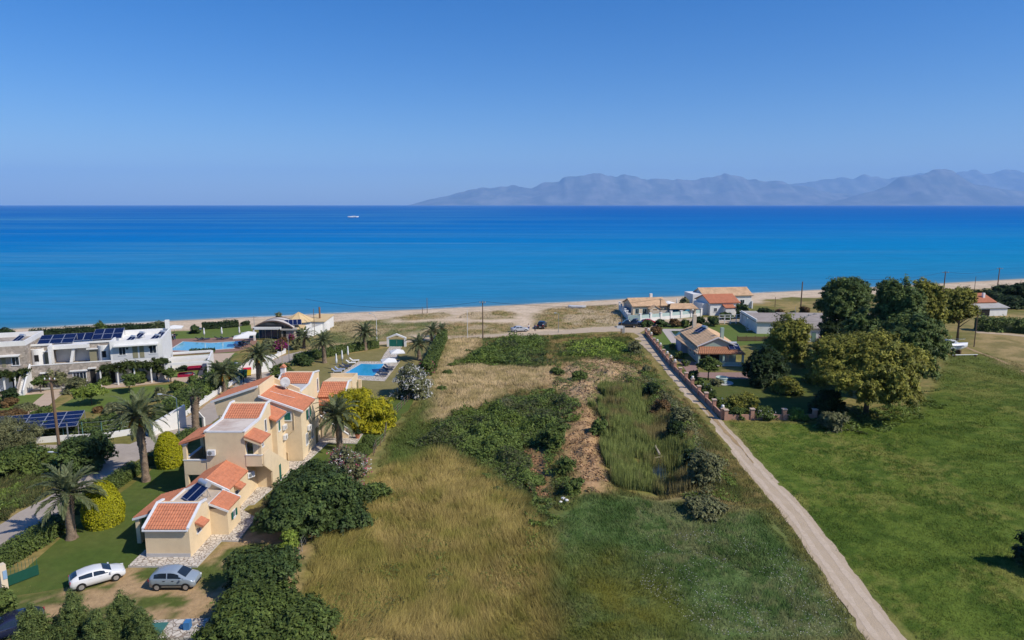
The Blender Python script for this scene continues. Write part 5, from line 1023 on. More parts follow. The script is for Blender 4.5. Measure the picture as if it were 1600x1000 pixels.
# ---------------------------------------------------------------- houses on the sea side and to the right
def gable_house(name, label, c, w, d, h, rise, rz, m_wall, m_tile, wins=(), axis='x', over=.4, cat='house', pitch=.4):
    """ridge along local x (axis x) ; local -y is the front"""
    S = Site(name, label, c, rz, cat); P = S.part
    if axis == 'x':
        P('wall', MB().ext([(-w / 2, -d / 2, -.6), (-w / 2, -d / 2, h), (-w / 2, 0, h + rise), (-w / 2, d / 2, h), (-w / 2, d / 2, -.6)], (w, 0, 0)), m_wall); k = over * rise / (d / 2)
        tile_part(S, 'tile_roof', [(-w / 2 - over, -d / 2 - over, h - k), (w / 2 + over, -d / 2 - over, h - k), (w / 2 + over, 0, h + rise), (-w / 2 - over, 0, h + rise)], m_tile, pitch=pitch, row=.6)
        tile_part(S, 'tile_roof', [(w / 2 + over, d / 2 + over, h - k), (-w / 2 - over, d / 2 + over, h - k), (-w / 2 - over, 0, h + rise), (w / 2 + over, 0, h + rise)], m_tile, pitch=pitch, row=.6)
        P('ridge_cap', MB().tube((-w / 2 - over, 0, h + rise + .08), (w / 2 + over, 0, h + rise + .08), .12, n=6), m_tile)
    for x, z, ww, hh, kind in wins:
        if kind == 'door': P('door', MB().box(x - ww / 2, x + ww / 2, -d / 2 - .06, -d / 2, 0, hh), M_GLASS)
        else: window(S, (x, -d / 2, z), -90, ww, hh, m_frame=kind if not isinstance(kind, str) else None)
    return S
M_CREAMW = mat('pale_cream_render', (.72, .60, .45), .85, .06, 1, col2=(.6, .5, .38), c2scale=.6, c2amt=.3); M_AQUA = mat('pale_aqua_paint', (.42, .55, .52), .7, .08, 2)
def cream_house():
    a, b = G(989, 494.5), G(1041, 493); w = math.hypot(b[0] - a[0], b[1] - a[1]); ang = math.atan2(b[1] - a[1], b[0] - a[0]); cx, cy = (a[0] + b[0]) / 2, (a[1] + b[1]) / 2; d = 8
    S = gable_house('beach_house', 'cream beach house with pale tile roof and gabled porch behind white fence', (cx - math.sin(ang) * d / 2, cy + math.cos(ang) * d / 2, 0), w, d, 2.9, 1.5, ang, M_CREAMW, M_TILE_TAN, [(-w * .38, 1.4, 1.1, 1.5, M_AQUA), (-w * .16, 1.4, 1.1, 1.5, M_AQUA), (w * .34, 1.4, 1.0, 1.6, M_AQUA)]); P = S.part
    px = w * .1; P('porch_wall', MB().ext([(px - 1.4, -d / 2 - 1.4, 0), (px + 1.4, -d / 2 - 1.4, 0), (px + 1.4, -d / 2 - 1.4, 2.2), (px, -d / 2 - 1.4, 3.0), (px - 1.4, -d / 2 - 1.4, 2.2)], (0, 1.4, 0)), M_CREAMW); P('porch_door', MB().box(px - .6, px + .6, -d / 2 - 1.45, -d / 2 - 1.4, 0, 2.1), mat('tan_door', (.30, .19, .10), .7, .1, 2))
    for s in (-1, 1): tile_part(S, 'porch_roof', [(px + s * 1.7, -d / 2 - 1.6, 2.1), (px + s * 1.7, -d / 2, 2.1), (px, -d / 2, 3.08), (px, -d / 2 - 1.6, 3.08)], M_TILE_TAN, pitch=.4, row=.6)
    P('chimney', MB().box(w * .22, w * .22 + .7, 1.5, 2.2, 3.2, 5.4), M_WHITE); P('side_glazing', MB().box(-w / 2 - .05, -w / 2, -2.5, 2.5, .2, 2.6), mat('blue_glazing', (.14, .24, .33), .15, .15, 1, spec=.6))
cream_house()
def row_wall(name, label, pts, h, th, m, pil=None, pil_h=None, m_pil=None, cap=None, ball=None, panel=None, cat='wall', pw=.45, ph_off=0.0, group=None):
    """a wall of straight runs with pillars; every pillar, cap, ball and infill panel is a part"""
    T = thing(name, label, cat, (*pts[0], 0), 0, group); o = np.array(pts[0]); k = 0
    for i in range(len(pts) - 1):
        a, b = np.array(pts[i]) - o, np.array(pts[i + 1]) - o; L = np.hypot(*(b - a)); d = (b - a) / L; n = np.array([-d[1], d[0]]) * th / 2; ang = math.atan2(d[1], d[0])
        MB().slab([a + n, a - n, b - n, b + n], -.3, h).build('wall_run', m, T)
        if pil:
            cnt = max(1, round(L / pil))
            for q in range(cnt + (1 if i == len(pts) - 2 else 0)):
                c = a + d * L * q / cnt; hh = pil_h * (1 + .05 * math.sin(q * 1.7 + i)); p = MB().cbox((c[0], c[1], hh / 2 - .1), (pw, pw, hh + .2), ang).build('pillar', m_pil or m, T)
                if cap: link('pillar_cap', MB().cbox((c[0], c[1], hh + .05), (pw + .16, pw + .16, .1), ang).mesh('cap'), cap, p)
                if ball and (k in ball or ball == 'all'): link('ball', MB().lathe([(.10, 0), (.08, .05), (.2, .12), (.24, .26), (.18, .40), (.02, .46)], 10, (c[0], c[1], hh + .1)).mesh('ball', True), M_WHITE, p)
                if panel and q < cnt: c1 = a + d * (L * q / cnt + pw / 2 + .02); c2 = a + d * (L * (q + 1) / cnt - pw / 2 - .02); nn = n * .3; MB().slab([c1 + nn, c1 - nn, c2 - nn, c2 + nn], h + .03, pil_h * .9).build('panel', panel, T)
                k += 1
    return T
row_wall('garden_wall', 'long pink brick wall with capped pillars beside the dirt track', [(29.85, 93.3), (29.85, 122.0), (29.9, 125.5), (30.6, 141), (31.4, 157.5)], .85, .22, M_BRICK, 3.9, 1.55, M_BRICK, mat('buff_cap', (.55, .42, .33), .9, .1, 3), {0, 4, 7, 8, 9, 11, 12, 14, 15}, None, ph_off=.1, pw=.5)
row_wall('garden_wall', 'low crumbling brick wall with three pillars across the garden front', [(30.2, 92.9), (34.0, 93.1), (38.5, 93.0), (42.9, 93.2)], .75, .24, M_BRICK, 4.2, 1.45, M_BRICK, MATS['buff_cap'], None, pw=.52)
T = thing('garden_gate', 'dark iron gate in the brick wall by the track', 'gate', (29.95, 123.7, 0), R(90)); mi = mat('dark_iron', (.02, .03, .03), .5, .1, 3)
for i in range(13): MB().box(-1.5 + i * .25 - .02, -1.5 + i * .25 + .02, .14, .18, .1, 1.6).build('bar', mi, T)
for z in (.15, .9, 1.5): MB().box(-1.6, 1.6, .18, .22, z, z + .06).build('rail', mi, T)
row_wall('fence_wall', 'white fence wall with aqua panels in front of the cream beach house', [G(983, 503), G(1000, 503), G(1048, 498.5), G(1095, 494)], .9, .25, M_WHITE, 3.6, 2.0, M_WHITE, M_WHITE, None, M_AQUA, pw=.55)
row_wall('fence_wall', 'white side wall of the beach house running to the sea', [G(983, 503), G(968, 484)], 1.6, .25, M_WHITE, 4, 2.2, M_WHITE, M_WHITE, None, pw=.5)
T = thing('driveway_gate', 'pale aqua double gate at the corner of the beach house', 'gate', (*G(990, 503.2), 0)); 
for i in range(8): MB().box(-1.5 + i * .4, -1.5 + i * .4 + .36, -.3, -.22, .05, 1.75).build('board', M_AQUA, T)
def two_white():
    for (nm, lb, u0, v0, u1, v1, d, h, rise, mt, wins) in (('white_house', 'white house with bright orange tile roof behind the trees', 1107, 494, 1147, 491.5, 9, 3.6, 1.6, M_TILE, [(-2.6, 1.6, 1.0, 1.2, 'w'), (2.6, 1.6, 1.0, 1.2, 'w')]), ('white_house', 'long white house with brownish tile roof nearest the sea', 1099, 484, 1168, 481, 8, 4.0, 1.7, M_TILE_TAN, [(-5, 2, 1.1, 1.3, 'w'), (4.5, 2.0, 1.4, 1.3, 'w')])):
        a, b = G(u0, v0), G(u1, v1); w = math.hypot(b[0] - a[0], b[1] - a[1]); ang = math.atan2(b[1] - a[1], b[0] - a[0]) * .5
        S = gable_house(nm, lb, ((a[0] + b[0]) / 2, (a[1] + b[1]) / 2 + d / 2, 0), w, d, h, rise, ang, M_WHITE, mt, wins)
        if d == 9: S.part('porch', MB().box(-.5, 2.2, -d / 2 - 1.8, -d / 2, 0, 2.3), M_WHITE); tile_part(S, 'porch_roof', [(-.7, -d / 2 - 2.0, 2.3), (2.4, -d / 2 - 2.0, 2.3), (2.4, -d / 2, 3.0), (-.7, -d / 2, 3.0)], M_TILE, pitch=.4, row=.6); S.part('side_wing', MB().box(-w / 2 - 1.5, -w / 2, -3, 3, 0, 3.2), M_WHITE)
        else: S.part('side_wing', MB().box(-w / 2 - 3.2, -w / 2, -3.5, 3, 0, 4.4), M_WHITE); S.part('terrace', MB().box(w / 2, w / 2 + .3, -4.5, 3, 0, 2.2), M_WHITE)
two_white()
def pavilion():
    a = G(1064, 494); S = Site('pool_pavilion', 'small tiled pool pavilion on white columns beside the beach house', (a[0], a[1], 0), .05, 'pavilion'); P = S.part
    for x in (-3.2, 0, 3.2):
        for y in (-1.8, 1.8): P('column', MB().box(x - .25, x + .25, y - .25, y + .25, 0, 2.4), M_CREAMW)
    for s in (-1, 1): tile_part(S, 'tile_roof', [(-4 * s, -2.6 * s, 2.35), (4 * s, -2.6 * s, 2.35), (3 * s, 0, 3.5), (-3 * s, 0, 3.5)], M_TILE_TAN, pitch=.4, row=.6)
    P('mural', MB().box(-3, 3, 1.6, 1.7, .2, 2.2), mat('blue_wall_paint', (.03, .30, .55), .6, .2, .5))
    P('side_wall', MB().box(-8.5, -4.2, -2, -1.7, 0, 1.9), M_CREAMW)
pavilion()
umbrella('pale thatched round umbrella behind the cream beach house', G(1043, 490), True, 2.0, 3.6, square=False); umbrella('folded white umbrella on the terrace beside the white houses', G(1057, 488), False, h=4)
T = thing('rounded_structure', 'whitewashed rounded structure between the pavilion and the white houses', 'construction', (*G(1078, 491), 0)); MB().lathe([(1.8, 0), (1.7, .9), (1.2, 1.8), (.6, 2.3), (.3, 3.0), (.25, 3.1)], 12).build('dome', M_WHITE, T, True); MB().box(-.5, .5, -1.9, -1.5, .3, 1.1).build('front_panel', M_DARK, T)  # rounded white structure of unknown use; its dark opening is a guess
# green house in the garden
def green_house():
    S = Site('garden_house', 'pale green bungalow with hipped tan tile roof and front veranda', (39.3, 126, 0), R(-1.5)); P = S.part; m = mat('sage_render', (.36, .47, .40), .85, .06, 1, col2=(.3, .38, .34), c2scale=.5, c2amt=.3)
    x0, x1, y0, y1 = -3.6, 3.6, 2.0, 17.5
    P('wall', MB().ext([(x0, y0, 0), (x1, y0, 0), (x1, y0, 3.3), (.0, y0, 4.9), (x0, y0, 3.3)], (0, y1 - y0, 0)), m)
    k = dict(pitch=.36, row=.5)
    tile_part(S, 'tile_roof', [(x0 - .3, y1 + .3, 3.25), (x0 - .3, y0 - .3, 3.25), (0, y0 - .3, 5.0), (0, y1 + .3, 5.0)], M_TILE_TAN, **k); tile_part(S, 'tile_roof', [(x1 + .4, y0 - .3, 3.2), (x1 + .4, y1 + .3, 3.2), (0, y1 + .3, 5.0), (0, y0 - .3, 5.0)], M_TILE_TAN, **k)
    P('verge_trim', trim_bar((x0 - .35, y0 - .3, 3.35), (0, y0 - .3, 5.1), w=.15, h=.2), M_TRIM); P('verge_trim', trim_bar((x1 + .4, y0 - .3, 3.3), (0, y0 - .3, 5.1), w=.15, h=.2), M_TRIM)
    tile_part(S, 'veranda_roof', [(-4.3, -.6, 2.35), (4.6, -.6, 2.35), (3.7, y0 - .02, 3.2), (-3.4, y0 - .02, 3.2)], mat('red_brown_tile', (.42, .19, .10), .85, .2, 3, .2, 9, col2=(.3, .16, .09), c2scale=.8, c2amt=.5), **k)
    tile_part(S, 'veranda_roof', [(-5.3, y1 - 1.5, 2.3), (-4.35, -.6, 2.32), (-3.45, y0, 3.15), (-3.75, y1 - 1.5, 3.15)], M_TILE_TAN, **k)
    for x in (-4.0, .6, 4.2): P('column', MB().box(x - .18, x + .18, -.4, -.05, 0, 2.3), m)
    P('balustrade', MB().box(-1.0, 4.1, -.3, -.18, 0, .75), m); P('veranda_floor', MB().box(-4.2, 4.4, -.5, y0, 0, .12), M_TERR)
    P('french_door', MB().box(-1.4, .4, y0 - .06, y0, .1, 2.2), M_DARK); P('french_door', MB().box(-3.2, -1.9, y0 - .06, y0, .1, 2.2), M_DARK); P('curtain', MB().box(1.6, 2.3, y0 - .08, y0, .1, 2.2), M_CREAMW)
    for y in (5, 8.5, 12): window(S, (x0, y, 1.5), 180, 1.2, 1.4)
    P('chimney', MB().box(.9, 1.5, 3.4, 4.0, 4, 6.6), m); P('chimney', MB().box(-1.6, -.9, 15.5, 16.2, 4, 7.2), M_CREAMW); P('side_wing', MB().box(-5.0, -3.6, 11, y1 - 1.8, 0, 2.4), mat('blue_grey_wall', (.30, .38, .46), .8, .08, 1))
green_house()
solar_heater('solar water heater on the veranda roof of the green bungalow', (42.3, 126.6, 2.85), R(0), 2, 22); solar_heater('solar water heater on the upper slope of the green bungalow', (37.6, 136.5, 4.35), R(-70), 2, 25)
def flat_building():
    a, b = G(1262, 534), G(1291, 534); S = Site('flat_roofed_store', 'long whitewashed building with broad grey flat roof and green door', (a[0], a[1], 0), R(-4), 'building'); P = S.part
    P('wall', MB().box(0, 24, 0, 22, 0, 2.9), M_WHITE); mr_ = mat('dusty_roof_screed', (.36, .31, .27), .9, .18, .6, .1, col2=(.25, .21, .18), c2scale=.25, c2amt=.6); P('wall', MB().box(-8.6, 0, 9, 22, 0, 2.7), M_WHITE); P('roof', MB().box(-.4, 24.4, -.4, 22.4, 2.9, 3.1), mr_); P('roof', MB().box(-9, -.4, 8.6, 22.4, 2.75, 2.98), mr_); P('parapet', MB().box(-9, -8.7, 8.6, 22.4, 2.98, 3.5), M_WHITE)
    P('door', MB().box(.8, 1.7, -.06, 0, 0, 2.1), mat('sage_door', (.16, .26, .20), .7, .08, 3))
    for i, (x, y) in enumerate(((4, 14), (6, 17), (9, 15), (11, 18), (8, 19))): P('roof_block', MB().box(x, x + .6, y, y + .5, 3.1, 3.5), M_CONC)
    P('antenna', MB().tube((3, 18, 3.1), (3, 18, 5.2), .04), M_METAL)
flat_building()
T = thing('shop_hut', 'small whitewashed hut with brown roof left of the flat grey roof', 'hut', (*G(1201, 515), 0)); MB().box(-2, 2, -1, 2, 0, 2.2).build('wall', M_WHITE, T); MB().ext([(-2.3, -1.4, 2.15), (2.3, -1.4, 2.15), (2.3, 2.3, 2.7), (-2.3, 2.3, 2.7)], (0, 0, .1)).build('roof', mat('brown_sheet_roof', (.17, .11, .09), .8, .15, 2), T); MB().box(-.5, .4, -1.04, -1, 0, 1.9).build('door', M_DARK, T)
T = thing('trellis', 'white garden trellis screen near the lane', 'trellis', (*G(1150, 506), 0), R(4))
for i in range(7): MB().box(-4.5 + i * 1.5 - .08, -4.5 + i * 1.5 + .08, -.08, .08, 0, 2.4).build('post', M_WHITE, T)
for z in (.9, 1.7, 2.3): MB().box(-4.5, 4.5, -.14, -.09, z, z + .12).build('rail', M_WHITE, T)
T = thing('garden_shed', 'white garden shed with dark roof beside the trellis', 'shed', (*G(1174, 507), 0)); MB().box(-2, 2, 0, 3, 0, 2.5).build('wall', M_WHITE, T); MB().ext([(-2.2, -.2, 2.5), (2.2, -.2, 2.5), (2.2, 3.2, 2.9), (-2.2, 3.2, 2.9)], (0, 0, .1)).build('roof', M_CONC, T); MB().box(-.5, .5, -.04, 0, 0, 2).build('door', M_TRIM, T)
umbrella('folded white umbrella on the small lawn by the trellis', G(1167, 516), False, h=3.0); lounger('sun_lounger', 'white lounger on the small lawn by the trellis', G(1171, 517.5), R(80), M_FABRIC, 'white garden loungers')
T = thing('timber_fence', 'low brown timber fence behind the green bungalow', 'fence', (*G(1152, 533), 0)); e = np.array(G(1216, 533)) - np.array(G(1152, 533)); mf = mat('brown_timber', (.16, .10, .06), .9, .2, 3); L = e[0]
for i in range(int(L / 2) + 1): MB().box(i * 2 - .06, i * 2 + .06, -.06, .06, 0, 1.25).build('post', mf, T)
for z in (.1, .42, .74): MB().box(0, L, -.10, -.06, z, z + .28).build('board', mf, T)
def orange_house():
    a = G(1535, 492); S = gable_house('farm_house', 'orange roofed farm house with grey lean-to beyond the poplars', (a[0], a[1] + 6, 0), 8, 9, 3.4, 1.7, R(8), M_WHITE, M_TILE, [(-2, 1.7, 1, 1.2, 'w')]); P = S.part
    P('lean_to', MB().box(-3.8, 4.8, -8, -4.5, 0, 2.3), M_WHITE); P('lean_to_roof', MB().ext([(-4.2, -8.4, 2.2), (5.2, -8.4, 2.2), (5.2, -4.4, 3.0), (-4.2, -4.4, 3.0)], (0, 0, .1)), M_CONC); P('opening', MB().box(-3.4, -.6, -8.05, -8.0, .1, 1.9), M_DARK); P('chimney', MB().box(2, 2.6, -2.5, -1.9, 3.6, 5.6), M_WHITE)
    a = G(1482, 487); gable_house('farm_house', 'white house with orange roof half hidden behind the poplars', (a[0], a[1] + 5, 0), 9, 8, 3.2, 1.8, R(-50), M_WHITE, M_TILE, [(0, 1.6, 1, 1.2, 'w')])
orange_house()
# ---------------------------------------------------------------- low white wall, gateway, bins on the left
row_wall('roadside_wall', 'low whitewashed wall in front of the green wire fence', [G(40, 694), G(100, 689), G(160, 686)[:2], G(218, 677)], .75, .3, M_WHITE)
row_wall('roadside_wall', 'long low white wall with squat posts along the bending road', [G(238, 683), G(275, 660), G(310, 636), G(345, 612), G(375, 593), G(400, 577), G(425, 562), G(445, 552)], .7, .22, M_WHITE, 2.6, .95, M_WHITE, None, None, pw=.34)
T = thing('entrance_wall', 'tall white wedge shaped entrance wall of the hotel drive', 'wall', (*G(240, 679), 0), R(48)); MB().ext([(0, 0, -.1), (4.3, 0, -.1), (4.3, 0, 3.1), (0, 0, 1.5)], (0, .4, 0)).build('slab', M_WHITE, T); MB().box(-.9, -.02, .05, .35, 0, 2.0).build('blue_sign', mat('blue_sign_board', (.02, .07, .18), .5, .1, 2), T)
T = thing('entrance_wall', 'white curved entrance wall behind the waste bins', 'wall', (*G(372, 588), 0), R(40)); MB().ext([(0, 0, -.1), (6.2, 0, -.1), (6.2, 0, 3.0), (3.5, 0, 3.2), (0, 0, 1.4)], (0, .4, 0)).build('slab', M_WHITE, T)
def bin_(label, loc, body, lid, rz=.5):
    T = thing('waste_container', label, 'waste bin', (*loc, 0), rz, 'roadside waste containers'); MB().add([(-.55, -.45, .15), (.55, -.45, .15), (.55, .45, .15), (-.55, .45, .15), (-.65, -.55, 1.2), (.65, -.55, 1.2), (.65, .55, 1.2), (-.65, .55, 1.2)], [(0, 3, 2, 1), (4, 5, 6, 7), (0, 1, 5, 4), (1, 2, 6, 5), (2, 3, 7, 6), (3, 0, 4, 7)]).build('bin_body', body, T)
    m = MB(); n = 8; V = [(-.68 + s * 1.36, -.58 + 1.16 * i / n, 1.2 + .28 * math.sin(math.pi * i / n)) for i in range(n + 1) for s in (0, 1)]; m.add(V, [(2 * i, 2 * i + 1, 2 * i + 3, 2 * i + 2) for i in range(n)] + [tuple(range(0, 2 * n + 2, 2)), tuple(range(1, 2 * n + 2, 2))[::-1]]); m.build('lid', lid, T)
    for sx in (-.5, .5):
        for sy in (-.4, .4): MB().tube((sx - .04, sy, .1), (sx + .04, sy, .1), .1, n=8).build('wheel', M_DARK, T)
gb = mat('bin_green', (.02, .10, .06), .5, .1, 3); bin_('dark green waste container nearest the palm trunk', G(373, 593), gb, gb); bin_('dark green waste container second along the roadside', G(380, 590), gb, gb); bin_('yellow recycling container with red lid', G(386.5, 587), mat('bin_yellow', (.6, .42, .03), .5, .1, 3), mat('bin_red', (.5, .02, .04), .5, .1, 3)); bin_('blue recycling container farthest along the roadside', G(392, 582), mat('bin_blue', (.03, .13, .45), .5, .1, 3), MATS['bin_blue'])
# ---------------------------------------------------------------- poles, lamps, wires
def upole(label, ub, vb, vt, r=.14, arm=True, m=M_WOOD, name='utility_pole', lean=0.0, armw=1.4, group='wooden utility poles'):
    g = G(ub, vb); h = PY(ub, vt, g[1])[2]; T = thing(name, label, 'pole', (*g, float(height(*g))), 0, group); top = (lean * h, 0, h)
    MB().tube((0, 0, -.2), top, r, r * .65, 10).build('post', m, T)
    if arm:
        MB().box(top[0] - armw / 2, top[0] + armw / 2, -.2, -.10, h - .45, h - .33).build('crossarm', m, T)
        for s in (-1, 0, 1): MB().lathe([(.05, 0), (.07, .08), (.04, .2)], 8, (top[0] + s * armw * .42, -.15, h - .33)).build('insulator', M_TRIM, T)
    return Vector((g[0] + top[0], g[1], h - .1))
def lamp(label, ub, vb, vt, du, m, armz=.15):
    g = G(ub, vb); h = PY(ub, vt, g[1])[2]; T = thing('street_lamp', label, 'street lamp', (*g, 0), 0, 'street lamps'); L = du * math.hypot(g[1], 30) / FPX
    MB().tube((0, 0, -.1), (0, 0, h), .075, .05).build('post', m, T); MB().path([(0, 0, h - .05), (L * .3, 0, h + armz * .6), (L, 0, h + armz)], .035, 6).build('arm', M_METAL, T)
    MB().ball((L + .2 * (1 if L > 0 else -1), 0, h + armz), (.36, .14, .09), 10, 6).build('lamp_head', mat('lamp_head_grey', (.50, .54, .58), .4, .05, 2), T)
W = {}
W['a'] = upole('tall weathered wooden pole standing in front of the solar carport', 98, 742, 588, .19, True, lean=-.012, armw=1.3)
M_BLUEP = mat('dull_blue_paint', (.13, .20, .23), .6, .1, 3)
upole('plain grey pole right of the tall wooden pole', 112, 735, 662, .11, False, mat('grey_pole_paint', (.20, .22, .24), .7, .1, 3), group='plain poles'); lamp('street lamp with white head beside the roadside brambles', 113, 745, 713, -26, M_BLUEP, .5); lamp('street lamp on blue post beside the bending road', 281, 692, 622, -22, M_BLUEP, .5); lamp('dark street lamp post near the waste bins', 381, 600, 568, -8, M_DARK, .1)
upole('thin grey pole with cap beside the road near the palms', 452, 566, 524, .07, False, M_METAL, group='plain poles'); upole('thin yellowish pole left of the road near the palms', 441, 567, 538, .05, False, mat('yellow_pole', (.4, .33, .15), .7, .1, 3), group='plain poles'); lamp('white street lamp by the dry lawn near the beach', 589, 534, 498, -8, M_TRIM, 1.2)
W['b'] = upole('wooden pole with crossarm beside the beach road in the middle', 754.5, 529, 470, .15); upole('thin white pole left of the middle wooden pole', 730.5, 529, 483, .06, False, M_TRIM, group='plain poles'); upole('bare pole at the water edge of the beach', 667.5, 488, 464, .09, False, M_WOOD, group='plain poles'); upole('short bare pole at the water edge of the beach', 660, 489, 479, .09, False, M_WOOD, group='plain poles')
lamp('thin street lamp at the bend of the beach road', 872.5, 520, 491, -4, M_METAL, .3); W['c'] = upole('pole with white box at the corner of the track', 970.5, 523, 492, .13, False); W['d'] = upole('dark wooden pole inside the white fence of the beach house', 1031, 498, 466, .13, True, armw=1.0); W['e'] = upole('tall dark pole by the red shrub near the flat grey roof', 1250.5, 492, 440, .2, False); W['f'] = upole('wooden pole with crossarm left of the far dark bushes', 1473.5, 464, 424, .2, True, armw=2.2); W['g'] = upole('wooden pole with crossarm above the far dark bushes', 1559, 447, 418, .2, True, armw=2.2); upole('thin pole between the two far crossarm poles', 1522, 460, 432, .1, False, group='plain poles'); upole('slim pole at the edge of the hay field near the boat', 1522, 542, 490, .11, False, group='plain poles'); upole('thin pole beside the small garden of the white houses', 1211, 480, 464, .1, False, group='plain poles'); W['h'] = upole('wooden pole top showing above the left poplar', 1304, 500, 432, .18, True, armw=2.2)
T = thing('notice_box', 'white notice box fixed to the corner pole of the track', 'sign', (G(970.5, 523)[0] - .5, G(970.5, 523)[1] - .2, 0)); MB().box(-.5, .9, 0, .08, 1.5, 2.2).build('board', M_TRIM, T); MB().box(.75, 1.35, .3, .6, 0, 2.0).build('meter_pillar', M_CONC, T)
def wire(label, a, b, sag, r=.022):
    pts = [a.lerp(b, t / 14) - Vector((0, 0, sag * 4 * (t / 14) * (1 - t / 14))) for t in range(15)]; o = MB().path(pts, r, 4).build('overhead_wire', M_DARK); tag(o, label, 'wire', 'overhead wires')
wire('overhead wire from the middle pole to the beach house pole', W['b'], W['d'], 1.6, .03); wire('overhead wire between the two far crossarm poles', W['f'], W['g'], 1.2, .03); wire('overhead wire running towards the poplar tops', W['h'], W['f'], 1.5, .03); wire('overhead wire from the middle pole towards the tavern', W['b'], Vector((*G(480, 519), 8)), 1.8, .025); wire('stay wire slanting from the tall weathered pole to the hotel', W['a'], Vector((*G(130, 640), 1.0)), .3, .02)
# ---------------------------------------------------------------- cars
M_TYRE = mat('tyre_rubber', (.02, .02, .02), .85, .1, 5); M_RIM = mat('alloy_rim', (.50, .50, .51), .35, .08, 5, metal=.6); M_TAIL = mat('tail_lamp_red', (.45, .01, .03), .3, .1, 3); M_HEAD = mat('head_lamp', (.70, .72, .74), .15, .05, 3, spec=.6)
def car(label, loc, rz, paint, L=4.3, H=1.48, kind='hatch', group='parked cars', name='parked_car'):
    T = thing(name, label, 'car', (*loc, float(height(*loc)) + .02), rz, group); k = L / 4.3; hk = H / 1.48
    if kind == 'hatch': st = [(-2.12, .70, .40, .80, .82, .6), (-2.06, .82, .28, .96, 1.0, .64), (-1.84, .88, .22, 1.0, 1.17, .56), (-1.42, .895, .21, 1.0, 1.36, .56), (-.8, .90, .21, .98, 1.46, .59), (-.15, .90, .21, .96, 1.48, .60), (.30, .90, .21, .95, 1.41, .58), (1.16, .895, .21, .95, 1.01, .70), (1.60, .88, .21, .86, .90, .66), (1.98, .82, .24, .72, .78, .58), (2.12, .70, .34, .60, .64, .5)]
    elif kind == 'mpv': st = [(-2.05, .74, .40, .85, .95, .6), (-2.0, .84, .26, 1.0, 1.12, .60), (-1.72, .88, .22, 1.02, 1.40, .58), (-1.0, .895, .21, 1.02, 1.57, .61), (0, .90, .21, 1.0, 1.60, .64), (.45, .90, .21, 1.0, 1.52, .62), (1.35, .89, .21, .99, 1.05, .70), (1.72, .86, .21, .90, .95, .64), (2.02, .80, .25, .74, .80, .55), (2.1, .68, .36, .62, .66, .5)]
    elif kind == 'sedan': st = [(-2.12, .72, .40, .80, .86, .6), (-2.08, .84, .28, .95, 1.0, .68), (-1.5, .89, .22, .98, 1.04, .70), (-.95, .90, .21, .97, 1.38, .60), (-.3, .90, .21, .96, 1.42, .61), (.3, .90, .21, .95, 1.36, .60), (1.05, .895, .21, .94, .98, .70), (1.60, .88, .21, .86, .90, .66), (1.98, .82, .24, .72, .78, .58), (2.12, .70, .34, .60, .64, .5)]
    else: st = [(-2.12, .80, .45, .95, 1.0, .7), (-2.08, .88, .38, 1.0, 1.04, .8), (-.55, .90, .35, 1.0, 1.05, .82), (-.5, .90, .35, 1.0, 1.62, .64), (.1, .90, .35, 1.0, 1.68, .65), (.5, .90, .35, 1.0, 1.60, .64), (1.05, .90, .35, 1.0, 1.10, .74), (1.7, .89, .35, .98, 1.03, .7), (2.05, .85, .40, .85, .9, .6), (2.12, .75, .5, .75, .8, .55)]
    st = [(x * k, w, zb, b * hk, r * hk, rw) for x, w, zb, b, r, rw in st]; V = []; F = []
    for x, w, zb, b, r, rw in st:
        half = [(w * .80, zb), (w * .97, zb + .08), (w, zb + (b - zb) * .55), (w * .985, b - .05), (w * .955, b), (rw + .08, r - .06), (rw, r - .015), (rw * .55, r + .012)]
        V += [(x, y, z) for y, z in half] + [(x, -y, z) for y, z in half[::-1]]
    n = 16
    for i in range(len(st) - 1): F += [(i * n + j, i * n + (j + 1) % n, (i + 1) * n + (j + 1) % n, (i + 1) * n + j) for j in range(n)]
    F += [tuple(range(n)), tuple(range((len(st) - 1) * n, len(st) * n))[::-1]]
    b = MB(); b.v = V; b.f = F; b.build('body', paint, T, True)
    xs = [s[0] for s in st]
    def at(x): return [float(np.interp(x, xs, [s[i] for s in st])) for i in range(6)]
    def sidept(x, t, s): _, w, _, bz, r, rw = at(x); y = w * .955 + (rw + .08 - w * .955) * t; return (x, s * (y + .016), bz + (r - .06 - bz) * t)
    cab = {'hatch': (-1.42, -.36, .95), 'mpv': (-1.55, -.35, 1.15), 'sedan': (-1.2, -.3, .9), 'pickup': (-.42, .25, .95)}[kind]; c0, cm, c1 = [q * k for q in cab]
    for s in (-1, 1):
        for a, e in ((c0, cm - .05), (cm + .05, c1)):
            m = MB(); N = 5; pts = [a + (e - a) * i / N for i in range(N + 1)]
            q = []
            for x in pts: q += [sidept(x, .1, s), sidept(x, .88 if at(x)[4] - at(x)[3] > .2 else .6, s)]
            m.add(q, [(2 * i, 2 * i + 1, 2 * i + 3, 2 * i + 2) for i in range(N)]); m.build('side_window', M_GLASS, T)
    def cross(xa, xb, nm, inset=.06):
        ra, rb = at(xa), at(xb); o = .02; dx, dz = xb - xa, rb[4] - ra[4]; l = math.hypot(dx, dz); nx, nz = -dz / l * o, dx / l * o
        if nz < 0: nx, nz = -nx, -nz
        wa, wb = ra[5] * .96, rb[5] * .96; N = 4; m = MB(); q = []
        for i in range(N + 1): t = i / N; x = xa + dx * t; z = at(x)[4]; y = wa + (wb - wa) * t; q += [(x + nx, -y, z + nz - .004), (x + nx, -y * .5, z + nz + .012), (x + nx, y * .5, z + nz + .012), (x + nx, y, z + nz - .004)]
        m.add(q, [(4 * i + j, 4 * i + j + 1, 4 * i + 5 + j, 4 * i + 4 + j) for i in range(N) for j in range(3)]); m.build(nm, M_GLASS, T)
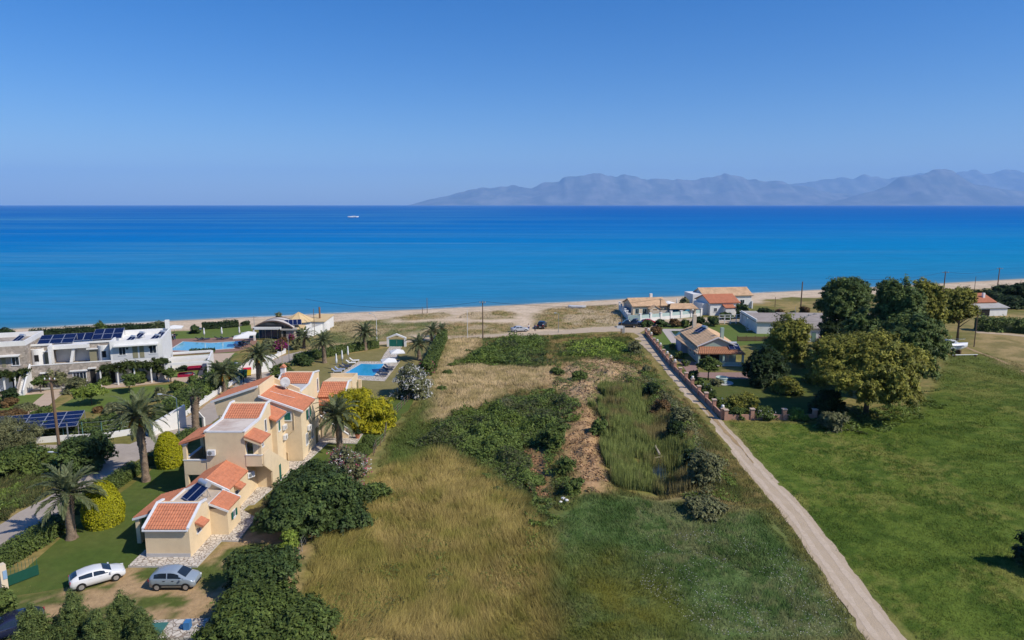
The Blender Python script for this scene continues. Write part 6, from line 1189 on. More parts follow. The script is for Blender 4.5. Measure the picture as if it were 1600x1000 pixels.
    ws = {'hatch': (.40, 1.04), 'mpv': (.52, 1.28), 'sedan': (.36, .98), 'pickup': (.54, 1.0)}[kind]; cross(ws[0] * k, ws[1] * k, 'windscreen')
    rw_ = {'hatch': (-2.0, -1.50), 'mpv': (-1.98, -1.72), 'sedan': (-1.42, -1.0), 'pickup': (-.545, -.505)}[kind]; cross(rw_[0] * k, rw_[1] * k, 'rear_window')
    for x in (-1.3 * k, 1.32 * k):
        for s in (-1, 1):
            w = link('wheel', MB().tube((x, s * .72, .32), (x, s * .915, .32), .325, n=18).mesh('wheel'), M_TYRE, T); link('rim', MB().tube((x, s * .90, .32), (x, s * .925, .32), .21, n=12).mesh('rim'), M_RIM, w)
            for a in range(5): pass
            MB().add([(x + math.cos(t) * .39, s * .908, .32 + math.sin(t) * .39) for t in np.linspace(0, math.pi, 11)] + [(x + math.cos(t) * .325, s * .908, .32 + math.sin(t) * .325) for t in np.linspace(0, math.pi, 11)], [(i, i + 1, 12 + i, 11 + i) for i in range(10)]).build('wheel_arch', M_TYRE, T)
    f, r = at(2.0 * k), at(-2.07 * k)
    for s in (-1, 1):
        MB().cbox((1.93 * k, s * .60, .70 * hk), (.24, .32, .13), s * -.45).build('headlight', M_HEAD, T); MB().cbox((-2.06 * k, s * .68, .86 * hk), (.09, .26, .2)).build('tail_light', M_TAIL, T); MB().cbox((.95 * k, s * .98, 1.0 * hk), (.12, .18, .13)).build('mirror', paint, T)
        for x in (-.62, .18): MB().cbox((x * k, s * .905, .86 * hk), (.2, .03, .04)).build('door_handle', paint if kind != 'mpv' else M_TYRE, T)
    MB().cbox((-2.12 * k, 0, .60), (.03, .5, .12)).build('number_plate', M_TRIM, T); MB().cbox((2.115 * k, 0, .46), (.04, .9, .16)).build('grille', M_TYRE, T)
    if kind == 'mpv':
        for s in (-1, 1): MB().cbox((-.05, s * .905, .52), (2.0, .03, .07)).build('rub_strip', M_TYRE, T)
    return T
P_W = mat('white_car_paint', (.74, .75, .76), .25, .03, 2, coat=.5, spec=.5); P_S = mat('silver_blue_car_paint', (.36, .43, .49), .3, .04, 2, metal=.3, coat=.5, spec=.5); P_N = mat('navy_car_paint', (.02, .025, .06), .2, .05, 2, coat=.7, spec=.5); P_B = mat('black_car_paint', (.012, .013, .018), .25, .05, 2, coat=.6, spec=.5); P_R = mat('red_car_paint', (.42, .02, .03), .25, .05, 2, coat=.6, spec=.5); P_G = mat('grey_car_paint', (.45, .47, .50), .3, .05, 2, coat=.5, spec=.5)
c = np.array(G(153, 909)); car('white hatchback parked on the lawn edge by the yellow house', c, R(37), P_W, 4.3, 1.46, 'hatch').scale = (.91,) * 3
c = np.array(G(275, 915)); car('silver blue compact van parked on the bare earth', c, R(1), P_S, 4.1, 1.58, 'mpv').scale = (.90,) * 3
c = np.array(G(20, 990)); car('navy car half hidden by conifers in the bottom left corner', c, R(215), P_N, 4.0, 1.45, 'hatch')
car('silver saloon parked where the beach path leaves the road', G(812, 518), R(15), P_G, 4.3, 1.42, 'sedan'); car('black estate parked at the head of the beach path', G(847, 512), R(75), P_B, 4.4, 1.65, 'mpv'); car('dark pickup parked first by the beach house gate', G(981, 511.5), R(175), P_B, 4.8, 1.7, 'pickup'); car('dark pickup parked second by the beach house gate', G(993, 509.5), R(160), P_N, 4.6, 1.7, 'pickup'); car('red car roof showing behind the wall of the beach house', G(1014, 507.5), R(5), P_R, 4.1, 1.5, 'hatch')
car('white car under the solar carport behind the tall pole', G(72, 672), ca + .2, P_W, 4.2, 1.45, 'hatch'); car('dark car parked at the right end of the solar carport', G(172, 664), ca + .6, P_B, 4.1, 1.45, 'hatch')
# ---------------------------------------------------------------- boats
def hull(L, W, H, n=14, m=7, sheer=.25):
    V = []; F = []
    for i in range(n + 1):
        t = i / n; w = W / 2 * (math.sin(math.pi * min(1, .28 + t * .72)) ** .75 if t < .999 else .02); zk = H * .55 * max(0, (t - .6) / .4) ** 2; ztop = H + sheer * (t - .4) ** 2 * 2
        for j in range(m + 1):
            a = math.pi * j / m; y = -math.cos(a) * w; z = ztop - (ztop - zk) * math.sin(a) ** .7; V.append((L * (t - .5), y, z))
    q = m + 1; F = [(i * q + j, i * q + j + 1, (i + 1) * q + j + 1, (i + 1) * q + j) for i in range(n) for j in range(m)] + [tuple(range(q))] + [(i * q, (i + 1) * q, (i + 1) * q + m, i * q + m) for i in range(n)]
    b = MB(); b.v = V; b.f = F; return b
def boat(name, label, loc, rz, L, W, H, cat='boat', cabin=True, z=None):
    T = thing(name, label, cat, (*loc, float(height(*loc)) if z is None else z), rz); o = hull(L, W, H).build('hull', mat('boat_white', (.72, .73, .75), .35, .06, 1, coat=.3), T, True); MB().box(-L * .42, L * .3, -W * .46, W * .46, H * .72, H * .80).build('rub_rail', mat('boat_blue_line', (.08, .10, .18), .5, .1, 2), T)
    if cabin:
        c = MB().add([(-L * .15, -W * .33, H), (L * .22, -W * .25, H), (L * .22, W * .25, H), (-L * .15, W * .33, H), (-L * .12, -W * .28, H + .85), (L * .08, -W * .22, H + .75), (L * .08, W * .22, H + .75), (-L * .12, W * .28, H + .85)], [(4, 5, 6, 7), (0, 1, 5, 4), (1, 2, 6, 5), (2, 3, 7, 6), (3, 0, 4, 7)]).build('cabin', MATS['boat_white'], T)
        for s in (-1, 1): link('window', MB().cbox((-.03 * L, s * W * .305, H + .45), (L * .16, .03, .3), s * -.06).mesh('window'), M_GLASS, c)
        MB().path([(L * .1, -W * .3, H + .2), (L * .1, -W * .3, H + .8), (L * .42, -.05, H + .95), (L * .1, W * .3, H + .8), (L * .1, W * .3, H + .2)], .03, 5).build('bow_rail', M_METAL, T)
    return T
g = G(1484, 552); boat('cabin_cruiser', 'white cabin cruiser laid up on the meadow under the poplars', (g[0], g[1], .7), 0, 6.8, 2.4, 1.5, cabin=True, z=.6) if False else None
B = boat('cabin_cruiser', 'white cabin cruiser laid up on the meadow under the poplars', g, R(2), 7.2, 2.4, 1.5, z=.55)
for x in (-2, 1.6): MB().box(x - .12, x + .12, -1, 1, -.65, .25).build('cradle', M_WOOD, B)
T = thing('mast_spar', 'white mast lying on the grass beside the laid up boat', 'mast', (*G(1508, 557), .02), R(3)); MB().tube((-2.6, 0, .3), (2.6, 0, .34), .10, .07).build('spar', M_TRIM, T)
for x in (-2.2, 2.2): MB().box(x - .1, x + .1, -.3, .3, 0, .26).build('trestle', M_WOOD, T)
g = G(552, 340.5, SHORE_Z); boat('ferry_boat', 'small white boat far out on the open sea', (g[0], g[1]), R(5), 26, 7, 4.5, z=SHORE_Z - .5)
T = boat('rowing_boat', 'pale rowing boat lying on the dune before the beach', G(902, 481), R(-12), 5.2, 1.7, .8, cabin=False)
MB().box(-.2, .2, -.7, .7, .55, .62).build('thwart', M_WOOD, T)
# ---------------------------------------------------------------- people
def skin(name, pts, edges, rad, m, parent=None, lv=1):
    me = bpy.data.meshes.new(name); me.from_pydata(pts, edges, []); o = bpy.data.objects.new(name, me); COL.objects.link(o); me.materials.append(m)
    md = o.modifiers.new('skin', 'SKIN'); me.skin_vertices[0].data.foreach_set('radius', [r for q in rad for r in (q, q)]); me.skin_vertices[0].data[0].use_root = True; o.modifiers.new('sub', 'SUBSURF').levels = lv; o.modifiers['sub'].render_levels = lv
    if parent: o.parent = parent
    return o
def person(label, loc, rz, shirt, trousers, hair=(.03, .02, .015), stride=.12):
    T = thing('person', label, 'person', (*loc, float(height(*loc)) + .05), rz); mk = mat('skin_tone', (.45, .26, .18), .6, .05, 5)
    s = stride
    pts = [(0, 0, .95), (0, .01, 1.2), (0, .01, 1.42), (0, 0, 1.53), (0, -.02, 1.66), (-.19, 0, 1.42), (-.27, .03, 1.15), (-.25, -.06, .92), (-.24, -.09, .82), (.19, 0, 1.42), (.27, .03, 1.15), (.25, -.06, .92), (.24, -.09, .82), (-.10, 0, .9), (-.11, -s * .6, .50), (-.11, -s, .08), (-.11, -s - .13, .04), (.10, 0, .9), (.11, s * .3, .50), (.11, s, .08), (.11, s - .13, .04)]
    ed = [(0, 1), (1, 2), (2, 3), (3, 4), (2, 5), (5, 6), (6, 7), (7, 8), (2, 9), (9, 10), (10, 11), (11, 12), (0, 13), (13, 14), (14, 15), (15, 16), (0, 17), (17, 18), (18, 19), (19, 20)]
    rd = [.13, .12, .13, .055, .11, .06, .045, .036, .04, .06, .045, .036, .04, .09, .065, .045, .04, .09, .065, .045, .04]
    skin('body', pts, ed, rd, mk, T, 1)
    tp = [0, 1, 2, 5, 6, 9, 10]; ix = {v: i for i, v in enumerate(tp)}; skin('shirt', [pts[i] for i in tp], [(ix[a], ix[b]) for a, b in ((0, 1), (1, 2), (2, 5), (5, 6), (2, 9), (9, 10))], [.16, .15, .15, .075, .06, .075, .06], shirt, T)
    tp = [0, 13, 14, 15, 17, 18, 19]; ix = {v: i for i, v in enumerate(tp)}; skin('trousers', [pts[i] for i in tp], [(ix[a], ix[b]) for a, b in ((0, 13), (13, 14), (14, 15), (0, 17), (17, 18), (18, 19))], [.15, .105, .082, .065, .105, .082, .065], trousers, T)
    MB().ball((0, .02, 1.70), (.118, .125, .11), 10, 8).build('hair', mat('dark_hair', hair, .7, .1, 5), T, True)
    f = MB().ball((0, -.135, 1.655), (.018, .025, .03), 6, 5); f.build('nose', mk, T, True)
    return T
c_w, c_bl, c_dk = mat('white_shirt', (.7, .7, .7), .9, .05, 5), mat('blue_cloth', (.04, .07, .22), .9, .1, 5), mat('dark_cloth', (.02, .022, .04), .9, .1, 5)
person('person in white top and blue trousers standing beside the silver saloon', G(826, 517.5), R(20), c_w, c_bl); person('person in dark blue clothes standing beside the black estate', G(836, 518), R(-40), c_bl, c_dk)
person('person in white shirt and dark shorts walking past the hotel pool', G(270, 532.5), R(140), c_w, c_dk); person('person in dark top walking just behind another by the hotel pool', G(273, 531.5), R(140), c_dk, c_bl)
# ---------------------------------------------------------------- small garden things
T = thing('garden_well', 'round pale green well on the lawn before the bungalow', 'well', (*G(1128, 598), 0)); MB().lathe([(.95, 0), (.95, .85), (1.05, .87), (1.05, 1.0), (.75, 1.0), (.75, .5)], 18).build('ring', mat('pale_mint', (.52, .62, .56), .8, .08, 2), T); MB().lathe([(1.9, 0), (1.9, .06), (.95, .07)], 18).build('apron', M_TERR, T)
T = thing('utility_table', 'white tiled slab with green glass and a blue crate near the conifers', 'slab', (*G(268, 1000), 0), R(4)); MB().box(-2.2, 2.2, -.9, 1.3, 0, .75).build('block', M_PAVE, T); MB().box(-1.9, -.5, -.6, .9, .75, .80).build('glass_cover', mat('green_glass', (.06, .18, .14), .15, .1, 2, spec=.5), T); MB().box(.9, 1.3, -.1, .4, .75, 1.3).build('blue_crate', mat('blue_plastic', (.05, .18, .4), .5, .05, 2), T)
T = thing('side_gate', 'green mesh gate with stone pillar at the left edge', 'gate', (*G(12, 918), 0), R(55)); MB().box(0, 2.2, -.03, .03, .1, .95).build('lower_panel', mat('green_sheet', (.01, .075, .05), .6, .1, 2), T); MB().box(-.45, -.02, -.25, .25, 0, 2.1).build('pillar', M_CREAMW, T)
for i in range(9): MB().tube((i * .26 + .05, 0, .95), (i * .26 + .05, 0, 1.7), .015, n=5).build('bar', M_GREEN_SH, T)
MB().box(-.3, -.02, -.3, -.26, .9, 1.6).build('sign_plate', mat('blue_white_sign', (.25, .38, .55), .6, .2, 9), T)
def fence(label, px, step, h, m, r=.05, n_w=3, lean=.0, wires=True, cat='fence', name='wire_fence'):
    P = smooth_line(poly(*px), step); o = P[0]; T = thing(name, label, cat, (*o, 0)); rng = random.Random(len(px))
    for p in P: MB().tube((p[0] - o[0], p[1] - o[1], -.1), (p[0] - o[0] + rng.uniform(-1, 1) * lean, p[1] - o[1], h * rng.uniform(.85, 1.05)), r, r * .9, 6).build('post', m, T)
    if wires:
        for k in range(n_w): MB().path([(p[0] - o[0], p[1] - o[1], h * (k + .8) / n_w) for p in P], .012, 4).build('wire', M_METAL, T)
fence('rough timber post fence along the field side of the villa garden', [(640, 625), (612, 655), (604, 672), (600, 690), (588, 702), (584, 712)], 1.6, 1.2, M_WOOD, .06, 3, .08)
fence('thin metal post fence by the tall dry grass near the fig tree', [(505, 822), (496, 838), (478, 850), (468, 872)], 2.2, 1.2, M_METAL, .035, 3, .02); fence('tall green wire fence above the low white roadside wall', [(42, 692), (100, 688), (160, 684), (214, 675)], 3.2, 2.3, mat('green_fence_post', (.10, .24, .22), .6, .1, 3), .05, 4)
T = thing('plant_pot', 'terracotta pot with a dark plant on the stair terrace', 'pot', (*G(559, 686), .12)); MB().lathe([(.22, 0), (.34, .5), (.38, .52), (.36, .56), (.28, .5)], 12).build('pot', M_TILE, T); link('plant', crown_mesh('plant', [(0, 0, .75, .3, .3, .3)], *GRN['dark'], 3, .12, 60), M_LEAF, T)
for i, (u, v, L, a, lb) in enumerate(((1026, 695, 5.5, 86, 'bleached tree trunk lying up the pond bank'), (1040, 706, 2.8, 5, 'bleached branch lying across the pond edge'))):
    g = G(u, v); o = MB().path([(-L / 2, 0, .1), (-L * .1, .2, .25), (L / 2, -.1, .15)], [.14, .12, .05], 7).build('fallen_log', mat('bleached_wood', (.45, .38, .29), .9, .2, 4)); o.location = (*g, float(height(*g)) + .25); o.rotation_euler.z = R(a); tag(o, lb, 'log')
for i, (u, v, s) in enumerate(((880, 781, .26), (885.5, 785, .22), (876, 785.5, .2))):
    g = G(u, v); o = MB().ball((0, 0, 0), (s, s * .8, s * .6), 7, 5).build('white_stone', M_WHITE); o.location = (*g, float(height(*g)) + .15); tag(o, f'{["upper", "right", "left"][i]} of three white stones at the corner of the dry field', 'stone', 'white stones in the field')
for i, (u, v, lb) in enumerate(((286, 582, 'pale flat boulder by the sago palm on the hotel lawn'),)):
    g = G(296, 587); o = MB().ball((0, 0, 0), (1.1, .8, .5), 9, 6).build('boulder', M_STONE); o.location = (*g, .2); tag(o, lb, 'boulder')
# ---------------------------------------------------------------- palms
for lb, ub, vb, h, L, sd, nf, r, fr in (
    ('nearest palm with thick trunk beside the cone-clipped yellow shrub', 112, 842, 4.3, 2.9, 1, 38, .42, False), ('tall shaggy palm with orange fruit between hedge and yellow house', 228, 752, 7.4, 3.1, 2, 40, .40, True),
    ('palm with orange fruit stalks behind the white wall near the bins', 352, 612, 3.0, 3.0, 3, 38, .42, True), ('tall palm with orange fruit leaning over the bending road', 405, 600, 4.9, 2.9, 4, 40, .48, True),
    ('small palm near the purple bougainvillea at the beach bar', 475, 544, 2.4, 2.4, 5, 34, .34, False), ('palm on the dry lawn left of the folded umbrellas', 507, 567, 4.1, 2.5, 6, 36, .42, False),
    ('palm standing at the far hedge of the dry lawn', 571, 547, 3.5, 2.9, 7, 38, .42, False), ('palm on the dry lawn right of the garden gate', 655, 563, 3.0, 2.6, 8, 38, .40, False),
    ('palm behind the gate where the tall hedge begins', 675, 534, 2.4, 2.4, 9, 34, .38, False), ('smallest palm at the far end of the tall hedge', 690, 527, 2.0, 1.8, 10, 30, .3, False),
    ('palm at the garden corner casting its shadow on the yellow wall', 531, 702, 4.3, 2.9, 11, 40, .42, False), ('tiny palm behind the white hotel roof', 246, 517, 1.0, 1.7, 12, 20, .2, False)):
    palm(lb, G(ub, vb), h, L, sd, nf, r, fr)
T = palm('crownless palm trunk with a small green tuft by the road', G(306, 672), 4.7, 1.25, 13, 18, .5, False, .14)
# ---------------------------------------------------------------- trees and shrubs, set out by where they stand
def tp(name, label, ub, vb, u0, u1, vt, pal, seed, trunk=.5, **k):
    g = G(ub, vb); D = math.hypot(g[1], CAM_H); w = (u1 - u0) / FPX * D * 1.04; h = PY(ub, vt, g[1])[2] * 1.06
    return tree(name, label, g, w, max(h, .4), *GRN[pal], seed, trunk, **k)
dense = dict(n=16, leaf=.17, per=34, sub=.30)
tp('fig_tree', 'large dark round tree beside the terrace of the yellow house', 492, 818, 412, 578, 735, 'laurel', 21, .7, n=26, leaf=.15, per=44, sub=.2, limbs=6, tr=.2)
tp('fig_tree', 'dark dense tree in front of the parked silver van', 414, 925, 357, 470, 860, 'laurel', 22, .5, n=20, leaf=.13, per=50, sub=.2)
tp('leafy_bush', 'green sprawling bush between fig tree and dry grass', 582, 782, 552, 608, 752, 'mid', 23, .3, n=12, leaf=.15, per=30, cat='shrub')
tp('leafy_bush', 'mid green bush below the dark tree at the bottom edge', 410, 985, 340, 492, 918, 'mid', 24, .4, n=20, leaf=.13, per=40, cat='shrub')
tp('leafy_bush', 'light leafed bush cut by the bottom edge near the tiled slab', 352, 1020, 312, 402, 962, 'mid', 25, .4, n=12, leaf=.13, per=40, cat='shrub')
tp('leafy_bush', 'low green bush spreading into the dry grass at the bottom edge', 468, 1012, 420, 535, 950, 'mid', 26, .3, n=14, leaf=.13, per=36, cat='shrub')
tp('lemon_tree', 'small bright green lemon tree on the bare earth', 452, 868, 433, 471, 828, 'fresh', 27, .9, n=9, leaf=.13, per=40, tr=.07)
tp('young_tree', 'small leafy tree cut by the left edge near the gate', 0, 985, -28, 20, 920, 'mid', 28, 1.0, n=10, leaf=.16, per=34)
def conifer(label, ub, vb, u0, u1, vt, seed, pal='conifer'):
    g = G(ub, vb); D = math.hypot(g[1], CAM_H); w = (u1 - u0) / FPX * D; h = PY(ub, vt, g[1])[2]; rng = random.Random(seed); bl = []
    for i in range(44):
        t = ((i + .5) / 44) ** 1.15; a = i * 2.4; q = w / 2 * (1 - t) ** .85 * rng.uniform(.35, .95); rr = (.10 + .16 * (1 - t)) * w * rng.uniform(.7, 1.1); zz = .25 + t * (h - .45) + rng.uniform(-.1, .25); bl.append((math.cos(a) * q, math.sin(a) * q, zz, rr * .55, rr * .55, rr * 1.7))
    for i in range(4): a = i * 1.6 + seed; bl.append((math.cos(a) * w * .2, math.sin(a) * w * .2, h * rng.uniform(.72, .88), .1, .1, h * .10))
    bl.append((0, 0, h * .93, .13, .13, h * .08))
    return tree('conifer', label, g, w, h, *GRN[pal], seed, .6, cat='conifer', blobs=bl, leaf=.085, per=80, sub=.36, aspect=.30, group='young conifers along the bottom edge', tr=.1, limbs=0)
conifer('pointed conifer second from the left along the bottom edge', 120, 1022, 82, 152, 932, 31); conifer('tallest pointed conifer before the parked silver van', 196, 1020, 160, 236, 935, 32); conifer('leftmost bushy conifer beside the navy car', 58, 1032, 18, 96, 955, 33); conifer('conifer between the two pointed conifers at the bottom edge', 158, 1040, 126, 196, 962, 34); conifer('rightmost conifer partly over the tiled slab', 226, 1035, 200, 262, 958, 35)
clipped('clipped_shrub', 'nearer golden cone-clipped shrub beside the thick palm', G(163, 818), 'cone', (3.7, 3.7, 4.3), 'yew', 41, leaf=.075, per=230, rough=.06); clipped('clipped_shrub', 'farther golden cone-clipped shrub by the balcony', G(265, 728), 'cone', (3.1, 3.1, 4.2), 'yew', 42, leaf=.08, per=190, rough=.06)
for i, (u, v, w, h, lb) in enumerate(((604, 664, 1.9, 1.6, 'largest clipped ball bush before the yellow conifer'), (608, 645, 1.5, 1.3, 'clipped ball bush half hidden behind the largest one'), (578, 698, 2.0, 1.6, 'clipped ball bush beside the timber post fence'), (566, 712, 1.8, 1.5, 'clipped ball bush above the flowering oleander'))): clipped('clipped_shrub', lb, G(u, v), 'ball', (w, w, h), 'mid', 45 + i, leaf=.09, per=130, rough=.03)
tp('golden_conifer', 'spreading golden yellow conifer between house and villa pool', 566, 670, 528, 622, 602, 'gold', 48, .6, n=22, leaf=.17, per=36, sub=.3, aspect=.35, cat='conifer')
PINK, WHITE_F, MAG = (.50, .10, .17), (.72, .70, .66), (.28, .015, .17)
tp('oleander_bush', 'flowering oleander with pink and white blossom below the palm', 545, 758, 505, 582, 697, 'olive', 49, .3, n=14, leaf=.14, per=30, cat='shrub', flower=[(PINK, 380, .075, 'pink_blossom'), (WHITE_F, 380, .075, 'white_blossom')])
tp('oleander_bush', 'large white flowering oleander beside the villa pool', 647, 618, 616, 679, 566, 'olive', 50, .8, n=16, leaf=.17, per=30, cat='shrub', flower=[(WHITE_F, 1300, .10, 'white_blossom')])
tp('oleander_bush', 'pink flowered bush tip behind the white oleander', 668, 585, 655, 685, 560, 'mid', 51, .3, n=8, leaf=.16, per=26, cat='shrub', flower=[(PINK, 50, .09, 'pink_blossom')])
hedge_line('clipped roadside hedge running into the bottom left corner', [(-20, 898), (30, 868), (70, 843), (98, 822)], 1.9, 1.35, 'mid', 52, .10, 90, .05); hedge_line('clipped roadside hedge behind the nearer golden cone', [(122, 805), (150, 780), (185, 758), (212, 738)], 1.5, 1.3, 'mid', 53, .10, 80, .05); hedge_line('short clipped hedge between palm trunk and farther golden cone', [(236, 728), (252, 716), (282, 694), (300, 684)], 1.4, 1.3, 'mid', 54, .10, 80, .05)
hedge_line('clipped hedge curving round the far side of the dry lawn', [(464, 568), (480, 562), (505, 558), (545, 550), (590, 543)], 1.7, 1.6, 'mid', 55, .15, 40, .07); hedge_line('tall clipped hedge between dry lawn and wild field', [(692, 527), (686, 545), (678, 562), (671, 580)], 1.9, 1.9, 'mid', 56, .15, 46, .12)
tp('leafy_bush', 'dark rounded bush at the road end of the lawn hedge', 474, 570, 460, 492, 552, 'laurel', 57, .3, n=8, leaf=.18, per=26, cat='shrub'); tp('leafy_bush', 'loose green bushes between road and dry lawn', 442, 586, 425, 460, 568, 'mid', 58, .2, n=12, leaf=.16, per=24, cat='shrub'); tp('leafy_bush', 'green shrub behind the gable of the yellow house', 432, 596, 418, 446, 578, 'mid', 59, .2, n=9, leaf=.16, per=24, cat='shrub')
hedge_line('long oleander hedge behind the white roadside wall', [(258, 660), (285, 640), (315, 618), (345, 596), (365, 582)], 2.8, 2.0, 'mid', 60, .17, 40, .22)
hedge_line('rough hedge behind the green wire fence', [(30, 688), (100, 684), (160, 680), (208, 671)], 1.6, 2.1, 'mid', 61, .15, 46, .16)
tp('laurel_thicket', 'tall dark laurel thicket at the road junction', 138, 733, 98, 172, 668, 'laurel', 62, .4, n=20, leaf=.17, per=30, cat='shrub'); tp('tamarisk_tree', 'feathery grey green tree at the left edge beside the carport', 14, 712, -38, 58, 650, 'olive', 63, .8, n=18, leaf=.13, per=36, aspect=.3); tp('leafy_bush', 'grey green bush under the tamarisk at the left edge', 30, 735, -20, 80, 700, 'mid', 64, .2, n=14, leaf=.15, per=28, cat='shrub')
# hotel garden
HG = 'small trees of the hotel garden'
for (lb, ub, vb, u0, u1, vt, pal, sd, tr_, c) in (
    ('broad grey olive tree before the stone front of the hotel', 86, 603, 64, 110, 566, 'olive', 71, .6, 'tree'), ('small tree casting shade beside the outside stairs', 64, 613, 50, 76, 588, 'mid', 72, 1.1, 'tree'), ('greyish olive shrub right of the garden path', 121, 612, 98, 140, 588, 'olive', 73, .4, 'tree'),
    ('bright spreading fig tree on the hotel lawn', 143, 632, 117, 167, 600, 'fresh', 74, 1.2, 'tree'), ('slender light green tree in the middle of the hotel lawn', 203, 613, 187, 220, 586, 'mid', 75, 1.2, 'tree'), ('thin small tree before the hotel door', 164, 601, 153, 174, 582, 'mid', 76, .8, 'tree'), ('leafy climber below the middle of the vine pergola', 218, 598, 205, 230, 578, 'mid', 77, .4, 'shrub'),
    ('small tree with leaning trunk by the stone pillar', 267, 597, 255, 280, 576, 'mid', 78, .9, 'tree'), ('dark round shrub at the left end of the hotel lawn', 13, 628, 1, 28, 606, 'dark', 79, .4, 'shrub'), ('round green bush beside the path near the entrance wall', 277, 614, 266, 289, 594, 'mid', 80, .3, 'shrub'), ('round green bush above the oleander hedge', 302, 599, 293, 311, 586, 'mid', 81, .3, 'shrub'), ('grey green bush between lawn and entrance wall', 250, 625, 237, 265, 604, 'olive', 82, .3, 'shrub'),
    ('flat topped sago palm shrub by the pale boulder', 288, 579, 278, 298, 571, 'dark', 83, .5, 'shrub'), ('low tan flowering bush under the dark round shrub', 15, 634, 0, 30, 622, 'rust', 84, .1, 'shrub'), ('red leafed low shrub at the edge of the hotel lawn', 152, 644, 143, 161, 635, 'rust', 85, .1, 'shrub'), ('grey lavender clump beside the red leafed shrub', 178, 645, 160, 200, 630, 'olive', 86, .1, 'shrub'), ('green shrub clump left of the shaggy palm', 172, 666, 160, 190, 644, 'mid', 87, .3, 'shrub'),
    ('white flowered oleander behind the shaggy palm', 200, 672, 186, 216, 640, 'olive', 88, .3, 'shrub'), ('flower bed shrub at the lower left of the garden path', 18, 652, -5, 46, 640, 'rust', 89, .1, 'shrub'), ('low green herb clump left of the garden path', 40, 642, 20, 55, 630, 'olive', 90, .1, 'shrub'), ('low green herb clump right of the garden path', 70, 648, 58, 90, 636, 'mid', 91, .1, 'shrub'), ('small pink flowered shrub by the path corner', 330, 578, 320, 338, 566, 'mid', 92, .2, 'shrub'), ('low clipped shrub on the right hotel lawn', 324, 584, 316, 332, 577, 'mid', 93, .1, 'shrub')):
    tp('garden_tree' if c == 'tree' else 'garden_shrub', lb, ub, vb, u0, u1, vt, pal, sd, tr_, n=9, leaf=.17, per=26, cat=c, group=HG if c == 'tree' else 'shrubs of the hotel garden', tr=.08)
hedge_line('dark seaside hedge beyond the roofs of the hotel', [(45, 525), (90, 522), (140, 519), (200, 515), (262, 512)], 2.2, 1.3, 'dark', 95, .2, 20, .14); hedge_line('dark seaside hedge behind the hotel pool', [(316, 514), (350, 512), (372, 510)], 2.2, 1.5, 'dark', 96, .2, 22, .12); hedge_line('trimmed low hedge along the near edge of the hotel pool', [(296, 552), (320, 551), (336, 550)], 1.2, .8, 'laurel', 97, .16, 30, .05)
for (lb, ub, vb, u0, u1, vt, pal, sd) in (('round green tree on the beach edge above the hotel roof', 157, 521, 146, 169, 499, 'mid', 98), ('flower topped bush at the far left of the beach', 8, 528, -14, 22, 512, 'dark', 99), ('dark bush right of the round beach tree', 138, 522, 127, 150, 512, 'dark', 100), ('dark square bush by the beach path of the pool', 304, 521, 296, 314, 507, 'laurel', 101), ('dark square bush left of the barrel roofed bar', 384, 508, 376, 392, 501, 'dark', 102), ('silvery bush behind the barrel roof of the bar', 436, 507, 426, 444, 487, 'olive', 103), ('olive bush before the dark glass of the bar', 424, 548, 405, 442, 528, 'olive', 104), ('olive bush at the corner of the bar terrace', 408, 556, 398, 420, 540, 'olive', 105), ('spiky grey bush right of the bougainvillea', 462, 546, 452, 472, 530, 'olive', 106), ('rounded dark tree before the tavern porch', 473, 526, 465, 482, 506, 'mid', 107), ('brownish bush between bar and palm', 443, 538, 434, 452, 526, 'rust', 108)):
    tp('seaside_shrub', lb, ub, vb, u0, u1, vt, pal, sd, .3, n=8, leaf=.2, per=20, cat='shrub', group='shrubs near the beach bar')
for lb, ub, vb, u0, u1, vt, sd, cnt in (('magenta bougainvillea mound below the beach bar', 437, 549, 427, 450, 530, 110, 260), ('small magenta bougainvillea at the corner of the bar', 455, 533, 450, 460, 521, 111, 120), ('magenta bougainvillea against the whitewashed store wall', 1286, 537, 1275, 1297, 526, 112, 260)): tp('bougainvillea', lb, ub, vb, u0, u1, vt, 'rust', sd, .2, n=6, leaf=.18, per=16, cat='shrub', flower=[(MAG, cnt, .13, 'magenta_blossom')])
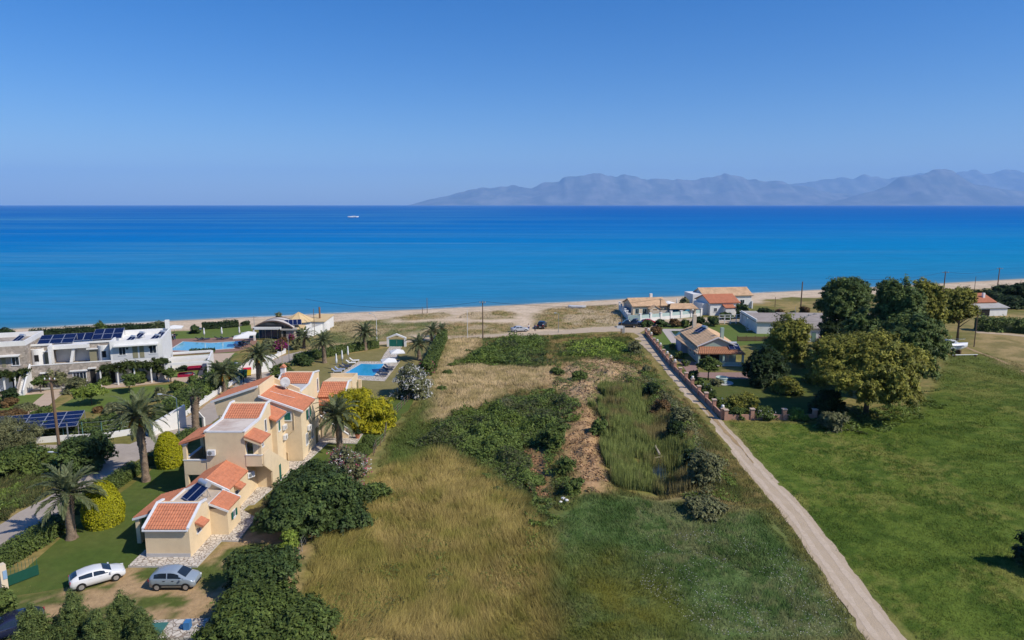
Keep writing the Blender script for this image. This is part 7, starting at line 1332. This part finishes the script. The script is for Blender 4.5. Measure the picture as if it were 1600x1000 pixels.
# wild field shrubs
FS = 'shrubs of the wild field'
for i, (lb, ub, vb, u0, u1, vt, pal) in enumerate((('lone dark shrub beside the bend of the track', 991, 553, 978, 1003, 530, 'olive'), ('small lone shrub halfway along the track', 1010, 585, 1003, 1017, 570, 'olive'), ('round dark shrub between bank and reeds', 934, 686, 917, 947, 654, 'mid'), ('dark shrub at the head of the reeds', 1015, 618, 1000, 1030, 600, 'dark'), ('dry brown shrub on the east pond bank', 1032, 650, 1014, 1050, 622, 'rust'), ('dark tangled shrub above the pond water', 1052, 690, 1034, 1070, 655, 'dark'), ('grey dry shrub nearest the track on the pond bank', 1064, 668, 1046, 1084, 640, 'olive'), ('grey green shrub below the pond', 1100, 765, 1072, 1132, 710, 'olive'), ('brownish low bramble heap at the lower end of the pond', 1096, 805, 1066, 1130, 782, 'olive'), ('dark shrub beside the pond corner', 1078, 738, 1066, 1094, 702, 'dark'), ('upper green shrub on the left bank edge', 884, 745, 868, 900, 716, 'mid'), ('lower green shrub on the left bank edge', 896, 772, 878, 914, 752, 'mid'), ('bright shrub tip of the bramble thicket', 862, 702, 838, 888, 664, 'mid'), ('shrub on the sandy mound', 905, 596, 892, 918, 582, 'mid'), ('small shrub left of the sandy mound', 870, 588, 858, 882, 576, 'mid'), ('pale shrub at the edge of the dry pale grass', 790, 640, 770, 812, 622, 'olive'), ('small green tuft in the dry pale grass', 700, 585, 693, 708, 578, 'mid'), ('second green tuft in the dry pale grass', 690, 610, 682, 698, 603, 'mid'))):
    tp('field_shrub', lb, ub, vb, u0, u1, vt, pal, 120 + i, .15, n=10, leaf=.15, per=28, cat='shrub', group=FS, sub=.3)
# bungalow garden
BW = 'shrubs behind the brick wall'
for i, (u, v, w, fl) in enumerate(((1050, 545, 13, 0), (1062, 560, 16, 0), (1070, 571, 13, 1), (1085, 592, 19, 0), (1095, 602, 17, 0), (1103, 612, 20, 1), (1113, 622, 18, 0), (1123, 633, 18, 1), (1136, 644, 18, 0))):
    tp('wall_shrub', f'{ORD[i]} leafy shrub behind the brick wall counting from the sea', u, v, u - w / 2, u + w / 2, v - w * .75, 'mid', 140 + i, .2, n=8, leaf=.14, per=30, cat='shrub', group=BW, flower=[(WHITE_F, 18, .08, 'white_blossom')] if fl else None)
for i, (lb, ub, vb, u0, u1, vt, pal, tr_, nm, ct, lf) in enumerate((
    ('leafy shrub left of the first front pillar', 1152, 653, 1138, 1168, 635, 'mid', .2, 'garden_shrub', 'shrub', .14), ('white flowering shrub between the front wall pillars', 1196, 653, 1177, 1217, 635, 'mid', .2, 'garden_shrub', 'shrub', .14), ('bright green shrub behind the last front pillar', 1243, 654, 1226, 1260, 636, 'fresh', .2, 'garden_shrub', 'shrub', .14), ('feathery yellowish bush on the bungalow lawn', 1160, 642, 1136, 1186, 612, 'willow', .3, 'garden_shrub', 'shrub', .13),
    ('round topped tree on a thin trunk before the veranda', 1107, 594, 1091, 1125, 558, 'mid', 1.4, 'garden_tree', 'tree', .15), ('small grey olive beside the well', 1119, 602, 1110, 1130, 591, 'olive', .3, 'garden_shrub', 'shrub', .13), ('big dark round tree right of the bungalow', 1196, 602, 1162, 1230, 540, 'dark', .8, 'evergreen_tree', 'tree', .2), ('yellow green tree before the whitewashed store', 1226, 580, 1186, 1268, 490, 'willow', 1.2, 'pepper_tree', 'tree', .2),
    ('dark tree in front of the store beside the bougainvillea', 1300, 562, 1278, 1326, 498, 'dark', 1.2, 'evergreen_tree', 'tree', .2), ('green shrub bank below the whitewashed store', 1268, 572, 1240, 1296, 550, 'mid', .2, 'garden_shrub', 'shrub', .18), ('mid green tree between store and willow', 1288, 600, 1262, 1318, 555, 'willow', .8, 'garden_tree', 'tree', .18), ('yellow green low bush at the shaded lawn edge', 1232, 615, 1210, 1256, 588, 'willow', .3, 'garden_shrub', 'shrub', .16), ('dark shaded thicket at the garden end', 1290, 652, 1262, 1316, 606, 'dark', .4, 'garden_shrub', 'shrub', .18), ('pale leaved bush at the foot of the great willow', 1300, 672, 1280, 1325, 640, 'olive', .3, 'garden_shrub', 'shrub', .16))):
    tp(nm, lb, ub, vb, u0, u1, vt, pal, 160 + i, tr_, n=14, leaf=lf, per=28, cat=ct, sub=.3, group='plants of the bungalow garden', flower=[(WHITE_F, 60, .07, 'white_blossom')] if 'white flowering' in lb else None)
big = dict(leaf=.19, per=25, sub=.20, limbs=7)
tp('willow_tree', 'huge olive yellow willow in front of the poplars', 1352, 648, 1266, 1440, 516, 'willow', 181, 1.6, n=34, tr=.35, r=.30, leaf=.17, per=30, sub=.19, limbs=7)
tp('poplar_tree', 'dark poplar with lower branches to the grass right of the willow', 1412, 620, 1360, 1462, 482, 'poplar', 182, 1.5, n=26, tr=.35, r=.32, **big); tp('poplar_tree', 'tall dark poplar in the middle of the group', 1394, 592, 1356, 1432, 430, 'poplar', 183, 3, n=30, tr=.35, r=.32, **big); tp('poplar_tree', 'broad dark poplar at the left of the group before the sea', 1314, 555, 1262, 1360, 430, 'poplar', 184, 4, n=26, tr=.35, r=.32, z0=4.5, **big)
tp('poplar_tree', 'brownish poplar crown behind the middle of the group', 1436, 560, 1402, 1470, 432, 'willow', 185, 3, n=22, tr=.3, r=.34, **big); tp('willow_tree', 'slender willow at the right end of the group by the boat', 1496, 532, 1468, 1526, 446, 'willow', 186, 2, n=20, tr=.25, r=.34, z0=2, **big); tp('poplar_tree', 'lower poplar filling the gap above the willow', 1350, 590, 1310, 1392, 480, 'poplar', 187, 2, n=18, tr=.3, r=.34, **big)
SB = 'shrubs around the beach houses'
for i, (lb, ub, vb, u0, u1, vt, pal) in enumerate((('clipped bush at the corner of the brick wall and lane', 1010, 511, 1001, 1022, 499, 'laurel'), ('clipped bush second along the lane hedge', 1033, 510, 1023, 1044, 499, 'laurel'), ('brown bush third along the lane hedge', 1054, 511, 1045, 1064, 498, 'rust'), ('green bush fourth along the lane hedge', 1070, 510, 1063, 1078, 499, 'mid'), ('large dark bush before the orange roofed house', 1094, 514, 1080, 1108, 494, 'dark'), ('dark bush right of the large one', 1116, 509, 1107, 1127, 494, 'laurel'), ('rusty bush over the brick wall near the garden pool', 1026, 523, 1016, 1037, 510, 'rust'), ('dark tree beside the white house wall', 1158, 497, 1146, 1172, 472, 'laurel'), ('dark reddish bush behind the white shed', 1192, 503, 1177, 1208, 480, 'dark'), ('red leaved shrub right of the dark reddish bush', 1216, 496, 1206, 1224, 482, 'rust'), ('green shrub between the white shed and hut', 1196, 512, 1178, 1212, 498, 'mid'), ('red shrub at the tall dark pole', 1256, 494, 1248, 1264, 478, 'rust'), ('dark low bush left of the tall dark pole', 1240, 494, 1231, 1248, 486, 'dark'), ('grey bush on the terrace behind the pavilion', 1070, 484, 1060, 1078, 464, 'olive'), ('low bushes before the orange roofed house', 1135, 499, 1122, 1146, 488, 'laurel'))):
    tp('lane_shrub', lb, ub, vb, u0, u1, vt, pal, 200 + i, .3, n=9, leaf=.24, per=14, cat='shrub', group=SB)
for i, (lb, ub, vb, u0, u1, vt) in enumerate((('leftmost dark thicket beyond the farm house', 1540, 474, 1520, 1562, 452), ('middle dark thicket beyond the farm house', 1572, 472, 1548, 1598, 444), ('rightmost dark thicket cut by the right edge', 1608, 474, 1580, 1640, 440), ('low dark thicket in front of the far ones', 1578, 480, 1550, 1610, 462))): tp('far_thicket', lb, ub, vb, u0, u1, vt, 'dark', 220 + i, .5, n=16, leaf=.34, per=9, cat='thicket', group='thickets by the far beach')
hedge_line('tall cane hedge beside the farm lane at the right edge', [(1524, 516), (1560, 518), (1600, 520), (1660, 526)], 3.0, 3.0, 'mid', 226, .24, 22, .25)
# something tall just outside the right edge throws its shadow in: a round tree
tp('round_tree', 'dark round tree cut by the right edge of the meadow', 1628, 893, 1592, 1664, 836, 'dark', 230, .8, n=12, leaf=.17, per=30)
# ---------------------------------------------------------------- growth nobody could count
def scatter(key_or_poly, dens, near_pow=1.0, seed=1, holes=(), warp=1.6):
    P = Z[key_or_poly] if isinstance(key_or_poly, str) else key_or_poly; rng = np.random.default_rng(seed); A = np.array(P); lo, hi = A.min(0), A.max(0); hi = np.minimum(hi, [120, 250]); n = int((hi - lo).prod() * dens)
    p = lo + rng.random((n, 2)) * (hi - lo); keep = rng.random(n) < np.clip(55 / np.maximum(p[:, 1], 30), 0, 1) ** near_pow
    p = p[keep]; w = p + (np.stack([vnoise(p[:, 0] * .6, p[:, 1] * .6, seed), vnoise(p[:, 0] * .6, p[:, 1] * .6, seed + 5)], 1) - .5) * warp
    k_ = inside(P, w[:, 0], w[:, 1])
    for q in holes: k_ &= ~inside(Z[q], w[:, 0], w[:, 1])
    return p[k_], rng
TRK = np.array(poly((1420, 1045), (1388, 1003), (1310, 895), (1240, 800), (1189, 744), (1148, 696), (1112, 656), (1076, 612), (1043, 570), (1014, 539), (990, 521), (968, 514)))
def blades(name, label, zone, dens, hmin, hmax, w, lean, seed, near_pow=1.0, tip=1.25, col=None, patch=.5, z=0.0, wind=(0.6, .3), holes=(), warp=1.6, straw=False):
    p, rng = scatter(zone, dens, near_pow, seed, holes, warp)
    p = p[edge_dist(TRK, p[:, 0], p[:, 1], False) > 1.12 + .45 * rng.random(len(p)) ** .6]; n = len(p)
    if not n: return
    b = np.zeros((n, 3)); b[:, :2] = p; b[:, 2] = height(p[:, 0], p[:, 1]) - .02 + z
    hh = rng.uniform(hmin, hmax, n) * (1 - patch + 2 * patch * fbm(p[:, 0] * .45, p[:, 1] * .45, seed + 3, 3)); far = np.clip(p[:, 1] / 60, .8, 2.5); a = rng.random(n) * 2 * math.pi; s = np.stack([np.cos(a), np.sin(a), 0 * a], 1) * (w * far * rng.uniform(.6, 1.3, n))[:, None]
    la = vnoise(p[:, 0] * .2, p[:, 1] * .2, seed + 8) * 6.28 * .6 + rng.normal(size=n) * .9; ld = np.stack([np.cos(la) * lean + wind[0] * lean * .5, np.sin(la) * lean + wind[1] * lean * .5], 1) * hh[:, None]
    t = b.copy(); t[:, :2] += ld; t[:, 2] += hh
    V = np.stack([b - s, b + s, t], 1).reshape(-1, 3); c = cover(p[:, 0], p[:, 1]) if col is None else tint(n, col[0], col[1], rng, .2)
    c = c * rng.uniform(.72, 1.35, (n, 1)) * (.7 + .6 * fbm(p[:, 0] * .7, p[:, 1] * .7, seed + 60, 4))[:, None]
    if straw: q_ = np.clip((fbm(p[:, 0] * .33, p[:, 1] * .33, seed + 70, 4) - .47) * 7, 0, .85)[:, None]; c = c * (1 - q_) + np.array([.30, .235, .10]) * q_; hh = hh * (1 - .55 * q_[:, 0]); t[:, 2] = b[:, 2] + hh
    C = np.stack([c * .8, c * .8, c * tip], 1).reshape(-1, 3)
    return tag(link(name, npmesh(name, V, np.arange(3 * n).reshape(-1, 3), C), M_BLADE), label, kind='stuff')
blades('tall_dry_grass', 'tall tan dry grass of the near field', 'drygrass', 170, .35, .85, .022, .75, 301)
blades('meadow_grass', 'short dark green weeds of the middle field', 'midgreen', 190, .10, .36, .03, .7, 302, patch=.85)
blades('pasture_grass', 'short green grass of the right meadow', 'meadow', 95, .06, .2, .032, .8, 303, 1.5, patch=.85)
blades('field_grass', 'mixed dry and green grass of the far field', 'fieldn', 60, .2, .6, .03, .7, 304, .6, holes=('bank', 'soil', 'reeds', 'pond', 'mound'))
blades('mound_straw', 'thin dry straw over the earth mounds', 'mound', 18, .15, .4, .03, .7, 341, .4)
blades('pale_grass', 'bleached grass patch by the far field', 'palegrass', 60, .2, .5, .03, .8, 305, .4)
blades('verge_grass', 'lush green grass strip along the garden fence', 'verge', 110, .15, .45, .03, .7, 306, .5)
for i_, (z_, l_) in enumerate((('dune', 'dry dune grass between the gate and the saloon'), ('duneb', 'dry dune grass between beach path and beach house'), ('dunec', 'oval patch of dune plants in the sand'), ('duned', 'olive scrub grass beyond the lawn hedge'), ('dunee', 'thin dune plants near the water poles'))): blades('dune_grass', l_, z_, 7, .12, .35, .05, .8, 307 + 20 * i_, 0)
blades('lot_grass', 'sparse grass tufts of the bare parking earth', 'lot', 26, .05, .14, .02, .8, 308)
blades('reeds', 'tall bright green reeds filling the pond', 'reeds', 240, .7, 1.7, .025, .16, 309, .6, 1.15, ((.17, .225, .055), (.29, .32, .10)), .6, holes=('pond',), warp=5.0, straw=True)
blades('pond_reeds', 'thin reeds standing in the pond water', 'pond', 40, 1.0, 1.9, .025, .16, 329, .6, 1.15, ((.15, .19, .045), (.26, .26, .08)), .6)
blades('track_verge_grass', 'rough grass beside the dirt track', poly((1130, 800), (1190, 800), (1260, 880), (1352, 1010), (1380, 1010), (1230, 800), (1140, 690), (1095, 640), (1060, 605), (1090, 680)), 110, .15, .4, .03, .7, 310, .6)
blades('bank_straw', 'dry straw covering the earth bank', 'bank', 40, .08, .25, .02, .9, 311, .4)
blades('roadside_weeds', 'rough weeds on the slope left of the road', poly((-60, 842), (0, 814), (60, 778), (120, 750), (160, 726), (150, 705), (60, 703), (-60, 706)), 90, .25, .7, .035, .6, 312, .6, 1.2, ((.06, .085, .025), (.12, .12, .05)))
def thicket(name, label, zone, dens, hgt, pal, seed, leaf=.13, near_pow=.7, thr=None, holes=(), warp=4.5):
    p, rng = scatter(zone, dens, near_pow, seed, holes, warp); P = Z[zone] if isinstance(zone, str) else zone; f = lambda x, y: fbm(x * .5, y * .5, seed, 4)
    lump = f(p[:, 0], p[:, 1])
    if thr is not None: k = fbm(p[:, 0] * .16, p[:, 1] * .16, seed + 40, 4) * .6 + lump * .4 > thr; p = p[k]; lump = lump[k]
    n = len(p); e = np.clip(edge_dist(P, p[:, 0], p[:, 1]) / 2.5, .3, 1); top = hgt * e * (.12 + 2.3 * np.clip(lump - .28, 0, 1))
    pos = np.stack([p[:, 0], p[:, 1], height(p[:, 0], p[:, 1]) + top * rng.uniform(.55, 1.12, n) + np.abs(rng.normal(size=n)) * .05], 1)
    gx_ = (f(p[:, 0] + .3, p[:, 1]) - lump) / .3 * hgt * 2.3; gy_ = (f(p[:, 0], p[:, 1] + .3) - lump) / .3 * hgt * 2.3
    nn = np.stack([-gx_, -gy_, np.ones(n)], 1); nn /= np.linalg.norm(nn, axis=1)[:, None]; nn = nn + unit(n, rng) * .7; nn /= np.linalg.norm(nn, axis=1)[:, None]
    q = fbm(p[:, 0] * .22, p[:, 1] * .22, seed + 9, 4)[:, None]; sp = np.array(GRN['olive'][0]) * .9; fr = np.array(GRN['fresh'][0]) * .8
    c = tint(n, *GRN[pal], rng, .35) * (.8 + 1.2 * q); c = np.where(rng.random((n, 1)) < np.clip((q - .52) * 6, 0, .7), fr * rng.uniform(.7, 1.2, (n, 1)), c); c = np.where(rng.random((n, 1)) < np.clip((.44 - q) * 5, 0, .6), sp * rng.uniform(.6, 1.2, (n, 1)), c)
    V, F, C = leaf_quads(pos, nn, leaf * 1.2, c, rng, .6, True)
    return tag(link(name, npmesh(name, V, F, C), M_LEAF), label, kind='stuff')
thicket('field_scrub', 'low patchy scrub spread over the wild field', 'fieldn', 46, .8, 'mid', 328, .13, .5, .54, ('reeds', 'pond', 'soil', 'palegrass', 'bank', 'mound'), 2); thicket('mound_scrub', 'small green weeds over the earth mounds', 'mound', 34, .45, 'mid', 330, .12, .4, .56, (), 2); thicket('grass_weeds', 'green weed patches in the dry grass', 'drygrass', 26, .35, 'mid', 332, .09, .5, .60, (), 2)
thicket('bramble_thicket', 'dense green bramble mass in the middle of the field', 'bramble', 120, 1.5, 'mid', 321, .13, holes=('soil',)); thicket('bramble_thicket', 'dark green bramble mass at the far end of the field', 'bramble2', 60, 1.4, 'mid', 322, .18); thicket('bramble_thicket', 'bright green bramble patch near the bend of the track', 'bramble3', 60, 1.0, 'fresh', 323, .18, .6)
thicket('roadside_brambles', 'bramble bank left of the road', poly((-60, 838), (0, 812), (50, 782), (66, 768), (40, 756), (0, 770), (-60, 790)), 90, .9, 'mid', 324, .14); thicket('roadside_brambles', 'bramble growth between poles and laurel thicket', poly((40, 770), (90, 752), (120, 735), (110, 705), (60, 705), (40, 735)), 80, 1.0, 'mid', 325, .14); thicket('pond_scrub', 'dark scrub on the bank east of the reeds', 'eastbank', 50, 1.0, 'olive', 326, .14); thicket('willow_undergrowth', 'dark undergrowth at the foot of the willow and poplars', poly((1262, 668), (1310, 640), (1420, 640), (1470, 600), (1440, 655), (1360, 680), (1290, 676)), 50, 1.0, 'mid', 327, .16)

def flowers(name, label, zone, n, size, cols, seed, z=(.1, .35), clump=.45):
    P = Z[zone] if isinstance(zone, str) else zone; rng = np.random.default_rng(seed); A = np.array(P); lo, hi = A.min(0), A.max(0); p = lo + rng.random((n * 4, 2)) * (hi - lo); p = p[inside(P, p[:, 0], p[:, 1])]; p = p[fbm(p[:, 0] * .5, p[:, 1] * .5, seed, 3) > clump][:n]; k = len(p)
    pos = np.stack([p[:, 0], p[:, 1], height(p[:, 0], p[:, 1]) + rng.uniform(*z, k)], 1); c = np.array(cols)[rng.integers(0, len(cols), k)]; nn = unit(k, rng) * .5 + np.array([0, 0, 1]); nn /= np.linalg.norm(nn, axis=1)[:, None]
    V, F, C = leaf_quads(pos, nn, size, c, rng, .8); return tag(link(name, npmesh(name, V, F, C), M_LEAF), label, kind='stuff')
flowers('wild_flowers', 'tiny pale wild flowers scattered over the middle field', poly((1010, 840), (1150, 830), (1280, 890), (1345, 1000), (1120, 1000), (1000, 920)), 1500, .035, [(.6, .58, .55), (.5, .45, .5), (.6, .55, .4)], 331, (.2, .38), .5)

def clods(name, label, zone, dens, size, c, c2, seed):
    p, rng = scatter(zone, dens, .4, seed); n = len(p); k_ = fbm(p[:, 0] * .6, p[:, 1] * .6, seed, 3) > .42; p = p[k_]; n = len(p)
    pos = np.stack([p[:, 0], p[:, 1], height(p[:, 0], p[:, 1]) + rng.uniform(.0, .10, n)], 1); nn = unit(n, rng) * .8 + np.array([0, 0, .7]); nn /= np.linalg.norm(nn, axis=1)[:, None]
    V, F, C = leaf_quads(pos, nn, size, tint(n, c, c2, rng, .25), rng, .8); return tag(link(name, npmesh(name, V, F, C), M_GROUND), label, kind='stuff')
clods('earth_clods', 'loose reddish earth clods on the bank', 'bank', 22, .13, (.24, .14, .075), (.40, .26, .15), 351); clods('earth_clods', 'loose sandy clods on the mounds', 'mound', 9, .17, (.28, .19, .11), (.46, .33, .21), 352); clods('earth_clods', 'reddish clods of the bare soil patch', 'soil', 26, .11, (.26, .13, .07), (.40, .22, .13), 353)
